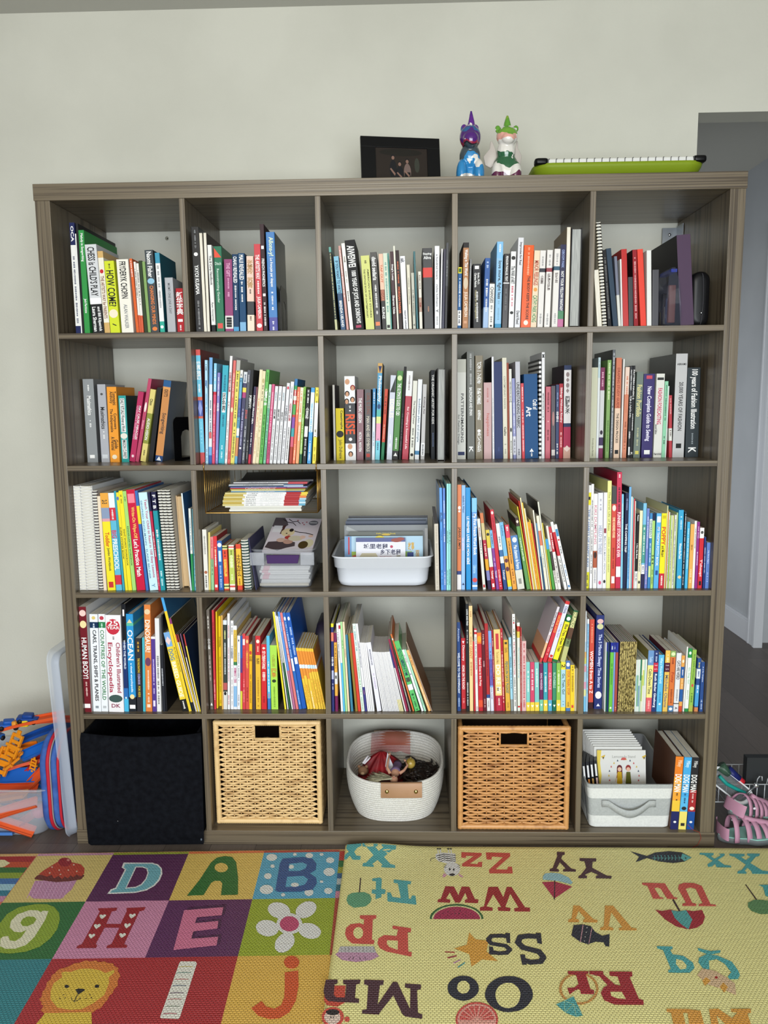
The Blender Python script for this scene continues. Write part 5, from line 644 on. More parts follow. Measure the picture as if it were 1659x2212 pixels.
4;3;74.28;1.99;39.18;0.71;25.54;0.40;21.7;;2c3470/0-0.04 e8e030/0.1-0.2 e08068;中国儿童^e8ecf4^^0.35^0.5^0.6^0^|▬^b8c0e0^^0.53^0.63^0.6^0^|~^d8dcf0^^0.68^0.75^0.45^0^;;;;;slim navy workbook with yellow tip;
4;3;75.22;1.99;39.18;0.80;22.86;0.00;19.4;;e0a848/0-0.12 702050/0.5-0.65 dcdcdc/0.8-1 702050;~^5c3c20^^0.15^0.45^0.45^0^|■^4c4c4c^^0.54^0.58^0.4^0^;;;;;gold and plum slim workbook right of slim navy workbook;
4;3;76.86;1.99;39.18;0.59;25.56;-2.05;21.7;;e6e6e8;~^4c4c4c^^0.1^0.4^0.45^0^;;;;;white slim picture book right of gold and plum slim workbook;
4;3;77.52;1.99;39.18;0.50;25.80;-2.17;21.9;;e6e6e8/0.03-0.07 b83040/0.45-1 58b8e0;;;;;;white picture book with sky blue lower half;
4;3;78.11;1.99;39.18;0.57;26.04;-2.29;22.1;;a8d898;~^4c7c4c^^0.2^0.3^0.45^0^;;;;;pale green slim picture book right of white picture book;
4;3;78.80;1.99;39.18;0.54;26.04;-2.41;22.1;;e8d4b4;~^8c6c4c^^0.3^0.4^0.45^0^;;;;;cream slim picture book right of pale green slim picture book;
4;3;79.65;1.99;39.18;0.68;22.34;-3.16;19.0;;3c7c98;;1c3c48;;;;steel blue slim book right of cream slim picture book;
4;3;80.90;1.99;39.18;0.68;22.72;-4.35;19.3;;8c7430;;;;;;gold-brown slim book right of steel blue slim book;
4;3;81.68;2.00;39.18;0.78;22.85;-4.54;19.4;;d04030;;;;;;vermilion slim book right of gold-brown slim book;
4;3;82.62;2.00;39.18;0.89;25.54;-4.90;21.7;;d8e4dc;~^4c8c9c^^0.03^0.3^0.45^0^|~^7cb080^^0.4^0.98^0.45^0^;;;;;white book with green floral print right of vermilion slim book;
4;3;83.62;2.00;39.18;0.61;25.56;-5.08;21.7;;e2e2e8/0.72-1 3c3c80;~^4c4c5c^^0.2^0.5^0.45^0^|~^a85878^^0.75^0.8^0.45^0^;;;;;white book with navy foot right of white book;
4;3;84.35;2.00;39.18;0.42;20.14;-5.36;17.1;;e6e6e8;;;;;;thin white reader, first from left among its kind;tall white readers
4;3;84.84;2.00;39.18;0.42;20.13;-5.51;17.1;;e6e6e8;;;;;;thin white reader, second from left among its kind;tall white readers
4;3;85.34;2.00;39.18;0.42;20.13;-5.66;17.1;;e6e6e8;;;;;;thin white reader, third from left among its kind;tall white readers
4;3;85.84;2.00;39.18;0.47;20.07;-5.80;17.1;;e6e6e8;;;;;;thin white reader, last from left among its kind;tall white readers
4;3;87.04;2.00;39.18;1.24;20.20;-7.85;17.2;;dedee8;~^6c6c7c^^0.1^0.4^0.45^0^|~^b8a8c8^^0.45^0.7^0.45^0^;;;;;wider white reader with grey lettering right of thin white reader;
4;3;88.60;2.00;39.18;0.37;17.61;-8.79;15.0;;e6e6e8;;;;;;short white reader, first from left among its kind;short white readers
4;3;89.07;2.00;39.18;0.35;17.58;-9.04;14.9;;e4e4e6;;;;;;short white reader, second from left among its kind;short white readers
4;3;89.52;2.00;39.18;0.32;17.56;-9.29;14.9;;e6e6e8;;;;;;short white reader, third from left among its kind;short white readers
4;3;89.94;2.00;39.18;0.32;17.54;-9.54;14.9;;dedee2;;;;;;short white reader, fourth from left among its kind;short white readers
4;3;90.37;2.00;39.18;0.32;17.57;-9.79;14.9;;e6e6e8;;;;;;short white reader, fifth from left among its kind;short white readers
4;3;90.79;2.00;39.18;0.32;17.53;-10.04;14.9;;e4e4e6;;;;;;short white reader, sixth from left among its kind;short white readers
4;3;91.21;2.00;39.18;0.32;17.54;-10.30;14.9;;e6e6e8;;;;;;short white reader, seventh from left among its kind;short white readers
4;3;91.64;2.00;39.18;0.32;17.57;-10.55;14.9;;dedee2;;;;;;short white reader, eighth from left among its kind;short white readers
4;3;92.06;2.00;39.18;0.32;17.56;-10.81;14.9;;e6e6e8;;;;;;short white reader, ninth from left among its kind;short white readers
4;3;92.49;2.00;39.18;0.32;17.59;-11.06;15.0;;e4e4e6;;;;;;short white reader, tenth from left among its kind;short white readers
4;3;92.91;2.00;39.18;0.32;17.64;-11.32;15.0;;e6e6e8;;;;;;short white reader, eleventh from left among its kind;short white readers
4;3;93.34;2.00;39.18;0.32;17.68;-11.58;15.0;;dedee2/0.8-1 e8e0b0;;;;;;short white reader, twelfth from left among its kind;short white readers
4;3;93.76;2.00;39.18;0.32;17.73;-11.83;15.1;;e6e6e8/0.8-1 e8e0b0;;;;;;short white reader, thirteenth from left among its kind;short white readers
4;3;94.18;2.00;39.18;0.32;17.79;-12.09;15.1;;e4e4e6/0.8-1 e8e0b0;;;;;;short white reader, last from left among its kind;short white readers
4;3;94.87;2.00;39.18;0.36;18.59;-13.18;15.8;;3c3c80/0.3-1 d8d4d8;;;;;;thin violet-topped booklet right of short white reader;
4;3;95.29;2.00;39.18;0.60;21.53;-13.29;18.3;;8c2848;;;;;;maroon slim book leaning left beside thin violet-topped booklet;
4;3;96.19;2.00;39.18;0.36;22.61;-13.96;19.2;;3c4c38/0.6-1 8c8c88;~^c8d8c8^^0.4^0.8^0.45^0^;;;;;thin grey-green book leaning left beside maroon slim book;
4;3;97.08;2.01;39.18;0.42;23.20;-15.22;19.7;;d07038;●^e8e8d8^^0.05^0.08^0.6^0^;;;;;thin orange book leaning left beside thin grey-green book;
4;3;97.74;2.01;39.18;1.37;21.09;-15.77;17.9;;5cb868/0.62-0.7 e0e4e4;幼儿心算学习本^1c4c58^^0.1^0.5^0.6^0^|▮▯▮^3c3c3c^^0.52^0.58^0.6^0^|●^1c5c34^^0.75^0.78^0.4^0^|~^1c4c34^^0.8^0.97^0.45^0^;;;;;bright green workbook with Chinese title leaning left;
4;3;99.57;2.01;39.18;0.62;18.68;-16.96;15.9;;e4e6e6;~^4c4c4c^^0.08^0.2^0.45^0^|◆^2c4c7c^^0.38^0.41^0.4^0^;;;;;white slim workbook leaning left beside bright green workbook;
4;3;100.37;2.01;39.18;0.50;18.80;-17.36;16.0;;a8dcc0;~^4c8c70^^0.7^0.9^0.45^0^;;;;;mint slim workbook leaning left beside white slim workbook;
4;3;101.50;2.01;39.18;0.71;18.75;-19.09;15.9;;e8b070;~^8c5c30^^0.08^0.25^0.45^0^|~^f4e0c8^^0.6^0.9^0.45^0^;;;;;apricot workbook leaning left, last upright;
4;3;102.35;2.01;39.18;0.25;21.43;-19.30;20.0;;a89484;;8c6448;;plastic_folder;folder;clear plastic folder of brown printed sheets;
4;4;109.63;2.32;39.18;0.94;25.71;-0.55;21.9;;2c4880;WELCOME TO THE SYMPHONY^e0e8f4^^0.34^0.8^0.5^0^|Amadeo^a8b8d8^^0.04^0.24^0.4^0^|~^a8c0e0^^0.85^0.95^0.45^0^;;;;;navy picture book reading WELCOME TO THE SYMPHONY;
4;4;110.91;3.85;39.18;1.25;20.69;-0.69;17.6;;c03038;Discovery^f4e0e0^^0.1^0.32^0.5^0^|HONK ON THE ROAD!^f4e8e4^^0.38^0.72^0.45^0^|▼^f0e8f0^^0.04^0.08^0.4^0^|~^e89090^^0.85^0.93^0.45^0^;;;;;red picture book with ON THE ROAD title;
4;4;112.18;2.32;39.18;0.78;30.94;-0.69;26.3;;1c2024;LOOK AND FIND^e0e4e4^^0.05^0.2^0.45^0^|~^c8cccc^^0.24^0.36^0.45^0^|~^e0e4e4^^0.73^0.95^0.45^0^;;;;;tall black picture book reading LOOK AND FIND;
4;4;113.11;2.32;39.18;0.99;30.34;-0.82;25.8;;e8c890;GIANT^c87838^^0.38^0.5^0.6^0^|~^a87848^^0.05^0.1^0.45^0^|~^a86838^^0.25^0.36^0.45^0^|~^a86838^^0.53^0.66^0.45^0^;;;;;cream picture book with orange GIANT title;
4;4;114.30;2.32;39.18;0.45;20.20;-1.37;17.2;;c02c38;;;;;;slim red picture book right of cream picture book;
4;4;114.82;2.32;39.18;0.70;23.92;-1.52;20.3;;e2e0de/0-0.07 c03040/0.02-0.04 e2e0de;OLIVE, the other REINDEER^6c6c6c^^0.1^0.5^0.5^0^|■^c8ccd4^^0.55^0.66^0.5^0^|~^b83040^^0.93^0.98^0.45^0^;;;;;white and red striped picture book about a reindeer;
4;4;115.62;2.32;39.18;1.22;22.72;-1.69;19.3;;b82430/0-0.14 e07030/0.86-0.95 d85030;Daniel Goes to the Potty^f8e8e4^^0.32^0.68^0.45^0^|●^e8a030^^0.04^0.12^0.7^0^;;;;;red picture book reading Goes to the Potty;
4;4;116.93;2.32;39.18;0.94;23.49;-1.88;20.0;;5c1c28;A is for Abby^e0c8c8^^0.05^0.18^0.4^0^|~^c8a0a4^^0.38^0.45^0.45^0^|~^c8a0a4^^0.85^0.95^0.45^0^;;;;;maroon picture book reading A is for;
4;4;117.96;2.32;39.18;0.91;25.35;-2.06;21.6;;a82c30/0.81-0.85 2c4c88/0.85-1 dcdcdc;~^6c1c20^^0.3^0.6^0.45^0^|~^8c8c8c^^0.88^0.95^0.45^0^;;;;;red picture book with white foot right of maroon picture book;
4;4;119.02;2.32;39.18;0.87;23.20;-2.36;19.7;;7ca4e0/0.35-0.68 6c5ca8/0.7-1 d8d8e8;~^e84c5c^^0.12^0.2^0.45^0^|~^3c4c90^^0.25^0.6^0.45^0^|Love, Lucas^5c5c8c^^0.7^0.85^0.4^0^;;;;;blue and violet picture book right of red picture book;
4;4;119.96;2.32;39.18;0.47;23.44;-2.49;19.9;;982430;~^e0b0b0^^0.1^0.2^0.45^0^|~^e0b0b0^^0.3^0.6^0.45^0^;;;;;slim dark red picture book right of blue and violet picture book;
4;4;120.47;2.32;39.18;1.85;23.62;-2.31;20.1;;e8c880/0.81-1 b02c44;DO RE MI^f8f0dc^^0.43^0.78^0.5^0^|The Sound of Music^b8944c^^0.27^0.42^0.3^0^|▮^c03840^^0.05^0.24^0.35^0^|~^f0d8d8^^0.84^0.95^0.45^0^;;;;;wide cream book reading DO RE MI;
4;4;122.37;2.33;39.18;0.63;23.96;-2.38;20.4;;b02434;~^f0d0c0^^0.05^0.12^0.45^0^|~^f4e0d0^^0.28^0.9^0.45^0^;;;;;slim red book with cream lettering right of wide cream book;
4;4;123.24;2.33;39.18;1.26;20.62;-2.61;17.5;;d8a840;PENGUIN SAYS 'PLEASE'^3c7470^^0.3^0.75^0.5^0^|DAHL^8c6c30^^0.11^0.18^0.45^0^|▫^3c3c24^^0.03^0.06^0.4^0^|~^a87c30^^0.88^0.95^0.45^0^;;;;;ochre picture book reading PENGUIN SAYS PLEASE;
4;4;124.60;2.33;39.18;0.73;21.34;-2.34;18.1;;98c8dc/0.84-1 8c9494;~^4c6c7c^^0.08^0.12^0.45^0^|~^3c5464^^0.26^0.68^0.45^0^;;;;;pale blue picture book with grey foot;
4;4;125.46;2.33;39.18;0.80;28.01;-1.73;23.8;;e6e6e2;THE ULTIMATE CONSTRUCTION^b84060^^0.28^0.62^0.45^0^|~^1c1c1c^^0.03^0.07^0.45^0^|●^c02c3c^^0.08^0.1^0.4^0^|~^1c1c1c^^0.15^0.25^0.45^0^|~^1c1c1c^^0.65^0.95^0.45^0^;;;;;tall white picture book with pink capitals;
4;4;126.52;2.33;39.18;0.73;25.55;-1.15;21.7;;d8dcd0/0-0.02 e6e6e2/0.04-0.1 b83c30/0.1-0.17 d8c050;The Complete Book of Dogs^7cacb8^^0.22^0.68^0.45^0^|▬^c83c3c^^0.94^0.96^0.6^0^;;;;;white picture book on dogs and puppies;
4;4;127.33;2.33;39.18;0.30;24.11;-0.87;20.5;;c04040;~^e0d0c8^^0.1^0.9^0.45^0^;;;;;thin red storybook right of white picture book on dogs;
4;4;127.73;2.33;39.18;1.17;20.28;-0.84;17.2;;d8b0b0;~^b03c48^^0.03^0.95^0.45^0^;;;;;pink patterned slim books right of thin red storybook;
4;4;128.97;2.33;39.18;1.01;14.26;-1.05;12.1;;7cc4c0/0.82-1 e8cc48;~^e8f4f0^^0.15^0.6^0.45^0^|▼^f4f4e0^^0.88^0.93^0.5^0^;;;;;reader with aqua spine and yellow foot, first in set;
4;4;130.07;2.33;39.18;1.15;14.21;-1.05;12.1;;c84868/0.82-1 e8cc48;~^f4d8e0^^0.15^0.6^0.45^0^|▼^f4f4e0^^0.88^0.93^0.5^0^;;;;;reader with pink spine and yellow foot;
4;4;131.33;2.33;39.18;1.21;14.16;-1.28;12.0;;7cc0bc/0.82-1 e8cc48;~^e8f4f0^^0.13^0.5^0.45^0^|▼^f4f4e0^^0.88^0.93^0.5^0^;;;;;reader with aqua spine and yellow foot, third in set;
4;4;132.67;2.33;39.18;0.98;13.77;-1.24;11.7;;682858/0.76-1 78c0a0;KING WHISKERS^d8b8d0^^0.2^0.55^0.45^0^|▼^e8f4e8^^0.85^0.9^0.5^0^;;;;;reader with plum spine and mint foot;
4;4;133.76;2.33;39.18;1.14;14.01;-1.18;11.9;;3c9cac/0.77-1 e8cc48;~^d8f0f0^^0.15^0.6^0.45^0^|▼^f4f4e0^^0.85^0.9^0.5^0^;;;;;reader with turquoise spine and yellow foot;
4;4;135.03;2.33;39.18;1.07;13.89;-1.14;11.8;;c85068/0.77-1 58a8c8;ICE PRINCE^f0b0c0^^0.2^0.55^0.5^0^|▼^e8f4f8^^0.85^0.9^0.5^0^;;;;;reader with pink spine and blue foot;
4;4;136.22;2.33;39.18;1.05;14.01;-0.99;11.9;;3c8868/0.78-1 1c6850;RUTHEBELE^a8d0bc^^0.2^0.52^0.5^0^|▼^e8f4e8^^0.87^0.92^0.5^0^;;;;;reader with green spine and darker foot;
4;4;137.34;2.33;39.18;1.12;13.96;-0.84;11.9;;88b84c/0.77-1 e8cc48;~^e8f4d0^^0.15^0.6^0.45^0^|▼^f4f4e0^^0.85^0.9^0.5^0^;;;;;reader with lime spine and yellow foot;
4;4;138.55;2.34;39.18;1.31;14.32;-0.89;12.2;;a6cedc/0-0.16 e8d840/0.92-1 e8d448;Go, Train, Go!^3c4c40^^0.24^0.66^0.5^0^|2^3c3420^^0.05^0.12^0.6^0^|~^4c84a0^^0.8^0.87^0.45^0^;;;;;blue and yellow reader reading Go, Train, Go!;
4;4;140.00;2.34;39.18;1.21;14.65;-1.31;12.5;;e8b83c/0-0.17 4c70b0/0.94-1 4c78b0;STOP, TRAIN, STOP!^c05c34^^0.2^0.68^0.5^0^|●^e8e8f0^^0.04^0.12^0.6^0^|~^7c5c20^^0.8^0.9^0.45^0^;;;;;gold reader reading STOP, TRAIN, STOP!;
4;4;141.23;2.34;39.18;1.10;13.35;-1.06;11.3;;e8c830;~^4c3c20^^0.03^0.13^0.45^0^|~^8c6420^^0.18^0.6^0.45^0^|■^d04838^^0.87^0.93^0.4^0^;;;;;yellow reader with brown print right of gold reader;
4;4;142.35;2.34;39.18;0.25;12.31;-1.08;10.5;;e4d8b0;;;;;;thin cream booklet, left of two;
4;4;142.63;2.34;39.18;0.26;12.42;0.00;10.6;;e0d8b8;;;;;;thin cream booklet against divider right of thin cream booklet;
4;41;132.30;2.20;53.55;0.66;16.45;16.74;14.0;;e0b088/0-0.65 d8d0d8/0.92-1 c83c38;Ducks on the Move^3c3c44^^0.1^0.45^0.5^0^|~^a86c48^^0.5^0.62^0.45^0^;;;;;slim white and orange book tilted right atop the readers;
4;41;133.26;2.20;53.65;1.02;14.65;16.59;12.5;;c8303c;GEORGE DAYS^f0a048^^0.05^0.4^0.5^0^|~^e89898^^0.7^0.85^0.45^0^;;;;;red book tilted right atop the readers;
4;41;134.55;2.20;53.66;1.16;17.92;15.42;15.2;;d8d8e6/0-0.05 c83030/0.93-1 c83030;Olivia^5c5c8c^^0.08^0.2^0.5^0^|I Am a Big Sister^9c94c8^^0.35^0.6^0.45^0^|■^c83030^^0.88^0.92^0.5^0^;;;;;lilac-white book tilted right atop the readers;
4;41;135.92;2.20;53.74;1.38;13.89;15.99;11.8;;1c6838/0.15-0.95 f0e028;Blue Train, Green Train^1c1c20^^0.2^0.78^0.55^0^|●^e8e8e0^^0.04^0.12^0.6^0^;;;;;green and yellow book reading Blue Train, Green Train;
4;41;138.12;2.20;53.66;1.33;15.07;13.05;12.8;;6c7c50/0-0.03 2c5c3c/0.33-0.55 5c4030/0.7-1 b8b87c;HAUPPAUGE^f0e8a8^^0.04^0.34^0.6^0^|~^3c3c28^^0.5^0.65^0.45^0^;;;;;camouflage-green book tilted right atop the readers, outermost;
4;5;144.78;1.90;39.18;0.60;28.82;-0.81;24.5;;b8d0e0/0-0.3 e0e4e8/0.4-0.46 e0b070/0.46-0.52 d8d070/0.54-0.6 e0a0b0/0.7-0.77 e0a0b8/0.78-0.84 e0dc98/0.85-1 78bce0;;;;;;white picture book with pastel blocks;
4;5;145.42;1.90;39.18;0.52;26.60;-0.47;22.6;;98c0dc/0-0.05 e0e4e8;~^4c88b8^^0.05^0.3^0.45^0^|~^5c9c8c^^0.5^0.8^0.45^0^;;;;;slim pale blue picture book right of white picture book;
4;5;146.63;4.17;39.18;1.30;25.88;-0.46;22.0;;c84c3c/0.93-1 3c1c20;WOMEN from A to Z^f4e4e0^^0.35^0.83^0.55^0^|~^e89878^^0.05^0.25^0.45^0^;;;;;red picture book reading WOMEN FROM A TO Z;
4;5;148.11;3.84;39.18;2.25;27.19;0.00;23.1;;24306c;The 5 Minute Sleepy Time Stories^c8d0f0^^0.2^0.77^0.4^0^|●^d8b0b0^^0.04^0.09^0.6^0^|◖^c8c898^^0.09^0.15^0.6^0^|●^e8e0e0^^0.81^0.89^0.6^0^|▲^e8e8f0^^0.94^0.97^0.4^0^;;;;;tall wide navy storybook reading 5 Minute Sleepy Time Stories;
4;5;150.53;1.90;39.18;0.30;19.99;-0.44;17.0;;dce0dc;;;;;;thin white classic reader right of tall wide navy storybook;
4;5;150.87;1.90;39.18;0.30;19.99;-0.52;17.0;;1c5c44/0-0.13 24308c;;;;;;thin dark green classic reader right of thin white classic reader;
4;5;151.22;1.90;39.18;0.47;20.04;-0.61;17.0;;1c3060;;;;;;thin navy classic reader right of thin dark green classic reader;
4;5;151.76;1.90;39.18;0.94;19.93;0.00;16.9;;68b848/0-0.14 24308c;~^e8f0e0^^0.05^0.1^0.45^0^|~^3c7c2c^^0.3^0.6^0.45^0^|●^e8f0e0^^0.93^0.96^0.4^0^;;;;;green classic reader with navy top right of thin navy classic reader;
4;5;152.75;1.90;39.18;0.45;19.98;-0.09;17.0;;7898d0/0-0.14 24308c;~^e0e8f8^^0.05^0.1^0.45^0^;;;;;thin periwinkle classic reader right of green classic reader;
4;5;153.25;1.90;39.18;0.69;19.93;0.00;16.9;;a04840/0-0.14 24308c;~^e8c080^^0.93^0.97^0.45^0^;;;;;thin brick red classic reader right of thin periwinkle classic reader;
4;5;154.19;1.90;39.18;0.49;20.12;0.57;17.1;;GOLD;;;;;;slim storybook with gold foil spine, first from left among its kind;gold-foil-spined storybooks
4;5;154.73;1.90;39.18;0.47;20.17;0.48;17.1;;GOLD;;;;;;slim storybook with gold foil spine, second from left among its kind;gold-foil-spined storybooks
4;5;155.25;1.90;39.18;0.47;20.17;0.45;17.1;;GOLD;;;;;;slim storybook with gold foil spine, third from left among its kind;gold-foil-spined storybooks
4;5;155.77;1.90;39.18;0.47;20.17;0.50;17.1;;GOLD;;;;;;slim storybook with gold foil spine, fourth from left among its kind;gold-foil-spined storybooks
4;5;156.29;1.90;39.18;0.47;20.17;0.49;17.1;;GOLD;;;;;;slim storybook with gold foil spine, fifth from left among its kind;gold-foil-spined storybooks
4;5;156.81;1.90;39.18;0.47;20.17;0.47;17.1;;GOLD;;;;;;slim storybook with gold foil spine, sixth from left among its kind;gold-foil-spined storybooks
4;5;157.33;1.90;39.18;0.47;20.17;0.52;17.1;;GOLD;;;;;;slim storybook with gold foil spine, seventh from left among its kind;gold-foil-spined storybooks
4;5;157.85;1.90;39.18;0.49;20.17;0.50;17.1;;GOLD;;;;;;slim storybook with gold foil spine, eighth from left among its kind;gold-foil-spined storybooks
4;5;158.40;1.91;39.18;0.44;20.17;0.41;17.1;;GOLD;;;;;;slim storybook with gold foil spine, last from left among its kind;gold-foil-spined storybooks
4;5;158.89;1.91;39.18;0.35;14.99;0.35;12.7;;e4e8e4/0.3-0.6 a8c8d0;;;;;;thin white-and-green pamphlet, first from left among its kind;white and green pamphlets
4;5;159.29;1.91;39.18;0.35;15.04;0.42;12.8;;d8e8dc/0.3-0.9 88b898;;;;;;thin white-and-green pamphlet, second from left among its kind;white and green pamphlets
4;5;159.68;1.91;39.18;0.32;15.04;0.50;12.8;;e4e8e4/0.5-0.9 88a8c0;;;;;;thin white-and-green pamphlet, third from left among its kind;white and green pamphlets
4;5;160.05;1.91;39.18;0.35;15.04;0.39;12.8;;2c7c5c/0.4-1 a8c8b8;;;;;;thin white-and-green pamphlet, fourth from left among its kind;white and green pamphlets
4;5;160.45;1.91;39.18;0.32;15.03;0.57;12.8;;e4e4c8/0.3-0.8 b0c870;;;;;;thin white-and-green pamphlet, fifth from left among its kind;white and green pamphlets
4;5;160.82;1.91;39.18;0.32;15.03;0.46;12.8;;e8e8dc/0.2-0.5 d0d870;;;;;;thin white-and-green pamphlet, sixth from left among its kind;white and green pamphlets
4;5;161.19;1.91;39.18;0.32;15.08;0.53;12.8;;b8d8c8/0.5-1 dce0dc;;;;;;thin white-and-green pamphlet, seventh from left among its kind;white and green pamphlets
4;5;161.56;1.91;39.18;0.30;15.11;0.42;12.8;;e4e8e4;;;;;;thin white-and-green pamphlet, last from left among its kind;white and green pamphlets
4;5;161.95;1.91;39.20;1.58;17.64;0.77;15.0;;e8dc88/0-0.24 6890c0/0.77-1 d86068;Calm-Down Time^5c5c4c^^0.3^0.71^0.45^0^|Toddler^b8d0e8^^0.1^0.2^0.4^0^|~^f0b8b8^^0.82^0.95^0.45^0^;8c8440;;;;pastel board book reading Calm-Down Time;
4;5;163.58;1.91;39.19;1.26;17.66;0.67;15.0;;2c3c70/0.2-0.35 c03048;Ruth Bader Ginsburg^e8ecf4^^0.38^0.93^0.5^0^|I Look^f4e0e0^^0.21^0.27^0.5^0^H|Up To^f4e0e0^^0.28^0.33^0.5^0^H|~^c8d0e8^^0.04^0.17^0.45^0^;;;;;navy board book with red badge right of pastel board book;
4;5;164.97;1.91;39.19;1.53;16.37;0.45;13.9;;58b0dc;What a Wonderful World^c8ecf8^^0.05^0.5^0.35^0^|~^2c7cb0^^0.62^0.82^0.45^0^|●^e8f4f8^^0.85^0.88^0.3^0^;;;;;light blue board book right of navy board book;
4;5;166.64;1.91;39.20;1.33;17.64;0.84;15.0;;e0b858/0.2-0.35 502038;Michelle Obama^7c7474^^0.4^0.93^0.5^0^|I Look^f0d8e0^^0.21^0.27^0.5^0^H|Up To^f0d8e0^^0.28^0.33^0.5^0^H|~^f4e8c0^^0.04^0.17^0.45^0^;5c1c2c;;;;gold board book with plum badge right of light blue board book;
4;5;168.12;1.91;39.19;1.41;17.51;0.57;14.9;;d07038/0-0.1 88a860/0.9-1 5078a0;Potty^a83c24^^0.35^0.52^0.5^0^|~^7c2c1c^^0.12^0.22^0.45^0^|~^7c3820^^0.63^0.87^0.45^0^|●^e8e8e8^^0.93^0.98^0.5^0^|●^d8e8b0^^0.02^0.08^0.6^0^;;;;;orange board book reading Potty;
4;5;169.65;1.91;39.20;1.38;16.91;1.02;14.4;;dadade/0.855-0.87 1c1c1c;CATS ARE WEIRD^2c2c2c^^0.13^0.45^0.5^0^|~^8c8c8c^^0.62^0.8^0.45^0^|A^2c2c2c^^0.92^0.96^0.4^0^;;;;;white board book reading CATS ARE WEIRD;
4;5;171.13;1.91;39.19;0.84;16.18;0.95;13.8;;e0a050/0.2-0.4 2c5ca0/0.6-0.82 2c5ca0/0.9-1 c84830;●^e8e0c8^^0.07^0.13^0.5^0^|~^e8e8f0^^0.25^0.35^0.45^0^|~^f0d0a0^^0.42^0.58^0.45^0^;;;;;orange and blue block board book right of white board book;
4;5;172.24;1.91;39.19;0.37;18.71;1.21;15.9;;e6e6e2;;;;;;thin white board book right of orange and blue block board;
4;5;172.71;1.91;39.20;1.01;18.26;1.35;15.5;;e4e8e4/0-0.15 2c8848/0.95-1 2c8848;Go, Dog. Go!^8cbc98^^0.3^0.56^0.5^0^|~^a8b8a8^^0.66^0.8^0.45^0^|●^e0f0e0^^0.05^0.1^0.5^0^;;;;;white board book with green ends right of thin white board book;
4;5;173.84;1.92;39.21;1.11;17.80;1.33;15.1;;90b850/0.9-1 a8b050;Busy Little Dinosaur^4c7434^^0.06^0.5^0.35^0^|✿^c84c48^^0.55^0.6^0.4^0^|~^3c5c2c^^0.7^0.85^0.45^0^;;;;;lime board book right of white board book;
4;5;175.39;1.92;39.20;1.01;15.40;1.32;13.1;;2c4c88/0.2-0.38 d8e0e8/0.5-0.9 4898d0/0.92-1 c88050;~^e8d860^^0.08^0.18^0.45^0^|~^2c4c88^^0.24^0.34^0.45^0^|~^e8f0f8^^0.5^0.65^0.45^0^;;;;;blue board book with white cloud and orange foot;
4;5;176.80;1.92;39.18;0.96;14.32;0.00;12.2;;2c4c88;A is for Airplane^d8e0f0^^0.07^0.42^0.3^0^|~^b8c8e0^^0.76^0.95^0.45^0^;;;;;navy board book reading A is for Airplane;
5;5;170.08;1.69;4.22;2.24;21.89;1.99;18.6;;e07c28/0.28-0.6 e8a038/0.6-0.76 e8c040/0.75-1 24285c;DOG MAN^f4f4f0^^0.24^0.48^0.62^0^|~^1c1c1c^^0.5^0.6^0.45^0^|Pilkey^f0c8a0^^0.05^0.14^0.5^0^|●^e8e8e8^^0.88^0.91^0.4^0^;5c3c2c;;comic_book;;orange and navy comic hardback, left of the three;
5;5;172.39;1.71;4.22;2.11;21.67;2.21;18.4;;48a4dc/0.55-0.75 58b0e0/0.75-1 e8d870;DOG MAN^f4f4f0^^0.24^0.48^0.62^0^|~^1c3c60^^0.5^0.62^0.45^0^|Pilkey^c8e8f8^^0.05^0.14^0.5^0^|●^2c2c2c^^0.68^0.73^0.5^0^|■^2c2c2c^^0.91^0.95^0.4^0^;;;comic_book;;sky blue and yellow comic hardback, middle of the three;
5;5;174.70;1.73;4.20;2.04;21.61;1.72;18.4;;26262a/0.45-0.75 a02c30/0.75-1 1c4c94;DOG MAN^f4f4f0^^0.24^0.48^0.62^0^|~^f0d8d0^^0.5^0.62^0.45^0^|Pilkey^c8c8c8^^0.05^0.14^0.5^0^|●^f0e0d0^^0.68^0.73^0.5^0^|●^e8e8e8^^0.88^0.91^0.4^0^;;;comic_book;;black, red and blue comic hardback, right of the three;'''
GRP = {1: 'top row', 2: 'second row', 3: 'middle row', 4: 'fourth row', 5: 'bottom row'}
CELL = {1: 'far-left cell', 2: 'second cell', 3: 'centre cell', 4: 'fourth cell', 41: 'fourth cell', 5: 'far-right cell'}
KIND = {(2,2): 'picture_book', (3,1): 'workbook', (3,2): 'picture_book', (3,3): 'picture_book', (3,4): 'picture_book', (3,5): 'picture_book', (4,2): 'picture_book', (4,3): 'picture_book', (4,4): 'picture_book', (4,41): 'picture_book', (4,5): 'picture_book'}
def build_books():
    for ln in BOOKS.split('\n'):
        p = ln.split(';')
        r, c = int(p[0]), int(p[1]); x, y, z, t, H, th, d = map(float, p[2:9]); cs = p[10].split('/')
        bands = []
        for b in cs[1:]:
            rg, cl = b.split(' '); a0, a1 = rg.split('-'); bands.append((float(a0), float(a1), cl))
        texts = [q.split('^') for q in p[11].split('|')] if p[11] else []
        name = p[14] or KIND.get((r, c), 'book'); cat = p[15] or ('notebook' if p[9] == 'S' else name.replace('_', ' '))
        rt = make_book(x, y, z, t, H, th, d, p[9], cs[0], bands, texts, p[12], p[13], name, cat, p[16]+', %s %s' % (GRP[r], CELL[c]), p[17] or ('books in the %s %s' % (GRP[r], CELL[c])))
        if 'ribbon' in p[16]:
            rb = MB(); rb.add([(.15, 1, H-.1), (.95, 1, H-.1), (.8, 1.1, H+2), (.45, 1.2, H+4.6), (-.45, 1.2, H+4.7), (-.2, 1.1, H+2)], [(0,1,4,5),(1,2,3,4)], mat('1c1816', .5, 'ribbon')); rb.build('ribbon', rt)
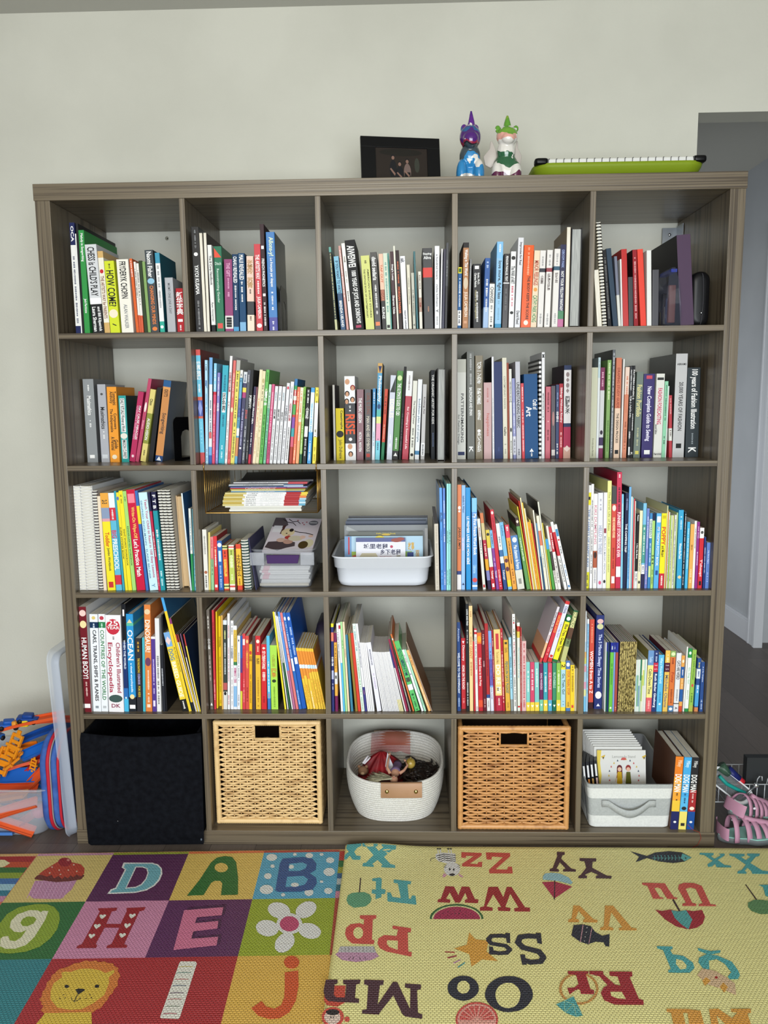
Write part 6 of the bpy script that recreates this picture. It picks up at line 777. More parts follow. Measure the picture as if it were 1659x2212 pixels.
# ------------------------------------------------------------------ the room
b = MB(); b.box(-160, 182.8, 39.8, 48.8, 0, 241, WALLM); b.box(182.8, 273, 39.8, 48.8, 209.2, 241, WALLM); struct(b.build('wall_back'), 'off-white painted wall behind the bookcase')
b = MB(); b.box(273, 285, 190, 420, 0, 241, HALLM); struct(b.build('wall_right'), 'grey hallway wall seen beyond the opening')
b = MB(); b.box(150, 285, 420, 432, 0, 241, HALLM); struct(b.build('wall_far'))
b = MB(); b.box(-160, 285, -420, 440, 241, 251, mat('c4c3ba', .9, 'ceiling_paint')); struct(b.build('ceiling'), 'pale ceiling')
b = MB(); b.box(271.4, 272.95, 190, 420, 0, 11, TRIMM); b.box(271.8, 272.95, 190, 420, 11, 12.2, TRIMM); struct(b.build('baseboard_right', bevel=.2))
b = MB(); b.box(271.2, 275, 181.5, 190, 0, 209, TRIMM); b.box(270.6, 275, 181, 183.2, 0, 209, TRIMM); b.box(270.9, 275, 188.6, 190.2, 0, 209, TRIMM); struct(b.build('trim_1', bevel=.2), 'white door casing at the hallway edge')
def floor_mat():
    m = bpy.data.materials.new('dark_planks'); m.use_nodes = True; n, l = nodes(m); bs = n['Principled BSDF']
    tc = n.new('ShaderNodeTexCoord'); mp = n.new('ShaderNodeMapping'); mp.inputs['Rotation'].default_value = (0, 0, pi/2)
    br = n.new('ShaderNodeTexBrick'); br.offset = .37; br.inputs['Scale'].default_value = 1; br.inputs['Brick Width'].default_value = 1.2; br.inputs['Row Height'].default_value = .13
    br.inputs['Mortar Size'].default_value = .0008; br.inputs['Color1'].default_value = lin('756961'); br.inputs['Color2'].default_value = lin('655a52'); br.inputs['Mortar'].default_value = lin('3a332e')
    l.new(tc.outputs['Object'], mp.inputs['Vector']); l.new(mp.outputs[0], br.inputs['Vector'])
    m2 = n.new('ShaderNodeMapping'); m2.inputs['Scale'].default_value = (60, 4, 1); ns = n.new('ShaderNodeTexNoise'); ns.inputs['Detail'].default_value = 6; l.new(tc.outputs['Object'], m2.inputs['Vector']); l.new(m2.outputs[0], ns.inputs['Vector'])
    mx = n.new('ShaderNodeMixRGB'); mx.blend_type = 'MULTIPLY'; mx.inputs[0].default_value = .5; l.new(br.outputs['Color'], mx.inputs[1]); l.new(ns.outputs['Fac'], mx.inputs[2])
    l.new(mx.outputs[0], bs.inputs['Base Color']); bs.inputs['Roughness'].default_value = .42; return m
b = MB(); b.box(-160, 285, -420, 440, -6, 0, floor_mat()); struct(b.build('floor'), 'dark brown plank floor')
# ------------------------------------------------------------------ bookcase
TO, TI, W, D = 4.139, 1.483, 182.0, 39.3; CW = (W-2*TO-4*TI)/5
def shelf(k): return W-TO-k*CW-(k-1)*TI if k < 5 else TO
def col(k): return TO+k*CW+(k-1)*TI
case = thing('bookcase', 'large grey-brown wood-grain bookcase of twenty-five open cells against the wall', 'bookcase', (W/2, D/2, 0))
def board(name, x0, x1, y0, y1, z0, z1, m):
    q = MB(); o = (W/2, D/2, 0); q.box(x0-o[0], x1-o[0], y0-o[1], y1-o[1], z0, z1, m); return q.build(name, case, bevel=.08)
board('top_board', 0, W, 0, D, W-TO, W, WX); board('bottom_board', 0, W, 0, D, 0, TO, WX)
board('side_panel', .25, TO, .12, D, TO+.02, W-TO-.02, WZ); board('side_panel', W-TO, W-.25, .12, D, TO+.02, W-TO-.02, WZ)
for k in range(1, 5): board('shelf_board', TO+.01, W-TO-.01, .1, D, shelf(k)-TI, shelf(k), WX)
for r in range(1, 6):
    z0 = shelf(r); z1 = W-TO if r == 1 else shelf(r-1)-TI
    for c in range(1, 5): board('divider', col(c), col(c)+TI, .1, D, z0+.01, z1-.01, WZ)
# ------------------------------------------------------------------ play mats
def mat_foam(h, key):
    m = bpy.data.materials.new('foam_'+key+h); m.use_nodes = True; n, l = nodes(m); bs = n['Principled BSDF']; bs.inputs['Base Color'].default_value = lin(h); bs.inputs['Roughness'].default_value = .5
    tc = n.new('ShaderNodeTexCoord'); br = n.new('ShaderNodeTexBrick'); br.inputs['Scale'].default_value = 1; br.inputs['Brick Width'].default_value = .0085; br.inputs['Row Height'].default_value = .0052; br.inputs['Mortar Size'].default_value = .0011; br.inputs['Mortar Smooth'].default_value = 1
    br.inputs['Color1'].default_value = (1,1,1,1); br.inputs['Color2'].default_value = (.9,.9,.9,1); br.inputs['Mortar'].default_value = (0,0,0,1)
    l.new(tc.outputs['Object'], br.inputs['Vector']); bp = n.new('ShaderNodeBump'); bp.inputs['Strength'].default_value = .8; bp.inputs['Distance'].default_value = .003
    l.new(br.outputs['Color'], bp.inputs['Height']); l.new(bp.outputs['Normal'], bs.inputs['Normal']); return m
FM = {}
def foam(h):
    if h not in FM: FM[h] = mat_foam(h, '')
    return FM[h]
PL = '''a42420 -23.3,-8.6 -8.3,-8.4 -8.2,-11.0 -21.9,-11.1
c44c24 -21.9,-11.1 -8.2,-11.0 -8.1,-13.6 -20.5,-13.7
2c6c2c -20.5,-13.7 -8.1,-13.6 -8.0,-16.0 -19.2,-16.1
8ca02c -19.2,-16.1 -8.0,-16.0 -7.9,-18.6 -17.8,-18.7
3c70a8 -17.8,-18.7 -7.9,-18.6 -7.7,-21.1 -16.5,-21.2
a0c8d4 -16.5,-21.2 -7.7,-21.1 -7.6,-23.8 -15.1,-23.9
2c7c90 -15.1,-23.9 -7.6,-23.8 -7.5,-26.2 -13.8,-26.2
c488a8 -13.8,-26.2 -7.5,-26.2 -7.4,-28.5 -12.5,-28.6
e4dca8 -18.9,-10.0 -16.2,-10.1 -13.9,-11.6 -14.6,-13.3 -16.7,-14.1
c48cac -3.2,-19.6 7.8,-19.2 8.1,-23.3 7.0,-27.2 4.6,-27.3 0.0,-27.2 -2.1,-25.6
d8a8c4 -3.2,-19.7 -1.9,-27.0 -1.7,-27.1 -3.0,-19.8
d8a8c4 -2.2,-19.7 -0.9,-27.0 -0.7,-27.1 -2.0,-19.7
d8a8c4 -1.1,-19.7 0.1,-27.0 0.3,-27.1 -0.9,-19.7
d8a8c4 -0.0,-19.6 1.2,-27.0 1.3,-27.1 0.1,-19.7
d8a8c4 1.0,-19.6 2.2,-27.0 2.4,-27.1 1.2,-19.7
d8a8c4 2.1,-19.6 3.2,-27.0 3.4,-27.1 2.3,-19.7
d8a8c4 3.1,-19.6 4.2,-27.0 4.4,-27.1 3.3,-19.7
d8a8c4 4.2,-19.6 5.3,-27.0 5.4,-27.0 4.4,-19.7
d8a8c4 5.3,-19.6 6.3,-27.0 6.5,-27.0 5.4,-19.7
d8a8c4 6.3,-19.6 7.3,-26.9 7.5,-27.0 6.5,-19.7
6c2c20 -3.9,-18.5 -3.7,-17.2 -2.7,-16.7 8.1,-16.6 9.0,-17.1 8.8,-18.9 6.3,-19.7 2.7,-20.2 -3.5,-19.0
b84024 -3.6,-16.7 -3.1,-15.1 -1.7,-12.3 -0.8,-10.6 2.5,-10.9 5.9,-12.0 7.7,-13.9 8.6,-16.3 8.2,-17.6 6.7,-16.7 6.4,-17.9 5.2,-17.2 5.1,-18.4 3.8,-17.6 3.7,-18.8 2.1,-17.4 1.3,-18.5 -0.0,-16.9 -0.9,-17.8 -2.1,-17.2
982020 2.9,-11.0 3.1,-11.5 3.1,-11.9 3.1,-12.3 2.9,-12.6 2.7,-12.9 2.3,-13.1 2.0,-13.1 1.5,-13.1 1.1,-12.9 0.6,-12.7 0.2,-12.3 -0.2,-11.9 -0.6,-11.5 -0.8,-11.0 -1.0,-10.6 -1.0,-10.1 -1.0,-9.7 -0.8,-9.4 -0.6,-9.1 -0.3,-8.9 0.1,-8.9 0.6,-8.9 1.1,-9.1 1.5,-9.3 2.0,-9.7 2.4,-10.1 2.7,-10.5
d8887c 2.0,-10.1 2.1,-10.3 2.0,-10.5 1.8,-10.6 1.5,-10.5 1.3,-10.3 1.1,-10.1 1.1,-9.8 1.2,-9.6 1.4,-9.5 1.6,-9.6 1.9,-9.8
e4c8b0 -1.2,-13.4 -1.1,-13.6 -1.2,-13.7 -1.3,-13.7 -1.4,-13.7 -1.5,-13.6 -1.6,-13.4 -1.7,-13.3 -1.6,-13.1 -1.5,-13.1 -1.4,-13.1 -1.3,-13.3
e4c8b0 1.3,-14.8 1.4,-14.9 1.4,-15.0 1.3,-15.1 1.1,-15.0 1.0,-14.9 0.9,-14.8 0.9,-14.6 0.9,-14.5 1.0,-14.4 1.1,-14.5 1.2,-14.6
e4c8b0 3.8,-14.7 3.9,-14.9 3.8,-15.0 3.8,-15.1 3.6,-15.0 3.5,-14.9 3.4,-14.7 3.4,-14.6 3.4,-14.5 3.5,-14.4 3.6,-14.5 3.7,-14.6
e4c8b0 4.3,-12.3 4.3,-12.4 4.3,-12.6 4.2,-12.6 4.0,-12.6 3.9,-12.4 3.8,-12.3 3.8,-12.1 3.8,-12.0 3.9,-11.9 4.0,-12.0 4.2,-12.1
e4c8b0 6.4,-15.2 6.4,-15.4 6.4,-15.5 6.3,-15.6 6.1,-15.5 6.0,-15.4 5.9,-15.2 5.9,-15.1 5.9,-15.0 6.0,-14.9 6.1,-15.0 6.3,-15.1
e4c8b0 -0.6,-16.1 -0.6,-16.3 -0.6,-16.4 -0.7,-16.4 -0.8,-16.4 -1.0,-16.3 -1.1,-16.1 -1.1,-16.0 -1.1,-15.8 -1.0,-15.8 -0.8,-15.8 -0.7,-16.0
e4c8b0 2.6,-16.7 2.6,-16.9 2.6,-17.0 2.5,-17.0 2.4,-17.0 2.2,-16.9 2.1,-16.7 2.1,-16.6 2.1,-16.5 2.2,-16.4 2.4,-16.5 2.5,-16.6
e4e4e0 17.4,-11.1 25.4,-11.1 27.3,-11.9 28.8,-13.7 29.7,-16.1 29.9,-19.0 29.3,-21.5 27.8,-23.5 25.1,-24.6 18.1,-25.1 18.3,-23.1 19.3,-22.4 18.9,-14.3 17.7,-13.4
74b0bc 18.1,-11.7 25.5,-11.6 27.2,-12.4 28.5,-13.9 29.2,-16.1 29.4,-18.7 28.9,-21.1 27.5,-23.0 24.9,-24.1 18.6,-24.5 18.8,-23.6 19.7,-22.8 19.3,-14.3 18.2,-13.2
e4e4e0 21.3,-12.9 23.4,-12.9 24.9,-13.7 25.9,-15.9 26.2,-18.7 25.8,-21.2 24.6,-22.4 22.0,-22.8
582450 21.7,-13.3 23.3,-13.3 24.7,-14.0 25.6,-15.9 25.9,-18.5 25.5,-20.8 24.4,-22.0 22.2,-22.3
8ca42c 1.4,-29.4 4.4,-29.4 6.8,-30.5 9.0,-32.8 10.3,-35.4 11.2,-38.9 11.0,-42.2 9.8,-45.1 7.3,-46.8 3.8,-47.5 1.5,-47.2 -0.7,-46.0 -2.9,-42.4 -3.8,-37.4 -3.8,-33.4 -2.2,-30.7
e4e0c0 1.1,-31.8 3.2,-31.9 4.4,-32.6 4.5,-32.0 6.0,-32.1 6.7,-35.5 7.0,-41.7 6.3,-44.5 4.4,-45.8 2.2,-45.9 0.4,-45.0 -0.8,-42.4 -0.5,-41.6 0.6,-41.5 1.7,-43.0 3.1,-43.2 3.9,-41.9 3.9,-39.2 3.0,-40.1 1.2,-39.9 -0.6,-38.4 -1.5,-36.0 -1.1,-33.4
8ca42c 1.7,-34.2 3.4,-34.3 4.5,-35.3 4.5,-36.9 3.5,-37.9 2.2,-37.8 1.1,-36.6 1.0,-35.1
9c1e26 18.0,-30.9 22.8,-30.6 22.9,-31.7 21.9,-32.1 22.3,-36.8 25.8,-36.8 25.6,-32.0 25.1,-30.7 29.8,-30.3 29.8,-31.5 28.8,-32.0 29.2,-43.9 30.1,-44.4 30.2,-45.2 25.5,-45.3 25.4,-44.6 26.2,-43.9 26.0,-38.2 22.4,-38.2 22.5,-43.9 23.1,-44.6 23.1,-45.3 18.5,-45.5 18.5,-44.7 19.3,-44.0 18.9,-32.1 18.3,-31.5
e8e8dc 19.4,-33.7 19.5,-33.3 19.8,-33.3 20.2,-33.6 20.4,-33.2 20.9,-33.3 21.1,-33.8 20.9,-34.4 20.5,-35.0 19.9,-34.4
e8e8dc 19.5,-37.4 19.6,-36.9 19.9,-36.9 20.3,-37.3 20.5,-36.8 20.9,-36.9 21.2,-37.4 21.0,-38.0 20.6,-38.7 20.0,-38.1
e8e8dc 19.6,-40.9 19.6,-40.5 20.0,-40.5 20.4,-40.8 20.6,-40.4 21.0,-40.5 21.2,-41.0 21.0,-41.5 20.6,-42.1 20.1,-41.6
e8e8dc 26.7,-33.4 26.7,-33.0 27.1,-33.0 27.5,-33.3 27.7,-32.9 28.1,-32.9 28.4,-33.5 28.1,-34.1 27.7,-34.7 27.1,-34.1
e8e8dc 26.8,-37.1 26.8,-36.6 27.2,-36.6 27.6,-37.0 27.8,-36.5 28.2,-36.6 28.4,-37.1 28.2,-37.7 27.8,-38.4 27.2,-37.8
e8e8dc 26.8,-40.6 26.9,-40.2 27.2,-40.2 27.6,-40.5 27.8,-40.1 28.2,-40.2 28.5,-40.7 28.2,-41.3 27.8,-41.8 27.3,-41.3
481c44 40.4,-30.3 49.9,-29.0 50.3,-32.7 49.8,-33.4 44.3,-34.2 44.1,-35.7 49.9,-34.4 50.4,-38.0 45.0,-38.8 44.8,-41.3 51.2,-40.2 51.6,-43.6 42.3,-45.3
d07494 39.8,-31.4 49.3,-30.1 49.6,-33.2 43.7,-34.1 43.8,-36.3 49.3,-35.4 49.7,-38.2 44.2,-39.3 44.4,-41.9 50.6,-41.1 50.9,-44.1 41.3,-45.8
d47c34 30.0,-51.4 30.7,-51.8 30.9,-52.8 31.5,-53.4 32.0,-54.3 31.9,-55.6 32.3,-56.6 32.5,-57.3 32.1,-58.1 32.1,-58.8 32.2,-59.4 31.8,-59.9 31.7,-60.5 31.8,-61.4 31.5,-62.0 31.4,-62.8 31.2,-63.6 30.5,-64.0 30.2,-64.6 29.6,-65.1 28.7,-65.1 28.0,-65.4 27.4,-65.9 26.6,-65.8 25.9,-66.1 25.1,-66.3 24.2,-66.0 23.4,-66.1 22.5,-66.3 21.8,-65.9 20.9,-65.9 20.2,-65.7 19.8,-65.0 19.2,-64.6 18.9,-64.3 19.0,-63.5 18.8,-63.0 18.2,-62.7 18.1,-62.1 17.6,-61.7 17.2,-61.3 17.4,-60.6 17.2,-60.0 16.9,-59.2 17.1,-58.2 16.9,-57.3 16.6,-56.4 17.0,-55.7 16.9,-54.8 16.7,-54.1 17.2,-53.7 17.2,-53.0 17.7,-52.2 18.8,-51.8 19.6,-51.1 20.2,-50.4 21.2,-50.3 21.9,-49.8 22.5,-49.4 23.3,-49.8 24.0,-49.7 24.7,-49.4 25.3,-49.9 26.0,-49.9 26.8,-49.7 27.5,-50.2 28.3,-50.3 29.0,-50.4 29.4,-51.1
d8b840 20.2,-65.1 19.6,-68.3 31.2,-68.2 29.7,-64.7
d8b840 18.5,-53.4 19.3,-53.0 20.4,-53.2 22.1,-52.2 24.2,-52.0 26.7,-52.5 28.4,-53.4 29.9,-52.3 30.3,-53.2 29.6,-54.7 30.3,-56.4 30.6,-59.9 29.2,-62.2 27.4,-63.9 25.1,-64.2 22.1,-63.6 19.6,-61.3 18.6,-59.0 18.2,-56.6 19.3,-54.8
1c1814 22.0,-57.5 22.0,-57.8 21.9,-58.0 21.7,-58.0 21.4,-58.0 21.1,-57.8 21.0,-57.5 20.9,-57.3 21.0,-57.1 21.3,-57.0 21.5,-57.1 21.8,-57.3
1c1814 28.5,-57.4 28.6,-57.7 28.4,-57.8 28.2,-57.9 27.9,-57.9 27.7,-57.7 27.5,-57.4 27.5,-57.1 27.6,-57.0 27.8,-56.9 28.1,-56.9 28.4,-57.1
1c1814 23.7,-58.4 24.3,-58.1 25.6,-58.2 25.9,-58.6 25.0,-59.9
1c1814 24.7,-59.8 24.8,-61.8 25.0,-61.8 24.9,-59.8
1c1814 23.7,-60.7 24.2,-61.5 24.3,-61.5 23.8,-60.6
1c1814 24.2,-61.5 24.9,-61.9 24.9,-61.8 24.2,-61.4
1c1814 24.9,-61.9 25.5,-61.7 25.4,-61.5 24.8,-61.8
1c1814 25.5,-61.7 26.0,-60.8 25.8,-60.7 25.4,-61.6
4c3420 22.0,-60.0 22.0,-60.1 22.0,-60.1 21.9,-60.1 21.8,-60.1 21.7,-60.1 21.7,-60.0 21.7,-59.9 21.7,-59.8 21.8,-59.8 21.9,-59.8 22.0,-59.9
4c3420 22.7,-60.8 22.8,-60.9 22.7,-61.0 22.6,-61.0 22.5,-61.0 22.5,-60.9 22.4,-60.8 22.4,-60.8 22.4,-60.7 22.5,-60.7 22.6,-60.7 22.7,-60.8
4c3420 21.7,-61.1 21.7,-61.1 21.6,-61.2 21.6,-61.2 21.5,-61.2 21.4,-61.1 21.3,-61.1 21.3,-61.0 21.3,-60.9 21.4,-60.9 21.5,-60.9 21.6,-61.0
4c3420 27.7,-59.9 27.7,-60.0 27.6,-60.0 27.5,-60.1 27.4,-60.0 27.4,-60.0 27.3,-59.9 27.3,-59.8 27.3,-59.8 27.4,-59.7 27.5,-59.8 27.6,-59.8
4c3420 28.3,-60.7 28.3,-60.8 28.3,-60.8 28.2,-60.9 28.1,-60.8 28.0,-60.8 27.9,-60.7 27.9,-60.6 28.0,-60.6 28.1,-60.5 28.2,-60.6 28.2,-60.6
4c3420 27.3,-61.0 27.3,-61.1 27.2,-61.1 27.2,-61.1 27.1,-61.1 27.0,-61.1 26.9,-61.0 26.9,-60.9 27.0,-60.8 27.0,-60.8 27.1,-60.8 27.2,-60.9
e2e0d4 44.1,-49.5 47.4,-49.5 47.9,-50.1 48.5,-65.9 48.3,-66.3 44.7,-66.2 44.4,-65.8 43.9,-50.0
c8b870 44.2,-51.4 45.7,-51.2 45.6,-50.9 44.1,-51.2
c8b870 45.6,-51.2 47.3,-51.3 47.2,-51.1 45.6,-50.9
2c7468 44.3,-53.3 45.8,-53.1 45.7,-52.9 44.2,-53.1
2c7468 45.7,-53.1 47.3,-53.2 47.3,-53.0 45.6,-52.9
c07070 44.4,-55.3 45.9,-55.1 45.8,-54.9 44.3,-55.1
c07070 45.8,-55.1 47.4,-55.2 47.3,-55.0 45.7,-54.9
4c6078 44.4,-57.2 45.9,-57.0 45.8,-56.8 44.4,-57.0
4c6078 45.8,-57.0 47.4,-57.1 47.4,-56.9 45.8,-56.8
4c2450 44.5,-59.3 46.0,-59.1 45.9,-58.9 44.5,-59.1
4c2450 45.9,-59.1 47.5,-59.2 47.4,-59.0 45.9,-58.9
b04c54 44.6,-61.1 46.1,-60.9 46.0,-60.7 44.5,-60.9
b04c54 46.0,-60.9 47.5,-61.0 47.5,-60.8 45.9,-60.7
8c9884 44.7,-63.1 46.1,-62.9 46.1,-62.7 44.6,-62.9
8c9884 46.1,-62.9 47.6,-63.0 47.5,-62.8 46.0,-62.7
a84854 44.8,-65.1 46.2,-64.9 46.1,-64.7 44.7,-64.9
a84854 46.1,-64.9 47.6,-65.0 47.6,-64.8 46.1,-64.7
2c6c2c 44.7,-7.7 46.8,-8.2 48.4,-10.7 50.4,-17.7 51.9,-25.0 47.6,-25.3 46.8,-20.3 46.0,-19.2 44.5,-19.2 43.8,-20.1 43.1,-25.3 38.9,-25.6 40.4,-18.9 41.5,-10.8 42.6,-8.5
dcbc60 46.7,-13.2 46.8,-13.7 46.7,-14.2 46.6,-14.6 46.4,-14.9 46.1,-15.2 45.8,-15.3 45.4,-15.4 45.0,-15.3 44.6,-15.2 44.2,-14.9 43.8,-14.6 43.5,-14.2 43.2,-13.7 43.1,-13.3 43.0,-12.8 43.0,-12.3 43.1,-11.9 43.3,-11.5 43.6,-11.3 44.0,-11.1 44.4,-11.0 44.8,-11.1 45.2,-11.3 45.6,-11.5 46.0,-11.9 46.3,-12.3 46.5,-12.7
e0e4e0 59.3,-8.3 59.3,-8.6 59.2,-9.0 59.1,-9.3 58.9,-9.6 58.7,-9.8 58.4,-9.9 58.1,-10.0 57.7,-9.9 57.4,-9.8 57.1,-9.6 56.8,-9.3 56.6,-9.0 56.4,-8.7 56.3,-8.3 56.3,-7.9 56.3,-7.5 56.5,-7.2 56.7,-6.9 56.9,-6.7 57.2,-6.6 57.5,-6.6 57.8,-6.6 58.2,-6.7 58.5,-6.9 58.8,-7.2 59.0,-7.5 59.2,-7.9
e0e4e0 64.5,-6.8 64.5,-7.2 64.3,-7.4 64.1,-7.5 63.8,-7.4 63.6,-7.2 63.5,-6.8 63.5,-6.4 63.6,-6.1 63.9,-6.0 64.2,-6.1 64.4,-6.4
e0e4e0 69.1,-7.3 69.1,-7.5 69.1,-7.8 69.0,-8.0 68.8,-8.2 68.7,-8.4 68.5,-8.5 68.2,-8.5 68.0,-8.5 67.8,-8.4 67.5,-8.3 67.4,-8.1 67.2,-7.8 67.1,-7.6 67.0,-7.3 67.0,-7.0 67.1,-6.7 67.2,-6.5 67.3,-6.3 67.5,-6.1 67.7,-6.0 67.9,-6.0 68.2,-6.0 68.4,-6.1 68.6,-6.3 68.8,-6.5 69.0,-6.7 69.1,-7.0
e0e4e0 72.0,-6.7 72.0,-7.0 71.8,-7.3 71.5,-7.4 71.2,-7.3 71.0,-7.0 70.9,-6.7 70.9,-6.3 71.1,-6.1 71.4,-6.0 71.7,-6.1 71.9,-6.3
e0e4e0 75.2,-9.5 75.2,-9.8 75.2,-10.1 75.0,-10.3 74.9,-10.6 74.7,-10.7 74.5,-10.8 74.2,-10.9 74.0,-10.8 73.7,-10.7 73.5,-10.6 73.3,-10.4 73.1,-10.1 73.0,-9.8 73.0,-9.5 73.0,-9.2 73.0,-8.9 73.1,-8.6 73.3,-8.4 73.5,-8.2 73.7,-8.1 74.0,-8.1 74.2,-8.1 74.5,-8.2 74.7,-8.4 74.9,-8.6 75.1,-8.9 75.2,-9.2
e0e4e0 59.3,-12.4 59.3,-12.9 59.1,-13.2 58.9,-13.3 58.6,-13.2 58.3,-12.9 58.1,-12.5 58.1,-12.0 58.3,-11.7 58.6,-11.6 58.9,-11.7 59.1,-12.0
e0e4e0 59.2,-17.0 59.2,-17.3 59.2,-17.6 59.1,-17.8 59.0,-18.1 58.9,-18.2 58.7,-18.3 58.5,-18.4 58.2,-18.3 58.0,-18.2 57.8,-18.1 57.6,-17.9 57.4,-17.6 57.3,-17.3 57.2,-17.0 57.2,-16.7 57.2,-16.4 57.3,-16.2 57.4,-15.9 57.6,-15.8 57.8,-15.7 58.0,-15.6 58.2,-15.7 58.4,-15.8 58.7,-15.9 58.9,-16.1 59.0,-16.4 59.1,-16.7
e0e4e0 75.9,-14.9 75.9,-15.4 75.8,-15.8 75.6,-16.1 75.4,-16.4 75.2,-16.6 74.9,-16.8 74.5,-16.8 74.2,-16.8 73.9,-16.7 73.6,-16.4 73.3,-16.1 73.1,-15.8 72.9,-15.4 72.8,-15.0 72.8,-14.5 72.9,-14.1 73.1,-13.8 73.3,-13.4 73.5,-13.2 73.8,-13.1 74.2,-13.0 74.5,-13.1 74.8,-13.2 75.2,-13.4 75.4,-13.7 75.6,-14.1 75.8,-14.5
e0e4e0 60.6,-22.8 60.6,-23.2 60.6,-23.7 60.4,-24.0 60.2,-24.3 59.9,-24.6 59.6,-24.7 59.2,-24.8 58.8,-24.7 58.4,-24.6 58.0,-24.4 57.7,-24.1 57.4,-23.7 57.2,-23.3 57.1,-22.8 57.1,-22.4 57.1,-22.0 57.3,-21.6 57.5,-21.3 57.8,-21.0 58.1,-20.9 58.5,-20.8 58.9,-20.9 59.3,-21.0 59.7,-21.2 60.0,-21.6 60.3,-21.9 60.5,-22.4
e0e4e0 64.1,-25.0 64.0,-25.4 63.9,-25.6 63.6,-25.7 63.3,-25.7 63.1,-25.4 63.0,-25.0 63.0,-24.7 63.1,-24.4 63.4,-24.3 63.7,-24.4 63.9,-24.7
e0e4e0 71.1,-24.0 71.1,-24.3 71.1,-24.6 71.0,-24.9 70.8,-25.1 70.6,-25.3 70.4,-25.4 70.2,-25.4 69.9,-25.4 69.7,-25.3 69.4,-25.1 69.2,-24.9 69.0,-24.6 68.9,-24.3 68.9,-24.0 68.8,-23.7 68.9,-23.3 69.0,-23.1 69.1,-22.8 69.3,-22.7 69.6,-22.5 69.8,-22.5 70.1,-22.5 70.3,-22.6 70.6,-22.8 70.8,-23.0 71.0,-23.3 71.1,-23.6
e0e4e0 76.0,-23.2 76.0,-23.5 75.9,-23.8 75.8,-24.0 75.6,-24.2 75.5,-24.4 75.3,-24.5 75.0,-24.5 74.8,-24.5 74.6,-24.4 74.3,-24.2 74.2,-24.0 74.0,-23.8 73.9,-23.5 73.8,-23.2 73.8,-23.0 73.9,-22.7 74.0,-22.4 74.1,-22.2 74.3,-22.1 74.5,-22.0 74.8,-21.9 75.0,-22.0 75.2,-22.1 75.5,-22.2 75.7,-22.4 75.8,-22.7 75.9,-22.9
e0e4e0 73.2,-19.3 73.2,-19.6 73.0,-19.8 72.8,-19.9 72.6,-19.8 72.4,-19.6 72.3,-19.3 72.3,-19.0 72.5,-18.8 72.7,-18.7 72.9,-18.8 73.1,-19.0
2c5490 60.9,-8.8 66.3,-8.0 69.1,-8.7 70.5,-11.2 70.6,-14.1 69.2,-15.7 71.1,-17.5 71.6,-20.1 70.8,-22.7 67.7,-23.6 62.0,-23.8 61.2,-23.1 60.5,-11.2
58a8c8 63.1,-11.3 66.6,-10.6 68.0,-11.6 67.8,-13.4 66.5,-14.5 63.4,-14.7
58a8c8 63.4,-17.2 67.7,-16.8 69.1,-18.3 68.5,-20.6 66.8,-21.4 63.6,-21.7
e0e4e0 64.6,-12.7 64.5,-13.2 64.3,-13.5 64.0,-13.6 63.6,-13.5 63.3,-13.2 63.2,-12.7 63.2,-12.2 63.4,-11.8 63.7,-11.7 64.1,-11.8 64.4,-12.2
e0e4e0 67.0,-20.7 67.0,-20.9 66.9,-21.1 66.8,-21.3 66.7,-21.4 66.5,-21.5 66.3,-21.6 66.1,-21.6 65.8,-21.6 65.6,-21.6 65.4,-21.5 65.2,-21.3 65.0,-21.1 64.9,-20.9 64.9,-20.7 64.9,-20.5 64.9,-20.4 65.0,-20.2 65.2,-20.0 65.4,-19.9 65.6,-19.8 65.8,-19.8 66.0,-19.8 66.3,-19.9 66.5,-20.0 66.7,-20.2 66.8,-20.3 66.9,-20.5
e0e0dc 66.4,-32.3 66.2,-33.2 65.8,-33.8 65.1,-34.2 64.3,-34.4 63.4,-34.2 62.5,-33.7 61.7,-33.0 61.1,-32.1 60.6,-31.1 60.5,-30.2 60.6,-29.3 61.0,-28.6 61.7,-28.1 62.5,-28.0 63.5,-28.2 64.4,-28.7 65.2,-29.4 65.8,-30.3 66.2,-31.3
e0e0dc 72.3,-28.8 72.6,-29.7 72.6,-30.8 72.4,-31.8 71.9,-32.8 71.3,-33.5 70.6,-34.0 69.8,-34.2 69.1,-34.1 68.5,-33.7 68.0,-33.0 67.7,-32.1 67.6,-31.1 67.8,-30.0 68.2,-29.1 68.8,-28.3 69.6,-27.7 70.4,-27.5 71.1,-27.6 71.8,-28.1
e0e0dc 64.5,-38.5 64.4,-39.4 64.1,-40.1 63.5,-40.6 62.8,-40.9 61.9,-40.9 61.0,-40.5 60.2,-40.0 59.5,-39.2 59.1,-38.3 58.8,-37.4 58.9,-36.5 59.2,-35.7 59.8,-35.2 60.6,-34.9 61.5,-35.0 62.4,-35.3 63.2,-35.9 63.9,-36.7 64.3,-37.6
e0e0dc 74.7,-39.8 74.5,-40.6 74.1,-41.2 73.5,-41.5 72.7,-41.6 71.8,-41.5 70.9,-41.0 70.2,-40.4 69.6,-39.6 69.2,-38.7 69.1,-37.8 69.2,-37.0 69.7,-36.4 70.3,-36.0 71.2,-35.9 72.1,-36.1 72.9,-36.5 73.7,-37.2 74.3,-38.0 74.7,-38.9
e0e0dc 68.1,-40.1 68.5,-40.9 68.8,-41.9 68.9,-42.9 68.7,-44.0 68.3,-45.0 67.8,-45.7 67.2,-46.2 66.5,-46.4 65.8,-46.3 65.2,-45.8 64.7,-45.1 64.5,-44.1 64.4,-43.0 64.5,-42.0 64.9,-41.0 65.4,-40.2 66.1,-39.6 66.8,-39.4 67.5,-39.6
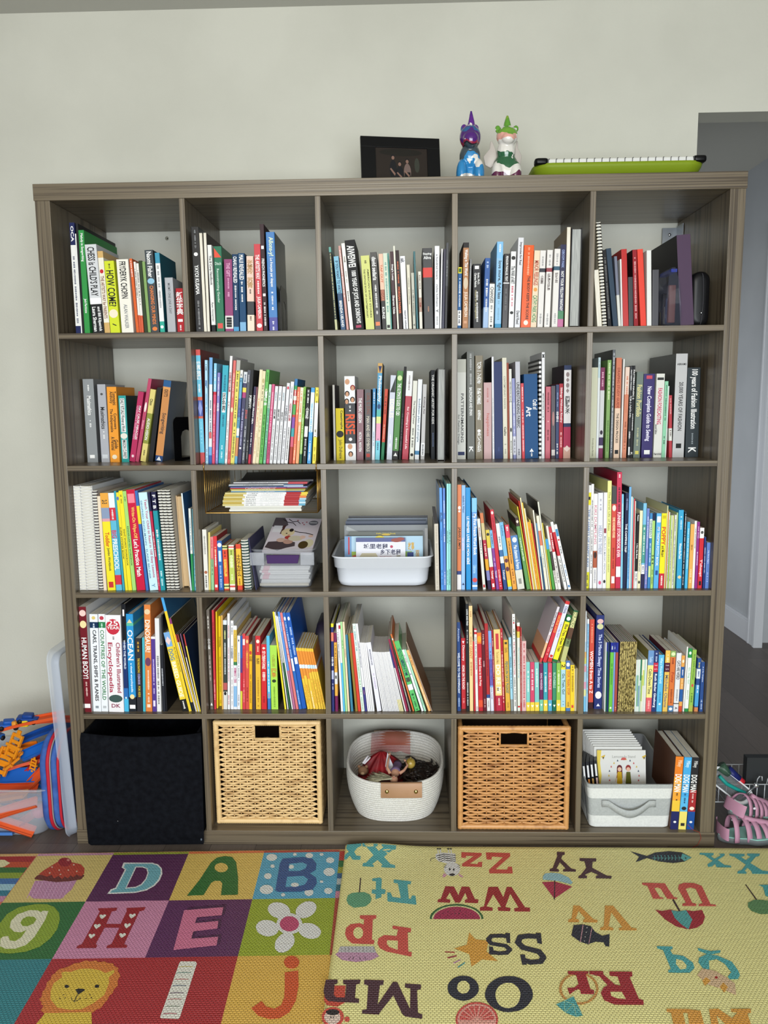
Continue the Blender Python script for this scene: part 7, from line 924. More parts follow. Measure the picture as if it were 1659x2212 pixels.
e0e0dc 69.9,-36.3 69.9,-37.1 69.8,-37.9 69.5,-38.7 69.1,-39.3 68.6,-39.7 68.0,-40.0 67.3,-40.1 66.6,-40.0 65.9,-39.8 65.3,-39.3 64.7,-38.7 64.2,-38.0 63.8,-37.2 63.6,-36.3 63.6,-35.5 63.7,-34.6 63.9,-33.9 64.3,-33.2 64.8,-32.7 65.5,-32.4 66.2,-32.3 66.9,-32.4 67.6,-32.7 68.3,-33.2 68.9,-33.8 69.3,-34.6 69.7,-35.4
c04870 69.1,-36.3 69.1,-36.9 69.0,-37.5 68.8,-38.0 68.5,-38.5 68.1,-38.8 67.6,-39.0 67.1,-39.1 66.6,-39.0 66.1,-38.8 65.6,-38.5 65.2,-38.1 64.8,-37.5 64.6,-37.0 64.4,-36.3 64.4,-35.7 64.5,-35.1 64.7,-34.6 65.0,-34.1 65.4,-33.7 65.8,-33.5 66.3,-33.5 66.9,-33.5 67.4,-33.7 67.9,-34.1 68.3,-34.5 68.7,-35.1 68.9,-35.6
d05424 70.9,-49.5 70.9,-49.9 70.8,-50.4 70.7,-50.8 70.4,-51.1 70.2,-51.3 69.8,-51.5 69.5,-51.5 69.1,-51.5 68.7,-51.3 68.3,-51.1 68.0,-50.8 67.8,-50.4 67.6,-50.0 67.4,-49.5 67.4,-49.1 67.5,-48.6 67.6,-48.2 67.9,-47.9 68.1,-47.6 68.5,-47.5 68.9,-47.4 69.3,-47.5 69.6,-47.6 70.0,-47.9 70.3,-48.2 70.6,-48.6 70.8,-49.0
d05424 68.1,-52.7 71.0,-52.1 71.7,-56.6 71.7,-61.0 70.8,-64.2 69.1,-65.8 67.0,-66.1 64.5,-65.2 62.7,-63.2 64.5,-61.2 65.7,-62.7 67.5,-63.3 68.8,-62.3 69.1,-60.0 68.7,-56.6
b83428 76.4,-5.1 78.7,-5.0 79.1,-9.6 76.5,-9.6
2c6c34 76.5,-9.6 79.1,-9.6 79.3,-12.6 76.6,-12.7
98982c 76.6,-12.7 79.3,-12.6 79.5,-15.4 76.6,-15.5
305c88 76.6,-15.5 79.5,-15.4 79.6,-17.8 76.7,-17.9
b0b8b8 76.7,-17.9 79.6,-17.8 79.8,-20.5 76.8,-20.5
2c6878 76.8,-20.5 79.8,-20.5 80.0,-23.2 76.8,-23.3
c48098 76.8,-23.3 80.0,-23.2 80.2,-26.1 76.9,-26.2
a84430 77.0,-26.4 79.4,-26.4 79.9,-47.0 77.5,-47.0'''
PR = '''50a8a8 82.7,-4.3 87.0,-4.7 87.0,-5.7 86.4,-6.1 87.4,-7.6 88.6,-6.1 88.1,-5.4 88.2,-4.8 92.2,-4.9 92.1,-6.7 91.2,-6.9 88.9,-10.0 90.7,-13.0 92.0,-13.5 92.0,-14.8 88.3,-14.5 88.3,-13.7 88.6,-13.4 87.2,-11.3 85.8,-13.1 86.3,-13.7 86.2,-14.4 83.2,-14.1 83.3,-12.7 84.1,-12.5 86.0,-9.3 84.0,-6.1 82.8,-5.7
50a8a8 78.4,-4.4 82.4,-4.4 82.5,-5.4 81.4,-6.2 80.6,-7.8 81.3,-9.4 82.5,-9.7 82.5,-11.3 80.4,-11.2 79.5,-9.4 78.7,-11.1 78.1,-10.9 78.1,-9.1 79.1,-7.7 78.3,-6.2
e4e4e0 103.1,-8.1 105.0,-7.4 108.5,-7.8 108.4,-11.8 105.9,-12.6 103.7,-11.5 103.0,-10.2
e4e4e0 103.6,-6.0 103.7,-8.2 104.0,-8.1 103.9,-5.9
e4e4e0 104.2,-6.0 104.4,-8.2 104.7,-8.1 104.6,-5.9
e4e4e0 106.5,-6.0 106.6,-8.2 106.9,-8.1 106.8,-5.9
e4e4e0 107.2,-6.0 107.3,-8.2 107.6,-8.1 107.5,-5.9
1c1c1c 104.1,-5.5 104.0,-5.7 103.9,-5.8 103.7,-5.9 103.6,-5.8 103.5,-5.7 103.4,-5.5 103.5,-5.4 103.6,-5.2 103.8,-5.2 103.9,-5.2 104.0,-5.4
1c1c1c 104.7,-5.5 104.7,-5.7 104.6,-5.8 104.4,-5.9 104.2,-5.8 104.1,-5.7 104.1,-5.5 104.1,-5.4 104.3,-5.2 104.4,-5.2 104.6,-5.2 104.7,-5.4
1c1c1c 107.0,-5.5 106.9,-5.7 106.8,-5.8 106.6,-5.9 106.5,-5.8 106.4,-5.7 106.3,-5.5 106.4,-5.3 106.5,-5.2 106.7,-5.2 106.8,-5.2 106.9,-5.3
1c1c1c 107.7,-5.5 107.6,-5.7 107.5,-5.8 107.3,-5.8 107.2,-5.8 107.1,-5.7 107.0,-5.5 107.1,-5.3 107.2,-5.2 107.4,-5.2 107.5,-5.2 107.6,-5.3
1c1c20 103.2,-9.3 105.4,-8.3 105.4,-7.9 103.2,-8.9
1c1c20 105.3,-8.3 108.5,-8.9 108.6,-8.6 105.4,-8.0
1c1c20 103.5,-10.2 105.4,-9.2 105.3,-8.9 103.4,-9.9
1c1c20 105.3,-9.2 108.5,-9.9 108.5,-9.6 105.3,-8.9
1c1c20 103.8,-11.1 105.3,-10.1 105.3,-9.8 103.7,-10.8
1c1c20 105.2,-10.2 108.4,-10.8 108.5,-10.5 105.3,-9.8
1c1c20 104.1,-12.0 105.3,-11.0 105.2,-10.8 104.0,-11.8
1c1c20 105.2,-11.1 108.3,-11.7 108.4,-11.4 105.2,-10.8
1c1c20 103.0,-9.7 101.8,-10.2 101.8,-10.4 103.0,-9.9
1c1c20 101.8,-10.2 101.4,-10.9 101.5,-11.1 101.9,-10.3
1c1c20 101.4,-11.0 101.7,-11.7 101.8,-11.6 101.5,-10.9
e0e0dc 109.3,-15.2 109.2,-15.9 109.0,-16.5 108.7,-17.1 108.4,-17.6 107.9,-18.0 107.5,-18.2 107.0,-18.3 106.5,-18.2 106.1,-18.0 105.7,-17.7 105.4,-17.2 105.2,-16.6 105.0,-15.9 105.0,-15.2 105.1,-14.5 105.3,-13.8 105.6,-13.2 106.0,-12.7 106.4,-12.3 106.9,-12.1 107.4,-12.0 107.8,-12.0 108.3,-12.3 108.7,-12.7 109.0,-13.2 109.2,-13.8 109.3,-14.5
d8a0b0 104.9,-16.9 105.7,-17.8 104.9,-19.0 104.4,-18.5
d8a0b0 108.8,-17.1 110.0,-18.5 109.4,-18.9 108.7,-17.9
1c1c1c 106.8,-15.3 106.7,-15.6 106.6,-15.8 106.5,-15.9 106.4,-15.8 106.3,-15.6 106.3,-15.3 106.3,-15.0 106.4,-14.8 106.6,-14.7 106.7,-14.8 106.8,-15.0
1c1c1c 107.8,-15.4 107.8,-15.7 107.7,-15.9 107.5,-15.9 107.4,-15.9 107.3,-15.7 107.3,-15.4 107.4,-15.1 107.5,-14.9 107.6,-14.8 107.7,-14.9 107.8,-15.1
1c1c1c 107.8,-17.6 107.7,-17.9 107.4,-18.1 107.0,-18.2 106.6,-18.1 106.3,-17.9 106.2,-17.6 106.4,-17.4 106.7,-17.2 107.1,-17.1 107.5,-17.1 107.7,-17.3
1c1c20 105.0,-13.2 105.7,-13.6 105.7,-13.4 105.0,-13.0
1c1c20 104.9,-14.2 105.6,-14.5 105.7,-14.3 105.0,-14.0
1c1c20 108.7,-13.2 109.4,-13.6 109.5,-13.4 108.8,-13.0
1c1c20 108.6,-14.1 109.4,-14.5 109.4,-14.3 108.7,-13.9
cc4c40 110.2,-7.1 115.8,-7.5 115.6,-8.7 112.1,-12.6 114.1,-12.8 114.4,-11.9 115.5,-11.7 115.2,-14.1 109.9,-13.9 110.0,-12.7 113.4,-9.1 111.4,-8.9 111.2,-9.9 110.0,-9.8
cc4c40 116.9,-7.2 123.5,-7.4 123.4,-9.0 118.7,-15.1 121.7,-15.3 122.2,-13.9 123.2,-13.9 123.0,-17.0 116.9,-17.0 116.9,-15.5 121.3,-9.5 118.4,-9.2 118.1,-10.7 116.8,-10.6
50a8a8 86.1,-19.6 88.1,-19.1 88.6,-19.8 88.6,-24.0 89.7,-24.3 89.6,-26.0 88.7,-26.2 88.7,-27.5 87.3,-28.2 87.2,-26.1 86.2,-25.9 86.2,-24.3 87.2,-24.3 87.1,-20.8 86.1,-20.6
50a8a8 91.7,-19.9 96.3,-20.7 96.1,-21.9 95.3,-22.1 95.6,-28.0 96.1,-28.0 96.4,-26.6 97.3,-26.8 97.5,-30.3 90.3,-29.1 90.1,-25.4 91.0,-25.5 91.5,-27.3 93.6,-27.7 92.8,-21.7 91.7,-21.4
3c2420 82.9,-19.3 82.9,-26.1 83.2,-26.1 83.2,-19.3
60a078 81.2,-25.8 82.6,-25.5 84.4,-25.4 85.8,-26.4 86.3,-28.1 86.0,-29.7 85.0,-31.1 83.6,-31.4 82.1,-31.7 80.6,-30.4 80.0,-28.7 80.2,-26.7
a02028 105.0,-22.7 107.2,-22.8 108.1,-26.4 109.2,-22.8 111.1,-22.9 112.1,-27.9 113.0,-28.1 112.7,-29.6 109.5,-29.4 109.6,-28.3 110.3,-27.9 109.9,-25.4 108.3,-29.4 107.1,-29.4 106.0,-25.3 104.9,-27.9 106.0,-28.3 105.8,-29.5 102.7,-29.3 102.9,-28.2 103.6,-27.9
a02028 116.0,-22.9 118.4,-22.8 119.3,-27.1 120.7,-22.8 121.9,-22.9 124.1,-31.0 125.3,-31.2 125.1,-32.7 121.3,-32.7 121.4,-31.5 122.5,-31.1 121.2,-25.7 119.3,-31.0 120.5,-31.4 120.3,-32.6 117.4,-32.5 117.4,-31.1 118.3,-31.0 116.9,-26.0 114.7,-30.8 116.2,-31.3 116.0,-32.5 112.9,-32.5 113.1,-31.2 114.1,-30.8
2c6430 113.5,-35.6 113.5,-34.5 113.2,-33.5 112.7,-32.5 112.0,-31.6 111.0,-30.9 109.9,-30.4 108.7,-30.0 107.4,-29.9 106.1,-30.1 104.8,-30.4 103.7,-31.0 102.6,-31.7 101.8,-32.6 101.1,-33.6 100.7,-34.7 100.6,-35.8
e0dca0 113.0,-35.6 113.0,-34.7 112.7,-33.7 112.3,-32.9 111.6,-32.1 110.7,-31.4 109.7,-31.0 108.6,-30.7 107.4,-30.6 106.2,-30.7 105.0,-31.0 103.9,-31.5 103.0,-32.2 102.2,-33.0 101.6,-33.9 101.2,-34.8 101.1,-35.8
a82850 112.7,-35.7 112.7,-34.8 112.4,-33.9 112.0,-33.1 111.3,-32.4 110.5,-31.8 109.5,-31.4 108.5,-31.1 107.3,-31.0 106.2,-31.1 105.1,-31.4 104.1,-31.9 103.2,-32.5 102.5,-33.2 101.9,-34.0 101.6,-34.9 101.4,-35.8
2c1018 109.5,-35.3 109.8,-35.2 109.8,-35.0 109.5,-35.1
2c1018 111.0,-35.0 111.3,-34.9 111.3,-34.7 111.0,-34.8
2c1018 109.2,-34.7 109.5,-34.4 109.4,-34.3 109.1,-34.5
2c1018 110.5,-34.0 110.8,-33.8 110.7,-33.6 110.4,-33.8
2c1018 108.6,-34.2 108.8,-33.8 108.7,-33.7 108.5,-34.1
2c1018 109.5,-33.2 109.7,-32.9 109.6,-32.8 109.4,-33.1
2c1018 107.8,-33.9 107.9,-33.5 107.7,-33.4 107.6,-33.8
2c1018 108.2,-32.8 108.3,-32.3 108.1,-32.3 108.1,-32.7
2c1018 106.9,-33.8 106.9,-33.4 106.7,-33.5 106.7,-33.9
2c1018 106.7,-32.7 106.7,-32.3 106.5,-32.3 106.6,-32.7
2c1018 106.0,-34.0 105.9,-33.7 105.7,-33.8 105.8,-34.1
2c1018 105.3,-33.0 105.2,-32.7 105.0,-32.8 105.1,-33.2
2c1018 105.2,-34.5 105.0,-34.2 104.9,-34.4 105.1,-34.6
2c1018 104.1,-33.7 103.9,-33.5 103.8,-33.6 104.0,-33.9
2c1018 104.7,-35.0 104.5,-34.9 104.4,-35.1 104.7,-35.2
2c1018 103.3,-34.7 103.0,-34.6 103.0,-34.8 103.2,-34.9
d05044 83.7,-34.6 87.7,-34.5 87.7,-35.7 86.9,-36.1 87.0,-43.4 87.6,-43.5 87.5,-44.9 82.5,-44.7 81.2,-43.2 80.6,-41.3 80.7,-39.3 81.7,-37.9 83.8,-37.5 84.8,-38.0 84.8,-36.1 83.8,-35.8
e8e096 84.8,-41.0 84.8,-41.4 84.8,-41.9 84.6,-42.3 84.5,-42.6 84.3,-42.8 84.1,-43.0 83.8,-43.0 83.5,-43.0 83.3,-42.8 83.1,-42.6 82.9,-42.3 82.7,-41.9 82.6,-41.5 82.5,-41.0 82.5,-40.5 82.6,-40.1 82.7,-39.7 82.9,-39.4 83.1,-39.1 83.3,-39.0 83.6,-38.9 83.8,-39.0 84.1,-39.1 84.3,-39.4 84.5,-39.7 84.7,-40.1 84.8,-40.5
d05044 91.7,-38.3 96.1,-39.2 96.0,-40.6 95.3,-40.7 95.4,-47.2 96.2,-47.4 96.1,-48.9 90.5,-47.3 88.9,-46.2 88.3,-44.6 88.5,-42.9 89.8,-41.7 92.7,-42.0 93.0,-39.7 91.7,-39.5
e8e096 90.5,-43.5 93.0,-43.6 93.0,-46.7 91.1,-45.8 90.5,-44.8
c0bcbc 79.8,-45.7 87.5,-45.6 88.2,-47.8 79.5,-47.7
8c8888 80.1,-45.8 80.2,-47.6 80.3,-47.6 80.2,-45.8
8c8888 80.9,-45.8 81.0,-47.5 81.2,-47.5 81.0,-45.8
8c8888 81.7,-45.8 81.8,-47.5 82.0,-47.5 81.9,-45.8
8c8888 82.6,-45.8 82.7,-47.5 82.8,-47.5 82.7,-45.8
8c8888 83.4,-45.8 83.5,-47.5 83.6,-47.5 83.5,-45.8
8c8888 84.2,-45.8 84.3,-47.5 84.4,-47.5 84.3,-45.8
8c8888 85.0,-45.8 85.1,-47.5 85.3,-47.5 85.2,-45.8
8c8888 85.9,-45.8 86.0,-47.5 86.1,-47.5 86.0,-45.8
8c8888 86.7,-45.8 86.8,-47.5 86.9,-47.5 86.8,-45.8
8c8888 87.5,-45.7 87.6,-47.5 87.7,-47.5 87.7,-45.7
c090ac 78.9,-48.4 79.5,-47.7 88.2,-47.7 88.8,-48.9 87.2,-50.1 83.8,-50.8 80.6,-50.2
3c2430 82.4,-49.1 82.0,-50.0 82.1,-50.1 82.5,-49.2
3c2430 83.0,-49.1 83.0,-50.0 83.1,-50.1 83.2,-49.2
3c2430 84.4,-49.2 84.6,-50.1 84.8,-50.0 84.5,-49.1
3c2430 85.5,-49.2 86.0,-50.1 86.1,-50.0 85.6,-49.1
dca03c 109.7,-40.5 110.9,-42.9 113.9,-43.4 113.1,-47.0 115.3,-50.1 111.8,-49.6 109.3,-51.9 109.1,-47.9 105.8,-46.1 108.8,-44.8
b83c3c 103.7,-47.4 105.8,-47.6 105.9,-47.2 103.7,-47.1
a02c40 104.2,-49.4 106.3,-48.7 106.2,-48.3 104.1,-49.0
c490b0 105.5,-51.0 107.1,-49.9 107.0,-49.6 105.3,-50.7
50a0a0 106.4,-52.3 108.0,-50.8 107.9,-50.5 106.2,-52.0
1c2230 119.0,-41.3 117.0,-40.9 116.7,-42.2 118.7,-42.6
1c2230 117.3,-40.9 114.6,-41.1 114.5,-42.4 117.2,-42.3
1c2230 114.5,-41.1 113.3,-42.8 114.1,-43.7 115.3,-42.0
1c2230 113.3,-43.3 114.1,-45.0 115.0,-44.1 114.2,-42.4
1c2230 114.1,-44.9 117.6,-45.7 117.9,-44.5 114.5,-43.7
1c2230 117.1,-45.4 118.2,-47.0 119.0,-46.0 117.9,-44.4
1c2230 118.3,-45.6 117.1,-47.1 117.8,-48.0 119.0,-46.5
1c2230 117.8,-46.7 115.6,-47.0 115.5,-48.2 117.8,-48.0
1c2230 116.1,-47.0 113.9,-46.4 113.5,-47.6 115.7,-48.2
1c2230 118.1,-40.6 119.2,-40.7 118.8,-44.2 118.0,-44.0
1c2230 113.8,-45.3 114.7,-45.5 114.7,-48.0 113.6,-48.0
1c2230 126.3,-41.0 123.4,-40.8 123.1,-42.5 126.0,-42.7
1c2230 123.8,-40.7 121.1,-41.2 121.1,-42.9 123.7,-42.4
1c2230 120.9,-41.4 119.8,-44.0 121.1,-44.6 122.1,-41.9
1c2230 119.9,-44.3 121.0,-46.4 122.2,-45.2 121.0,-43.1
1c2230 121.0,-46.3 124.8,-47.8 125.4,-46.2 121.5,-44.7
1c2230 124.2,-47.1 125.1,-49.5 126.3,-48.5 125.4,-46.1
1c2230 125.3,-48.0 124.0,-50.0 125.0,-50.9 126.3,-48.9
1c2230 125.0,-49.3 122.3,-49.6 122.1,-51.1 124.8,-50.9
1c2230 123.0,-49.7 121.1,-48.9 120.5,-50.4 122.4,-51.2
1c2230 125.2,-40.5 126.4,-40.6 126.0,-44.4 125.0,-44.1
1c2230 120.5,-47.9 121.6,-47.9 121.5,-51.2 120.5,-51.2
c84834 77.5,-58.1 82.0,-58.0 82.0,-59.9 82.2,-62.8 80.7,-64.0 78.5,-63.6 77.8,-62.3
48242f 77.6,-56.3 80.1,-56.2 80.2,-57.4 79.6,-57.7 79.7,-60.7 80.3,-61.4 82.1,-61.4 82.1,-57.8 81.4,-57.4 81.3,-56.3 85.1,-56.2 85.0,-57.4 84.2,-57.7 84.2,-61.5 85.1,-61.8 85.1,-62.9 80.7,-62.7 78.7,-62.5 77.9,-61.5 77.4,-59.5 77.5,-57.7
48242f 85.9,-56.2 90.1,-56.3 90.0,-57.7 89.3,-57.8 89.0,-63.3 92.1,-56.7 93.0,-56.8 95.7,-64.4 95.8,-58.7 94.6,-58.4 94.7,-57.2 98.1,-57.5 98.0,-58.9 97.2,-59.1 97.3,-65.4 98.2,-65.8 98.1,-67.0 94.7,-66.4 94.1,-65.8 92.2,-60.7 89.5,-65.5 89.4,-66.0 85.9,-65.8 85.9,-64.8 86.8,-64.6 86.8,-57.9 85.9,-57.6
d05040 82.3,-66.7 82.3,-67.3 82.1,-67.9 81.9,-68.4 81.6,-68.8 81.2,-69.1 80.7,-69.3 80.3,-69.4 79.7,-69.3 79.3,-69.1 78.8,-68.8 78.4,-68.4 78.1,-67.9 77.9,-67.4 77.8,-66.8 77.7,-66.2 77.9,-65.7 78.1,-65.1 78.4,-64.7 78.8,-64.4 79.3,-64.2 79.8,-64.1 80.3,-64.2 80.8,-64.3 81.3,-64.7 81.7,-65.1 82.0,-65.6 82.2,-66.2
d05040 83.5,-67.3 83.5,-67.6 83.3,-67.9 83.0,-68.0 82.7,-67.9 82.5,-67.7 82.4,-67.3 82.5,-66.9 82.6,-66.7 82.9,-66.6 83.2,-66.6 83.4,-66.9
e0c8b8 81.6,-66.8 81.6,-67.2 81.5,-67.7 81.3,-68.0 81.1,-68.3 80.8,-68.5 80.5,-68.7 80.1,-68.7 79.8,-68.7 79.4,-68.6 79.1,-68.3 78.8,-68.0 78.6,-67.7 78.4,-67.3 78.3,-66.9 78.3,-66.4 78.4,-66.0 78.6,-65.7 78.8,-65.4 79.1,-65.1 79.4,-65.0 79.8,-64.9 80.2,-65.0 80.5,-65.1 80.9,-65.3 81.1,-65.6 81.4,-66.0 81.5,-66.4
201418 81.3,-65.5 81.2,-65.6 81.2,-65.8 81.0,-66.0 80.8,-66.1 80.6,-66.2 80.3,-66.3 80.0,-66.3 79.7,-66.3 79.4,-66.2 79.1,-66.1 78.9,-66.0 78.7,-65.9 78.6,-65.7 78.5,-65.5 78.5,-65.3 78.6,-65.1 78.8,-65.0 79.0,-64.9 79.2,-64.7 79.5,-64.7 79.8,-64.7 80.1,-64.7 80.4,-64.7 80.7,-64.8 80.9,-65.0 81.1,-65.1 81.2,-65.3
1c1414 79.8,-66.9 79.8,-67.0 79.7,-67.0 79.6,-67.1 79.6,-67.0 79.5,-67.0 79.5,-66.9 79.5,-66.7 79.5,-66.7 79.6,-66.6 79.7,-66.7 79.7,-66.7
1c1414 80.3,-66.8 80.3,-67.0 80.3,-67.0 80.2,-67.1 80.1,-67.0 80.1,-67.0 80.1,-66.8 80.1,-66.7 80.1,-66.7 80.2,-66.6 80.2,-66.7 80.3,-66.7
1c2230 110.3,-58.4 110.2,-59.2 109.9,-59.9 109.4,-60.6 108.8,-61.2 108.2,-61.6 107.5,-61.9 106.8,-62.0 106.0,-61.9 105.4,-61.6 104.8,-61.2 104.3,-60.7 103.9,-60.0 103.7,-59.2 103.7,-58.4 103.8,-57.6 104.1,-56.8 104.6,-56.1 105.1,-55.5 105.8,-55.1 106.5,-54.8 107.3,-54.7 108.0,-54.8 108.7,-55.0 109.3,-55.5 109.8,-56.1 110.1,-56.8 110.3,-57.5
e8e096 108.4,-58.1 108.4,-58.5 108.2,-58.9 108.0,-59.3 107.8,-59.6 107.5,-59.8 107.2,-59.9 106.9,-60.0 106.6,-60.0 106.4,-59.8 106.1,-59.6 105.9,-59.3 105.8,-59.0 105.7,-58.6 105.7,-58.2 105.8,-57.8 105.9,-57.4 106.1,-57.0 106.3,-56.7 106.6,-56.5 106.9,-56.3 107.2,-56.3 107.5,-56.3 107.8,-56.4 108.0,-56.7 108.2,-57.0 108.4,-57.3 108.4,-57.7
1c2230 121.5,-59.9 121.2,-61.1 120.6,-62.1 119.9,-63.1 119.0,-63.9 118.0,-64.5 116.9,-64.8 115.8,-65.0 114.7,-64.9 113.8,-64.5 112.9,-64.0 112.2,-63.2 111.7,-62.2 111.4,-61.2 111.4,-60.1 111.7,-58.9 112.2,-57.8 112.9,-56.8 113.8,-55.9 114.8,-55.2 116.0,-54.8 117.1,-54.7 118.3,-54.8 119.3,-55.2 120.2,-55.8 120.9,-56.7 121.3,-57.7 121.5,-58.8
e8e096 118.8,-60.3 118.6,-61.1 118.3,-61.9 117.9,-62.6 117.5,-63.1 116.9,-63.6 116.3,-63.8 115.7,-63.9 115.2,-63.8 114.7,-63.6 114.2,-63.2 113.9,-62.6 113.7,-62.0 113.6,-61.2 113.6,-60.4 113.7,-59.6 114.0,-58.8 114.4,-58.1 114.9,-57.5 115.5,-57.1 116.1,-56.8 116.7,-56.7 117.3,-56.8 117.8,-57.0 118.2,-57.5 118.6,-58.1 118.8,-58.8 118.9,-59.5
cc4c44 113.4,-67.0 113.1,-68.1 112.7,-69.0 112.1,-69.9 111.4,-70.6 110.5,-71.1 109.6,-71.5 108.7,-71.6 107.8,-71.5 106.9,-71.2 106.2,-70.7 105.6,-70.0 105.1,-69.1 104.9,-68.2 104.8,-67.2 105.0,-66.1 105.4,-65.1 106.0,-64.2 106.7,-63.4 107.6,-62.8 108.5,-62.4 109.5,-62.3 110.5,-62.4 111.4,-62.8 112.2,-63.3 112.8,-64.1 113.2,-65.0 113.4,-66.0
e0a090 113.0,-67.0 112.8,-68.0 112.4,-68.8 111.9,-69.6 111.2,-70.3 110.4,-70.8 109.6,-71.1 108.7,-71.2 107.9,-71.1 107.1,-70.8 106.5,-70.4 105.9,-69.7 105.5,-68.9 105.3,-68.1 105.2,-67.1 105.4,-66.2 105.7,-65.3 106.3,-64.5 106.9,-63.8 107.7,-63.2 108.6,-62.9 109.5,-62.8 110.4,-62.9 111.2,-63.2 111.9,-63.7 112.4,-64.4 112.8,-65.2 113.0,-66.1
d05850 109.7,-67.1 112.6,-65.9 112.6,-67.0
d05850 109.7,-66.9 112.1,-64.7 112.5,-65.7
d05850 109.5,-66.8 111.3,-63.8 112.0,-64.5
d05850 109.4,-66.7 110.2,-63.3 111.1,-63.7
d05850 109.1,-66.6 108.9,-63.3 109.9,-63.3
d05850 108.9,-66.7 107.7,-63.7 108.7,-63.4
d05850 108.7,-66.8 106.7,-64.6 107.5,-63.9
d05850 108.6,-67.0 105.9,-65.8 106.5,-64.8
d05850 108.5,-67.2 105.6,-67.1 105.8,-66.0
48242f 136.5,-6.8 138.6,-6.9 138.3,-8.2 137.6,-8.5 137.0,-10.2 138.8,-14.7 139.9,-15.1 139.7,-16.1 136.3,-16.1 136.6,-15.1 137.3,-14.7 136.3,-11.9 134.9,-14.7 135.4,-15.2 135.2,-16.2 132.8,-16.0 133.1,-14.9 133.9,-14.5 136.2,-8.8 136.2,-8.0
48242f 142.1,-9.8 146.5,-9.9 146.2,-11.3 145.1,-11.6 144.4,-14.3 147.3,-17.7 148.6,-17.9 148.2,-19.1 144.2,-19.0 144.6,-17.9 145.3,-17.6 143.7,-16.1 141.7,-17.5 142.2,-18.0 141.9,-19.0 139.7,-19.0 140.0,-18.0 140.7,-17.5 142.8,-14.3 143.0,-11.4 141.7,-11.1
98c4cc 131.4,-17.0 133.3,-16.6 135.4,-17.0 137.3,-18.7 137.9,-20.9 137.2,-21.6 134.4,-20.3 130.4,-19.7 130.7,-18.2
b02c4c 130.0,-20.8 133.3,-20.5 137.4,-22.6 131.9,-27.6
3c1c24 133.3,-20.0 131.7,-28.0 132.0,-28.0 133.6,-20.0
1c2230 160.5,-8.6 163.3,-6.9 167.3,-6.2 170.5,-6.8 172.4,-9.2 169.7,-11.2 166.5,-11.9 163.0,-11.2 160.2,-9.6 156.6,-11.6 158.3,-9.0 156.6,-6.3
60b0ac 170.5,-7.4 172.4,-9.2 169.8,-11.0 169.3,-9.5
1c2230 170.8,-9.5 170.8,-9.7 170.6,-9.8 170.5,-9.9 170.4,-9.8 170.4,-9.7 170.4,-9.5 170.5,-9.4 170.6,-9.2 170.7,-9.2 170.8,-9.2 170.9,-9.4
60b0ac 161.6,-9.7 169.3,-9.6 169.4,-9.5 161.7,-9.5
60b0ac 162.5,-8.3 162.3,-9.7 162.5,-9.6 162.6,-8.2
60b0ac 162.4,-9.5 161.8,-10.7 162.0,-10.7 162.5,-9.6
60b0ac 163.4,-8.3 163.3,-9.7 163.4,-9.6 163.6,-8.2
60b0ac 163.3,-9.5 162.8,-10.7 162.9,-10.7 163.4,-9.6
60b0ac 164.3,-8.2 164.2,-9.7 164.4,-9.6 164.5,-8.2
60b0ac 164.3,-9.5 163.7,-10.7 163.8,-10.7 164.4,-9.6
60b0ac 165.3,-8.2 165.2,-9.7 165.3,-9.6 165.5,-8.2
60b0ac 165.2,-9.5 164.6,-10.6 164.8,-10.7 165.3,-9.6
60b0ac 166.2,-8.2 166.1,-9.6 166.3,-9.6 166.4,-8.1
60b0ac 166.1,-9.5 165.6,-10.6 165.7,-10.7 166.3,-9.5
60b0ac 167.2,-8.2 167.0,-9.6 167.2,-9.6 167.3,-8.1
60b0ac 167.1,-9.5 166.5,-10.6 166.6,-10.7 167.2,-9.5
60b0ac 168.1,-8.2 168.0,-9.6 168.1,-9.5 168.3,-8.1
60b0ac 168.0,-9.5 167.4,-10.6 167.6,-10.7 168.1,-9.5
60b0ac 169.1,-8.2 168.9,-9.6 169.1,-9.5 169.2,-8.1
60b0ac 169.0,-9.5 168.4,-10.6 168.5,-10.7 169.1,-9.5
50a8a8 175.3,-7.0 179.1,-7.1 178.6,-8.1 177.8,-8.5 178.3,-9.8 180.6,-8.1 180.3,-7.4 181.9,-7.2 181.7,-8.1 178.9,-10.4 179.8,-12.6 181.4,-13.0 181.1,-13.8 177.3,-13.7 177.5,-12.2 176.2,-13.4 175.1,-13.6 175.4,-12.4 177.4,-10.8 176.2,-8.1 175.0,-7.8
50a8a8 183.2,-7.3 187.3,-7.4 186.9,-8.4 185.7,-8.8 186.4,-10.4 188.3,-8.8 187.7,-8.0 188.1,-7.2 191.5,-7.2 190.9,-8.3 189.7,-8.8 187.0,-11.7 188.7,-15.1 190.7,-15.6 190.2,-16.7 185.4,-16.6 185.7,-15.5 185.3,-13.9 184.0,-15.3 184.3,-15.8 183.9,-16.6 181.6,-16.5 182.1,-15.5 183.4,-14.9 185.5,-12.5 184.0,-8.9 182.9,-8.2
d05448 155.6,-20.8 157.2,-20.8 161.4,-21.0 161.5,-23.3 161.8,-26.7 162.6,-27.0 162.2,-27.5 159.9,-27.4 159.6,-23.3 159.0,-22.8 158.1,-23.0 158.3,-26.7 159.1,-27.0 158.9,-27.4 156.4,-27.4 156.6,-22.1 155.5,-21.7
d05448 164.8,-21.5 166.4,-20.7 168.9,-20.8 170.4,-22.0 169.8,-29.4 171.0,-29.6 170.9,-30.2 166.6,-30.2 167.0,-29.4 168.0,-29.1 168.4,-23.2 167.2,-22.7 165.9,-23.2 165.5,-28.9 166.4,-29.3 166.0,-30.2 162.7,-30.2 163.0,-29.3 164.0,-28.9 164.0,-23.2
3c1c20 161.0,-27.8 161.1,-32.3 161.6,-32.0 161.5,-27.5
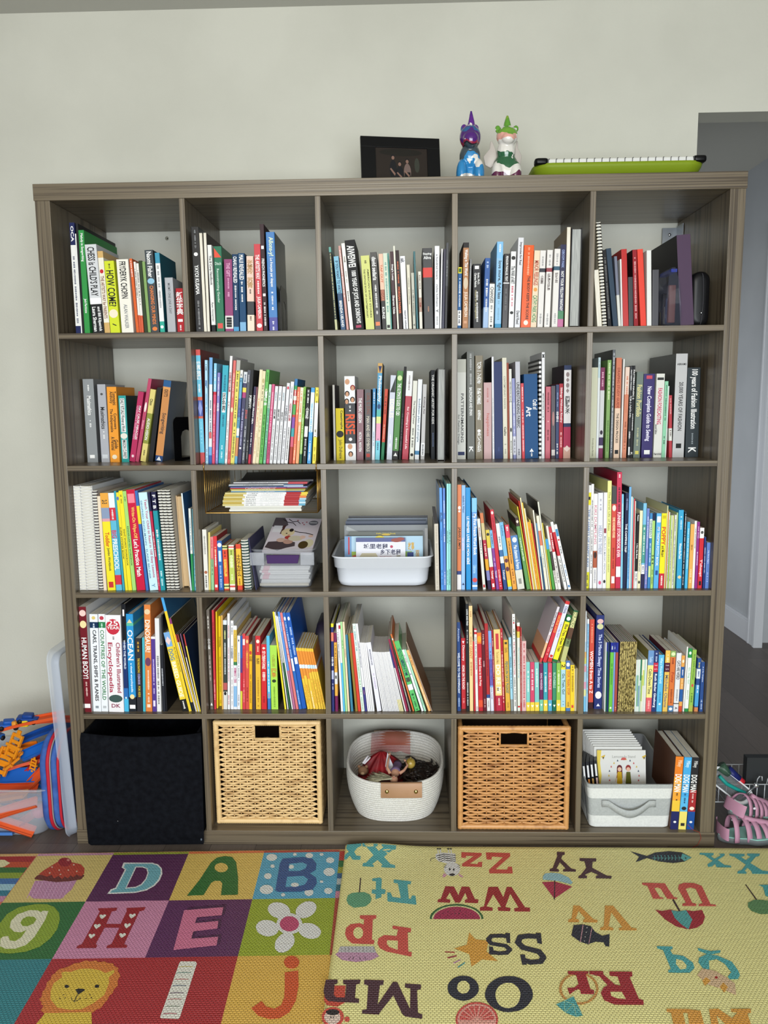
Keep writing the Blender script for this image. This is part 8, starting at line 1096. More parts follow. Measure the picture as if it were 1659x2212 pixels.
a42430 155.6,-31.7 157.1,-32.2 159.3,-31.6 161.1,-32.3 163.1,-31.8 164.5,-32.2 166.9,-31.7 166.7,-34.2 165.2,-36.8 163.3,-38.3 161.1,-38.9 158.6,-37.9 156.8,-35.3
54a4a0 159.4,-31.9 161.1,-32.3 163.0,-31.8 163.3,-35.3 161.1,-38.9 160.1,-37.3 159.3,-34.8
3c2420 181.6,-21.4 181.6,-27.8 182.0,-27.6 181.9,-21.2
608c58 179.2,-28.7 181.3,-27.5 183.3,-27.6 185.4,-28.1 183.6,-33.0 180.2,-33.1 178.7,-32.0 178.5,-30.4
50a8a8 185.0,-21.4 189.6,-21.2 186.7,-27.5 184.7,-25.9 185.7,-22.4
dc9c40 136.1,-30.3 137.6,-30.4 139.8,-35.5 140.7,-35.8 140.4,-36.7 137.1,-36.6 137.2,-35.8 137.9,-35.3 136.9,-32.4 135.6,-35.3 136.3,-35.8 136.1,-36.6 133.5,-36.6 133.8,-35.7 134.6,-35.3
dc9c40 143.8,-30.3 145.8,-30.3 148.0,-38.5 149.1,-38.7 148.9,-39.4 144.8,-39.4 145.0,-38.6 145.9,-38.3 144.7,-32.9 142.7,-38.1 143.7,-38.6 143.5,-39.4 140.4,-39.4 140.7,-38.6 141.6,-38.1
1c2230 134.6,-37.7 136.8,-37.4 138.6,-38.1 139.1,-40.1 140.4,-41.4 142.3,-40.8 141.1,-45.1 140.3,-45.0 140.2,-43.7 138.3,-43.5 136.5,-44.4 134.8,-43.5 133.3,-41.4
c49098 136.8,-37.4 134.8,-43.6 135.0,-43.6 137.0,-37.5
c49098 138.6,-38.6 136.6,-44.3 136.7,-44.4 138.8,-38.6
c8c8c0 137.7,-38.6 137.6,-38.7 137.6,-38.8 137.5,-38.8 137.4,-38.8 137.4,-38.7 137.4,-38.6 137.5,-38.5 137.5,-38.4 137.6,-38.4 137.7,-38.4 137.7,-38.5
c8c8c0 137.1,-40.2 137.1,-40.3 137.0,-40.4 136.9,-40.4 136.9,-40.4 136.9,-40.3 136.9,-40.2 136.9,-40.1 137.0,-40.0 137.0,-40.0 137.1,-40.0 137.1,-40.1
c8c8c0 136.5,-41.8 136.5,-41.9 136.4,-42.0 136.4,-42.0 136.3,-42.0 136.3,-41.9 136.3,-41.8 136.3,-41.7 136.4,-41.7 136.5,-41.6 136.5,-41.7 136.5,-41.7
c8c8c0 136.0,-43.3 136.0,-43.4 135.9,-43.4 135.9,-43.5 135.8,-43.4 135.8,-43.4 135.8,-43.3 135.8,-43.2 135.9,-43.1 135.9,-43.1 136.0,-43.1 136.0,-43.2
50a8a8 151.9,-44.8 155.4,-44.9 155.2,-45.7 154.5,-46.0 154.6,-47.5 156.8,-47.9 158.2,-50.1 157.9,-51.8 156.4,-53.2 154.0,-53.3 151.8,-53.2 152.0,-52.5 152.7,-52.2 152.9,-46.1 151.8,-45.6
e8e096 154.9,-49.0 156.1,-49.4 156.5,-51.0 156.0,-52.0 154.7,-52.3 154.3,-50.5
50a8a8 160.9,-45.3 163.4,-46.3 165.8,-46.0 165.4,-46.8 162.6,-47.6 160.8,-46.2
50a8a8 160.1,-48.5 162.2,-47.3 164.5,-47.8 166.8,-49.7 167.1,-52.3 166.9,-53.8 166.0,-55.0 164.2,-55.1 164.1,-54.3 165.4,-53.0 165.0,-50.4 163.8,-48.9 161.9,-49.4 161.0,-52.2 159.7,-51.8 159.4,-50.0
d8b890 157.7,-53.9 159.6,-51.9 162.1,-52.6 163.7,-54.5 164.8,-56.3 163.7,-59.7 161.5,-58.0 158.8,-56.6
dca040 159.4,-54.5 160.0,-55.6 158.2,-57.1 158.2,-55.6
dca040 162.5,-56.0 162.9,-57.4 161.5,-59.0 161.2,-57.4
a82420 161.9,-54.6 161.8,-54.8 161.6,-54.9 161.4,-55.0 161.2,-54.9 161.2,-54.8 161.2,-54.6 161.3,-54.4 161.5,-54.3 161.7,-54.2 161.8,-54.3 161.9,-54.4
c89048 135.1,-58.1 134.7,-59.3 135.2,-59.3 135.6,-58.1
c89048 134.8,-59.0 134.2,-60.1 134.6,-60.3 135.2,-59.2
c89048 134.4,-59.8 133.6,-60.8 133.9,-61.2 134.7,-60.2
c89048 133.8,-60.6 132.8,-61.4 133.1,-61.9 134.0,-61.0
c89048 133.1,-61.3 132.1,-61.9 132.2,-62.4 133.2,-61.8
c89048 132.3,-61.8 131.2,-62.2 131.3,-62.7 132.3,-62.3
c89048 131.5,-62.1 130.4,-62.2 130.4,-62.8 131.4,-62.7
c89048 130.7,-62.2 129.7,-62.1 129.5,-62.7 130.5,-62.8
c89048 129.9,-62.2 129.0,-61.8 128.7,-62.4 129.6,-62.7
c89048 129.2,-61.9 128.4,-61.3 128.1,-61.8 128.8,-62.4
c89048 128.6,-61.5 128.0,-60.7 127.6,-61.1 128.2,-61.9
c89048 128.1,-60.9 127.7,-59.9 127.3,-60.3 127.6,-61.2
c89048 127.8,-60.2 127.7,-59.0 127.1,-59.3 127.3,-60.4
c89048 127.7,-59.4 127.8,-58.1 127.3,-58.2 127.1,-59.4
c89048 127.7,-58.5 128.1,-57.3 127.6,-57.2 127.2,-58.4
c89048 128.0,-57.6 128.6,-56.4 128.1,-56.2 127.5,-57.3
c89048 128.4,-56.7 129.2,-55.6 128.8,-55.3 128.0,-56.3
c89048 128.9,-55.9 129.9,-55.0 129.6,-54.5 128.7,-55.4
c89048 129.6,-55.2 130.7,-54.5 130.6,-53.9 129.5,-54.6
c89048 130.5,-54.6 131.6,-54.2 131.5,-53.6 130.4,-54.0
c89048 131.3,-54.2 132.4,-54.1 132.5,-53.5 131.4,-53.6
c89048 132.2,-54.1 133.2,-54.2 133.4,-53.6 132.4,-53.5
c89048 133.0,-54.2 133.9,-54.6 134.2,-54.0 133.3,-53.6
c89048 133.7,-54.4 134.5,-55.1 134.9,-54.6 134.1,-53.9
c89048 134.3,-54.9 134.9,-55.8 135.3,-55.3 134.8,-54.4
c89048 134.8,-55.6 135.1,-56.6 135.6,-56.2 135.3,-55.2
c89048 135.1,-56.3 135.1,-57.5 135.7,-57.2 135.6,-56.1
c89048 135.2,-57.2 135.0,-58.4 135.5,-58.3 135.7,-57.1
a02028 130.1,-53.1 134.6,-53.1 134.4,-53.8 133.8,-54.0 133.8,-58.4 134.5,-58.7 134.2,-59.9 131.5,-59.8 131.6,-58.9 131.3,-58.4 130.4,-58.9 129.1,-60.0 129.0,-58.1 130.5,-58.0 131.6,-57.0 131.7,-54.3 130.0,-54.0
a02028 134.8,-53.0 137.8,-53.0 137.6,-54.0 139.3,-57.0 140.4,-57.3 140.5,-54.6 138.9,-54.4 139.1,-53.1 144.0,-53.1 143.7,-54.5 143.0,-54.8 143.2,-61.0 144.0,-61.4 143.7,-62.7 137.8,-62.7 135.9,-61.5 135.7,-59.5 136.7,-57.9 137.7,-57.2 136.6,-54.6 134.6,-53.9
e8e096 137.8,-59.1 140.2,-59.1 140.5,-61.1 138.8,-61.0 137.7,-60.3
4ca0a0 125.8,-62.8 129.8,-60.5 130.6,-65.7 129.2,-66.1 127.2,-65.0
b0d0a0 125.8,-62.8 127.7,-61.8 127.7,-61.7 125.7,-62.7
b0d0a0 127.6,-61.8 129.3,-62.8 129.4,-62.7 127.7,-61.7
b0d0a0 129.3,-62.7 130.6,-65.7 130.7,-65.7 129.4,-62.7
b0d0a0 129.8,-60.4 127.6,-61.7 127.7,-61.8 129.9,-60.5
b0d0a0 127.6,-61.8 127.1,-65.0 127.2,-65.0 127.7,-61.7
b0d0a0 127.2,-65.1 129.4,-62.7 129.3,-62.7 127.1,-65.0
b0d0a0 129.3,-62.7 129.2,-66.1 129.3,-66.1 129.4,-62.7
dc9c40 148.0,-63.7 152.3,-63.7 154.7,-64.1 154.0,-68.6 151.0,-68.6 151.9,-64.7 151.0,-64.7 150.3,-68.6 147.9,-68.7 148.6,-64.7 147.8,-64.5
dc9c40 156.6,-63.7 158.5,-63.5 160.3,-66.0 162.0,-64.5 160.8,-64.3 161.1,-63.5 165.1,-63.4 164.7,-64.5 163.9,-64.7 163.2,-68.5 158.7,-68.5 157.5,-65.3 156.8,-68.5 155.3,-68.6'''
def prints(mb, data, zf):
    from mathutils.geometry import tessellate_polygon
    for i, ln in enumerate(data.split('\n')):
        p = ln.split(' '); pts = [tuple(map(float, q.split(','))) for q in p[1:]]; z = .02+i*.0006
        v3 = [Vector((x, y, 0)) for x, y in pts]; tris = tessellate_polygon([v3])
        mb.add([(x, y, zf(x, y)+z) for x, y in pts], [tuple(t) for t in tris], foam(p[0]))
A0 = math.radians(1.95)
def mloc(i, j): return (76.3-i*21.1*math.cos(A0)+j*20.85*math.sin(A0), -5.2-i*21.1*math.sin(A0)-j*20.85*math.cos(A0))
cells = {(0,0):'58a8c8',(1,0):'dcbc60',(2,0):'582450',(3,0):'d8c074',(4,0):'c87058',(0,1):'98a828',(1,1):'5c2858',(2,1):'cc88a8',(3,1):'2c6c34',(4,1):'c87058',(0,2):'dcb04c',(1,2):'a82a2e',(2,2):'a82a2e',(3,2):'308088',(4,2):'98a828',
    (0,3):'5c2858',(1,3):'58a8c8',(2,3):'dcbc60',(3,3):'cc88a8',(4,3):'dcbc60'}
root = thing('play_mat', 'multicoloured foam alphabet play mat of printed squares in front of the black storage cube', 'play mat')
b = MB()
P = [mloc(-.17, -.06), mloc(5.2, -.06), mloc(5.2, 4), mloc(-.17, 4)]
b.add([(x, y, 0) for x, y in P]+[(x, y, .98) for x, y in P], [(3,2,1,0),(4,5,6,7),(0,1,5,4),(1,2,6,5),(2,3,7,6),(3,0,4,7)], foam('c89858'))
for (i, j), h in cells.items():
    q = [mloc(i, j), mloc(i+1, j), mloc(i+1, j+1), mloc(i, j+1)]
    b.add([(x, y, .995) for x, y in q], [(0,1,2,3)], foam(h))
ed = ['9ca030', 'd87848', 'b04838', 'c88ca8', '8c9c30']
for i in range(5):
    q = [mloc(i, -.05), mloc(i+1, -.05), mloc(i+1, 0), mloc(i, 0)]; b.add([(x, y, .99) for x, y in q], [(0,1,2,3)], foam(['b04838','d87040','98a030','c890a8','d8b070'][i]))
prints(b, PL, lambda x, y: 1.0); b.build('foam_sheet', root)
ROOT_R = thing('play_mat', 'pale yellow foam alphabet play mat lapping over the multicoloured mat', 'play mat')
def zr(x, y):
    k = math.exp(-((x-86)/9)**2-((y+3.5)/5.5)**2); return 2.2+1.0*k
b = MB(); nx, ny = 46, 30; X0, X1, Y1, Y0 = 77.9, 232, -3.7, -125
xs = [X0+(X1-X0)*(i/nx)**1.5 for i in range(nx+1)]; ys = [Y1+(Y0-Y1)*(j/ny)**1.5 for j in range(ny+1)]
def edge(x, y):
    e = min(x-X0, Y1-y); return -max(0, .75-e)**2*1.2 if e < .75 else 0
xs = [X0, X0+.25, X0+.7]+[x for x in xs if x > X0+1]; ys = [Y1, Y1-.25, Y1-.7]+[y for y in ys if y < Y1-1]
vs = []; fs = []; n = len(ys)
def sk(x, y): return x-(Y1-y)*.0, y
for x in xs:
    for y in ys: vs.append((x-(y-Y1)*.004, y, zr(x, y)+edge(x, y)))
for i in range(len(xs)-1):
    for j in range(n-1): a = i*n+j; fs.append((a, a+n, a+n+1, a+1))
YM = foam('e8e096'); b.add(vs, fs, YM, None, True)
def wallstrip(pts, z0f):
    q = []; f = []
    for i, p in enumerate(pts): q += [p, (p[0], p[1], z0f(p[0]))]
    for i in range(len(pts)-1): f.append((2*i, 2*i+2, 2*i+3, 2*i+1))
    b.add(q, f, YM)
under = lambda x: 1.06 if x < 80.2 else 0.0
wallstrip([vs[j] for j in range(n)], lambda x: 1.06); wallstrip([vs[i*n] for i in range(len(xs))], under)
wallstrip([vs[i*n+n-1] for i in range(len(xs))], under); wallstrip([vs[(len(xs)-1)*n+j] for j in range(n)], under)
b.add([(X0, Y1, 1.06), (80.2, Y1, 1.06), (80.2, Y0, 1.06), (X0, Y0, 1.06)], [(0,1,2,3)], YM); b.add([(80.2, Y1, 0), (80.2, Y0, 0), (80.2, Y0, 1.06), (80.2, Y1, 1.06)], [(0,1,2,3)], YM)
prints(b, PR, zr); b.build('foam_sheet', ROOT_R)
# ------------------------------------------------------------------ things on top of the bookcase
fr = thing('framed_photograph', 'black photo frame with a dark family photograph on top of the bookcase', 'photo frame', (84.3, 12.5, 182), (math.radians(-9), 0, math.radians(10)))
bk = mat('0c0c0d', .35, 'frame'); b = MB()
for a in ((0,21.8,0,1.1,0,3), (0,21.8,0,1.1,12.2,15), (0,4,0,1.1,3,12.2), (18.3,21.8,0,1.1,3,12.2)): b.box(*a, bk)
FRM = b.build('frame', fr, bevel=.03)
b = MB(); b.box(4, 18.3, .5, .6, 3, 12.2, mat('2c2622', .3, 'photo'))
def blob(c, r, m, y=.45): b.add([(c[0]+r[0]*math.cos(a*pi/8), y, c[1]+r[1]*math.sin(a*pi/8)) for a in range(16)], [tuple(range(16))], m)
dk = mat('38342c', .4, 'photo'); sk_ = mat('7c6054', .5, 'photo'); shirt = mat('17171a', .5, 'photo'); top = mat('6c5a54', .5, 'photo'); leaf = mat('4c5044', .5, 'photo')
blob((11, 11.0), (6, 1.0), mat('201e1a', .4, 'photo'), .48); blob((15.4, 7.6), (.7, 2), mat('34362e', .5, 'photo'), .47)
for cx, cz, h, m in ((8.8, 3.6, 6.2, shirt), (10.6, 3.2, 4.8, shirt), (12.7, 3.4, 5.4, top)):
    blob((cx, cz+h*.42), (1.0, h*.44), m, .44); blob((cx, cz+h*.95), (.4, .52), sk_, .42); blob((cx, cz+h*1.03), (.48, .42), shirt, .43)
    b.add([(cx-.9, .41, cz+h*.45), (cx-.6, .41, cz+h*.5), (cx+.6, .41, cz+h*.25), (cx+.4, .41, cz+h*.15)], [(0,1,2,3)], sk_)
b.box(11.9, 13.5, .42, .43, 3.1, 5.6, mat('141414', .5, 'photo')); b.build('photograph', FRM)
b = MB(); b.box(9.4, 12.4, 1.1, 1.4, 1, 12, bk); b.add([(9.6,1.3,11.5),(12.2,1.3,11.5),(12.4,5.8,1.2),(9.4,5.8,1.2)], [(0,1,2,3)], bk); b.build('easel_back', fr)
def paintmat(key, cols, zs, seed):
    m = bpy.data.materials.new(key); m.use_nodes = True; n, l = nodes(m); bs = n['Principled BSDF']; bs.inputs['Roughness'].default_value = .22; bs.inputs['Coat Weight'].default_value = .5
    tc = n.new('ShaderNodeTexCoord'); ns = n.new('ShaderNodeTexNoise'); ns.inputs['Scale'].default_value = 22; ns.inputs['Detail'].default_value = 2; mp = n.new('ShaderNodeMapping'); mp.inputs['Location'].default_value = (seed, seed, 0)
    l.new(tc.outputs['Object'], mp.inputs[0]); l.new(mp.outputs[0], ns.inputs['Vector'])
    sp = n.new('ShaderNodeSeparateXYZ'); l.new(tc.outputs['Object'], sp.inputs[0])
    a = n.new('ShaderNodeMath'); a.operation = 'MULTIPLY_ADD'; a.inputs[1].default_value = .22; l.new(ns.outputs['Fac'], a.inputs[0])
    c = n.new('ShaderNodeMath'); c.operation = 'MULTIPLY_ADD'; c.inputs[1].default_value = 3.4; c.inputs[2].default_value = -.1; l.new(sp.outputs['Z'], c.inputs[0]); l.new(c.outputs[0], a.inputs[2])
    cr = n.new('ShaderNodeValToRGB'); cr.color_ramp.interpolation = 'CONSTANT'; e = cr.color_ramp.elements
    e[0].color = lin(cols[0]); e[0].position = 0; e[1].color = lin(cols[1]); e[1].position = zs[0]
    for q, h in zip(zs[1:], cols[2:]): k = e.new(q); k.color = lin(h)
    n2 = n.new('ShaderNodeTexNoise'); n2.inputs['Scale'].default_value = 30; l.new(mp.outputs[0], n2.inputs['Vector']); cc = n.new('ShaderNodeValToRGB'); cc.color_ramp.interpolation = 'CONSTANT'; cc.color_ramp.elements[1].position = .63; cc.color_ramp.elements[0].color = (0,0,0,1)
    mx = n.new('ShaderNodeMixRGB'); mx.inputs[2].default_value = lin('dcd8d0'); l.new(cc.outputs[0], mx.inputs[0]); l.new(n2.outputs['Fac'], cc.inputs[0]); l.new(a.outputs[0], cr.inputs[0]); l.new(cr.outputs[0], mx.inputs[1]); l.new(mx.outputs[0], bs.inputs['Base Color']); return m
def remesh(ob, v=.0022):
    m = ob.modifiers.new('skin', 'REMESH'); m.mode = 'VOXEL'; m.voxel_size = v; m.use_smooth_shade = True
    s = ob.modifiers.new('soft', 'SMOOTH'); s.factor = .6; s.iterations = 3
f1 = thing('painted_figurine', 'hand-painted purple, slate and blue ceramic unicorn figurine on the bookcase top', 'figurine', (113.3, 12, 182))
pm = paintmat('glaze_purple', ['2c7cb0', 'd0ccc4', '2c80b8', '3c4850', '1c2028', '8c2440', '4c2070', '2c5c8c', '582080', '4c2078'], [.05, .09, .26, .355, .375, .40, .52, .545, .66], 1.3)
b = MB()
b.ell((-2.3, -.6, 3.5), (1.5, 2, 3.8), pm); b.ell((2.3, -.6, 3.5), (1.5, 2, 3.8), pm); b.ell((0, 2, 4), (3.2, 2.6, 4), pm); b.ell((0, .8, 8.3), (2.9, 2.5, 3.4), pm); b.ell((0, .2, 13), (2.9, 2.7, 3.2), pm); b.ell((0, -1.6, 12), (2.1, 1.8, 2.2), pm)
b.ell((-1.6, .8, 15.2), (1, .6, 1.4), pm); b.ell((1.4, .8, 15.2), (1, .6, 1.3), pm); b.tube([(.2, .3, 14.8), (.3, .2, 17), (.2, .2, 19.7)], [1.3, .85, .25], pm, n=12)
remesh(b.build('body', f1))
f2 = thing('painted_figurine', 'hand-painted green and white ceramic winged dragon figurine, right of the unicorn', 'figurine', (122.9, 12, 182))
pm = paintmat('glaze_green', ['d8d4cc', '5c2444', 'd8d4cc', '2c5c3c', 'd8d4cc', 'dcd8d0', 'd8a090', '6c9c34', '5c9430', '7c9c34'], [.03, .13, .20, .31, .36, .40, .445, .50, .60], 4.1)
b = MB()
b.ell((-2.4, -.3, 3.2), (1.6, 2, 3.6), pm); b.ell((2.4, -.3, 3.2), (1.7, 2, 3.6), pm); b.ell((0, 1.2, 4.8), (3.6, 2.8, 4.6), pm); b.ell((0, .8, 9.4), (2.5, 2.2, 3), pm); b.ell((.2, .2, 13), (2.9, 2.5, 2.7), pm); b.ell((.3, -1.5, 12.2), (1.8, 1.4, 1.5), pm)
b.ell((-2.3, .4, 15), (.8, .6, 1), pm); b.ell((2.5, .4, 15), (.8, .6, .9), pm); b.tube([(.2, .2, 14.5), (.2, .2, 16.4), (.2, .2, 18.3)], [1.3, .9, .3], pm, n=12)
remesh(b.build('body', f2))
wm = mat('b4aca4', .3, 'glaze')
for sgn in (-1, 1):
    b = MB(); k = 1 if sgn < 0 else .62
    o = [(sgn*2, 1.6, 6.6), (sgn*2.4, 1.6, 9.5), (sgn*(2+1.6*k), 1.8, 12.6), (sgn*(2+2.1*k), 1.9, 12.3), (sgn*(2+2.2*k), 1.9, 10.6), (sgn*(2+3.9*k), 2, 8.6), (sgn*(2+3.4*k), 2, 6.4), (sgn*(2+2*k), 1.9, 5.6)]
    b.loft([[(x, y, z) for x, y, z in o], [(x, y+.5, z) for x, y, z in o]], wm, cap0=True, cap1=True); b.build('wing', f2, bevel=.15)
tr = thing('lime_tray', 'lime green plastic tray with white slatted rim and black corners on the bookcase top', 'tray', (151, 18, 182))
lm = mat('788c1c', .5, 'plastic'); b = MB()
rings = []
for z, w, h in ((0, 39, 24), (.3, 40.2, 25.5), (1.4, 42, 28), (2.6, 43.2, 29.6), (3.6, 43.8, 30.2), (3.65, 43.2, 29.6), (1.2, 40, 26)): rings.append([(x, y, z) for x, y in rrect(w, h, 4.5, 6)])
b.loft(rings, lm, cap0=True, cap1=True); b.build('body', tr)
b = MB(); wh = mat('d4d4d0', .4, 'plastic')
b.loft([[(x, y, z) for x, y in rrect(w, h, 3.5, 5)] for z, w, h in ((3.5, 43, 29.4), (4.6, 42.4, 28.8), (4.6, 40.8, 27.2), (3.5, 40.8, 27.2))], wh, sm=False); RIM = b.build('rim', tr)
b = MB(); g = mat('5c5c5c', .5, 'plastic')
for i in range(20): x = -18.4+i*1.94; b.tube([(x, -14.8, 3.6), (x+.05, -14.75, 4.6), (x+.35, -14.2, 4.8), (x+.35, 14, 4.8)], .09, g, n=5)
b.build('slat', RIM)
for sx in (-1, 1):
    for sy in (-1, 1): b = MB(); b.rbox(min(sx*18.4, sx*21.8), max(sx*18.4, sx*21.8), min(sy*12, sy*14.95), max(sy*12, sy*14.95), 3.4, 4.95, .8, bk); b.build('corner_cap', RIM)
# ------------------------------------------------------------------ wall bracket, hole, bookends, bag, case
b = MB(); st = mat('8c9094', .3, 'steel', .8); b.box(173.2, 178.2, 38.6, 38.9, 171.5, 176.3, st); b.box(177.4, 177.7, 33.5, 38.6, 171.5, 176.6, st)
for x, z in ((175.3, 174.3), (176.6, 172.4)): b.ell((x, 38.5, z), (.45, .25, .45), mat('c8ccd0', .2, 'steel', 1))
tag(b.build('wall_bracket', org=(175, 38.7, 174)), 'steel angle bracket screwed to the wall behind the purple binder', 'bracket')
b = MB(); b.ell((22.7, 39.75, 175.9), (.55, .2, .6), mat('8c8a7c', .9)); b.ell((22.9, 39.6, 175.8), (.2, .15, .2), mat('2c2824', .9)); tag(b.build('wall_plug', org=(22.7, 39.7, 175.9)), 'small wall plug left in the wall above the far-left top books', 'wall plug')
def bookend(x, y, z, w, h, ang, label):
    r_ = thing('bookend', label, 'bookend', (x, y, z), (0, 0, math.radians(ang))); m = mat('0f0f11', .3, 'metal', .3)
    b = MB(); o = [(0, 0), (w, 0), (w, h-1.5), (w-.4, h-.6), (w-1.3, h), (1.3, h), (.4, h-.6), (0, h-1.5)]; i_ = [(w*.28, .8), (w*.72, .8), (w*.72, h*.55), (w*.66, h*.66), (w*.55, h*.7), (w*.45, h*.7), (w*.34, h*.66), (w*.28, h*.55)]
    for q in (0, .12):
        b.add([(q, a, c) for a, c in o]+[(q, a, c) for a, c in i_], [(k, (k+1) % 8, 8+(k+1) % 8, 8+k) for k in range(8)], m)
    b.loft([[(q, a, c) for a, c in o] for q in (0, .12)], m, sm=False); b.loft([[(q, a, c) for a, c in i_] for q in (0, .12)], m, sm=False); b.build('upright_plate', r_)
    b = MB(); b.box(0, 9, .2, w-.2, 0, .1, m); b.build('base_plate', r_); return r_
bookend(62.75, 3, shelf(1)+.01, 11.5, 12, 0, 'black metal arched bookend right of the royal blue Allons-y! textbook')
bookend(29.0, 15.5, shelf(2)+.01, 11, 12.5, -24, 'black metal arched bookend holding the row with the orange Songwriting book')
pb = thing('zip_bag', 'crumpled clear plastic zip bag of small items beside the purple binder', 'bag', (164, 3, shelf(1)))
cl = mat('64687a', .12, 'film', alpha=.2); b = MB(); rr = random.Random(4); rings = []
for k in range(10):
    z = 14.3*k/9; th_ = 1.5*(1-(k/9)**2)+.15; rings.append([(x*1.0+rr.uniform(-.15, .15), y+rr.uniform(-.25, .25), z) for x, y in rrect(2*th_+1.2 if k < 9 else 1.2, 10 if k < 8 else 9, .5, 4)])
b.loft(rings, cl, cap0=True, cap1=True); b.build('film', pb)
b = MB()
for i, (h, z) in enumerate((('5c342c', 8), ('2c345c', 5), ('6c6c70', 3), ('1c1c20', 6.5), ('5c5438', 2))): b.rbox(-.9, .9, -4+i*1.6, -2.6+i*1.6, .6, z+2, .3, mat(h, .5, 'plastic'))
b.build('contents', pb)
b = MB(); b.box(-.75, .75, -4.6, 4.6, 13.1, 13.9, mat('2c3c9c', .4, 'plastic', alpha=.7)); b.build('zip_strip', pb)
cs = thing('zip_case', 'black rounded hard-shell zip case standing at the right end of the top row', 'case', (173.6, 5.6, shelf(1)))
b = MB(); ov = rrect(4.9, 14.2, 2.3, 8); b.loft([[(x*k, y, z*k2+7.2) for x, z in ov] for y, k, k2 in ((0, .4, .8), (.15, .8, .93), (.8, 1, 1), (14, 1, 1), (14.5, .8, .95))], mat('101012', .35, 'shell'), cap0=True, cap1=True); b.build('shell', cs)
b = MB(); b.tube([(.55*math.sin(q), -.1, 7.2+6.6*math.cos(q)) for q in [pi*k/10 for k in range(11)]], .12, mat('2c2c30', .3, 'metal')); zp = b.build('zipper', cs)
b = MB(); b.ell((.2, -.2, 3.6), (.3, .2, .3), mat('b8bcc0', .2, 'steel', 1)); b.build('zipper_pull', zp)
# ------------------------------------------------------------------ books
build_books()
# ------------------------------------------------------------------ hanging wire basket with magazines
br = mat('b08c4c', .28, 'brass', .9); hb = thing('wire_basket', 'brass wire basket hanging under the shelf, filled with magazines', 'basket', (56.4, 16, 96.1))
b = MB(); x0, x1, y0, y1, z0, z1 = -15.2, 15.3, -15.3, 16, 0, 11.4
for z in (z0,): b.tube([(x0, y0, z), (x1, y0, z), (x1, y1, z), (x0, y1, z)], .16, br, n=6, closed=True)
b.tube([(x0, y0, z0), (x0, y0, z1+.3)], .16, br, n=6); b.tube([(x1, y0, z0), (x1, y0, z1+.3)], .16, br, n=6)
b.tube([(x0, y0, z1+.1), (x0, y1, z1+.1)], .16, br, n=6); b.tube([(x1, y0, z1+.1), (x1, y1, z1+.1)], .16, br, n=6); b.tube([(x0, y1, z1-1), (x1, y1, z1-1)], .16, br, n=6)
b.build('rail', hb)
b = MB()
for k in range(15):
    y = y0+2+k*2.05
    for x in (x0, x1): b.tube([(x, y, z1), (x, y, z0)], .1, br, n=5)
    b.tube([(x0, y, z0), (x1, y, z0)], .09, br, n=5)
for k in range(16):
    x = x0+1.5+k*1.9; b.tube([(x, y1, z0), (x, y1, z1-1)], .09, br, n=5)
b.build('wire_mesh', hb)
for sx in (x0+.1, x1-.1):
    b = MB(); b.tube([(sx, y0+1.5, z1), (sx, y0-.9, z1), (sx, y0-.9, z1+2.3), (sx, y0+.9, z1+2.3)], .16, br, n=6); b.build('hook', hb)
def flat(xl, y, z, L, t, d, colr, bands, texts, label, name='magazine', cat='magazine', group=None, flag=''):
    return make_book(xl, y, z+t, t, L, 90, d, flag, colr, bands, texts, '', '', name, cat, label, group)
zz = 96.32
g = 'magazines in the hanging wire basket'
for i, (xl, L, t, h) in enumerate(((47.3, 19.8, .55, 'd8d8d0'), (47.6, 19.4, .5, 'c8c8c0'), (46.2, 21, .45, 'd4d4cc'))):
    flat(xl, 2, zz, L, t, 24, h, [], [], '%s pale loose journal at the bottom of the wire basket pile' % ('lowest', 'second lowest', 'third lowest')[i], group=g); zz += t+.01
o_ = ['lowest', 'second', 'third', 'fourth', 'fifth', 'sixth', 'topmost']
for i in range(7):
    xl = (45.6, 45.7, 45.6, 45.9, 45.9, 46.1, 46.4)[i]; L = 22.6; e = ('5c9cb8', 'b8d0dc', '78b0c8', 'a8c4d0', 'd8783c', 'd8b840', 'e0c848')[i]
    flat(xl, 1.6+.2*(i % 3), zz, L, .52, 26, 'e2e2e0', [(.74+.03*(i % 2), 1, 'b8a048' if i % 2 else 'c8bc80'), (0, .08, e), (.08, .26, 'a82c30')], [('~', '4c4c54', '', .6, .72, .5, 0, ''), ('~', 'b8b8bc', '', .3, .55, .3, 0, '')],
         'white magazine with gold and red spine ends in the wire basket, %s of seven' % o_[i], group=g); zz += .53
for i, (xl, L, t, h, h2, lb) in enumerate(((47.9, 20, .28, '5c8cb0', '3c6c98', 'blue'), (48, 20.2, .26, 'd8cc98', 'c8b870', 'cream'), (47.8, 20.5, .28, 'a8a850', '8c9440', 'olive'), (47.7, 20.6, .3, 'a83440', '7c2434', 'crimson'), (47.8, 21, .26, '5c6ca8', '8c98c8', 'violet-blue'), (47.3, 20.4, .3, '2c3c50', 'b8c4cc', 'dark slate'), (47.4, 20.2, .3, 'c8ccd0', '5c7898', 'silver-grey'), (48.5, 20.3, .3, '5c5c60', 'b04048', 'grey and red'), (48.7, 20.2, .28, 'c8c8cc', 'b84450', 'white and rose'))):
    flat(xl, 2.2, zz, L, t, 25, h, [(0, .26, h2)], [('~', 'e0e0e0' if i < 5 else '4c4c4c', '', .4, .8, .3, 0, '')], 'thin %s magazine in the upper half of the wire basket pile' % lb, group=g); zz += t+.02
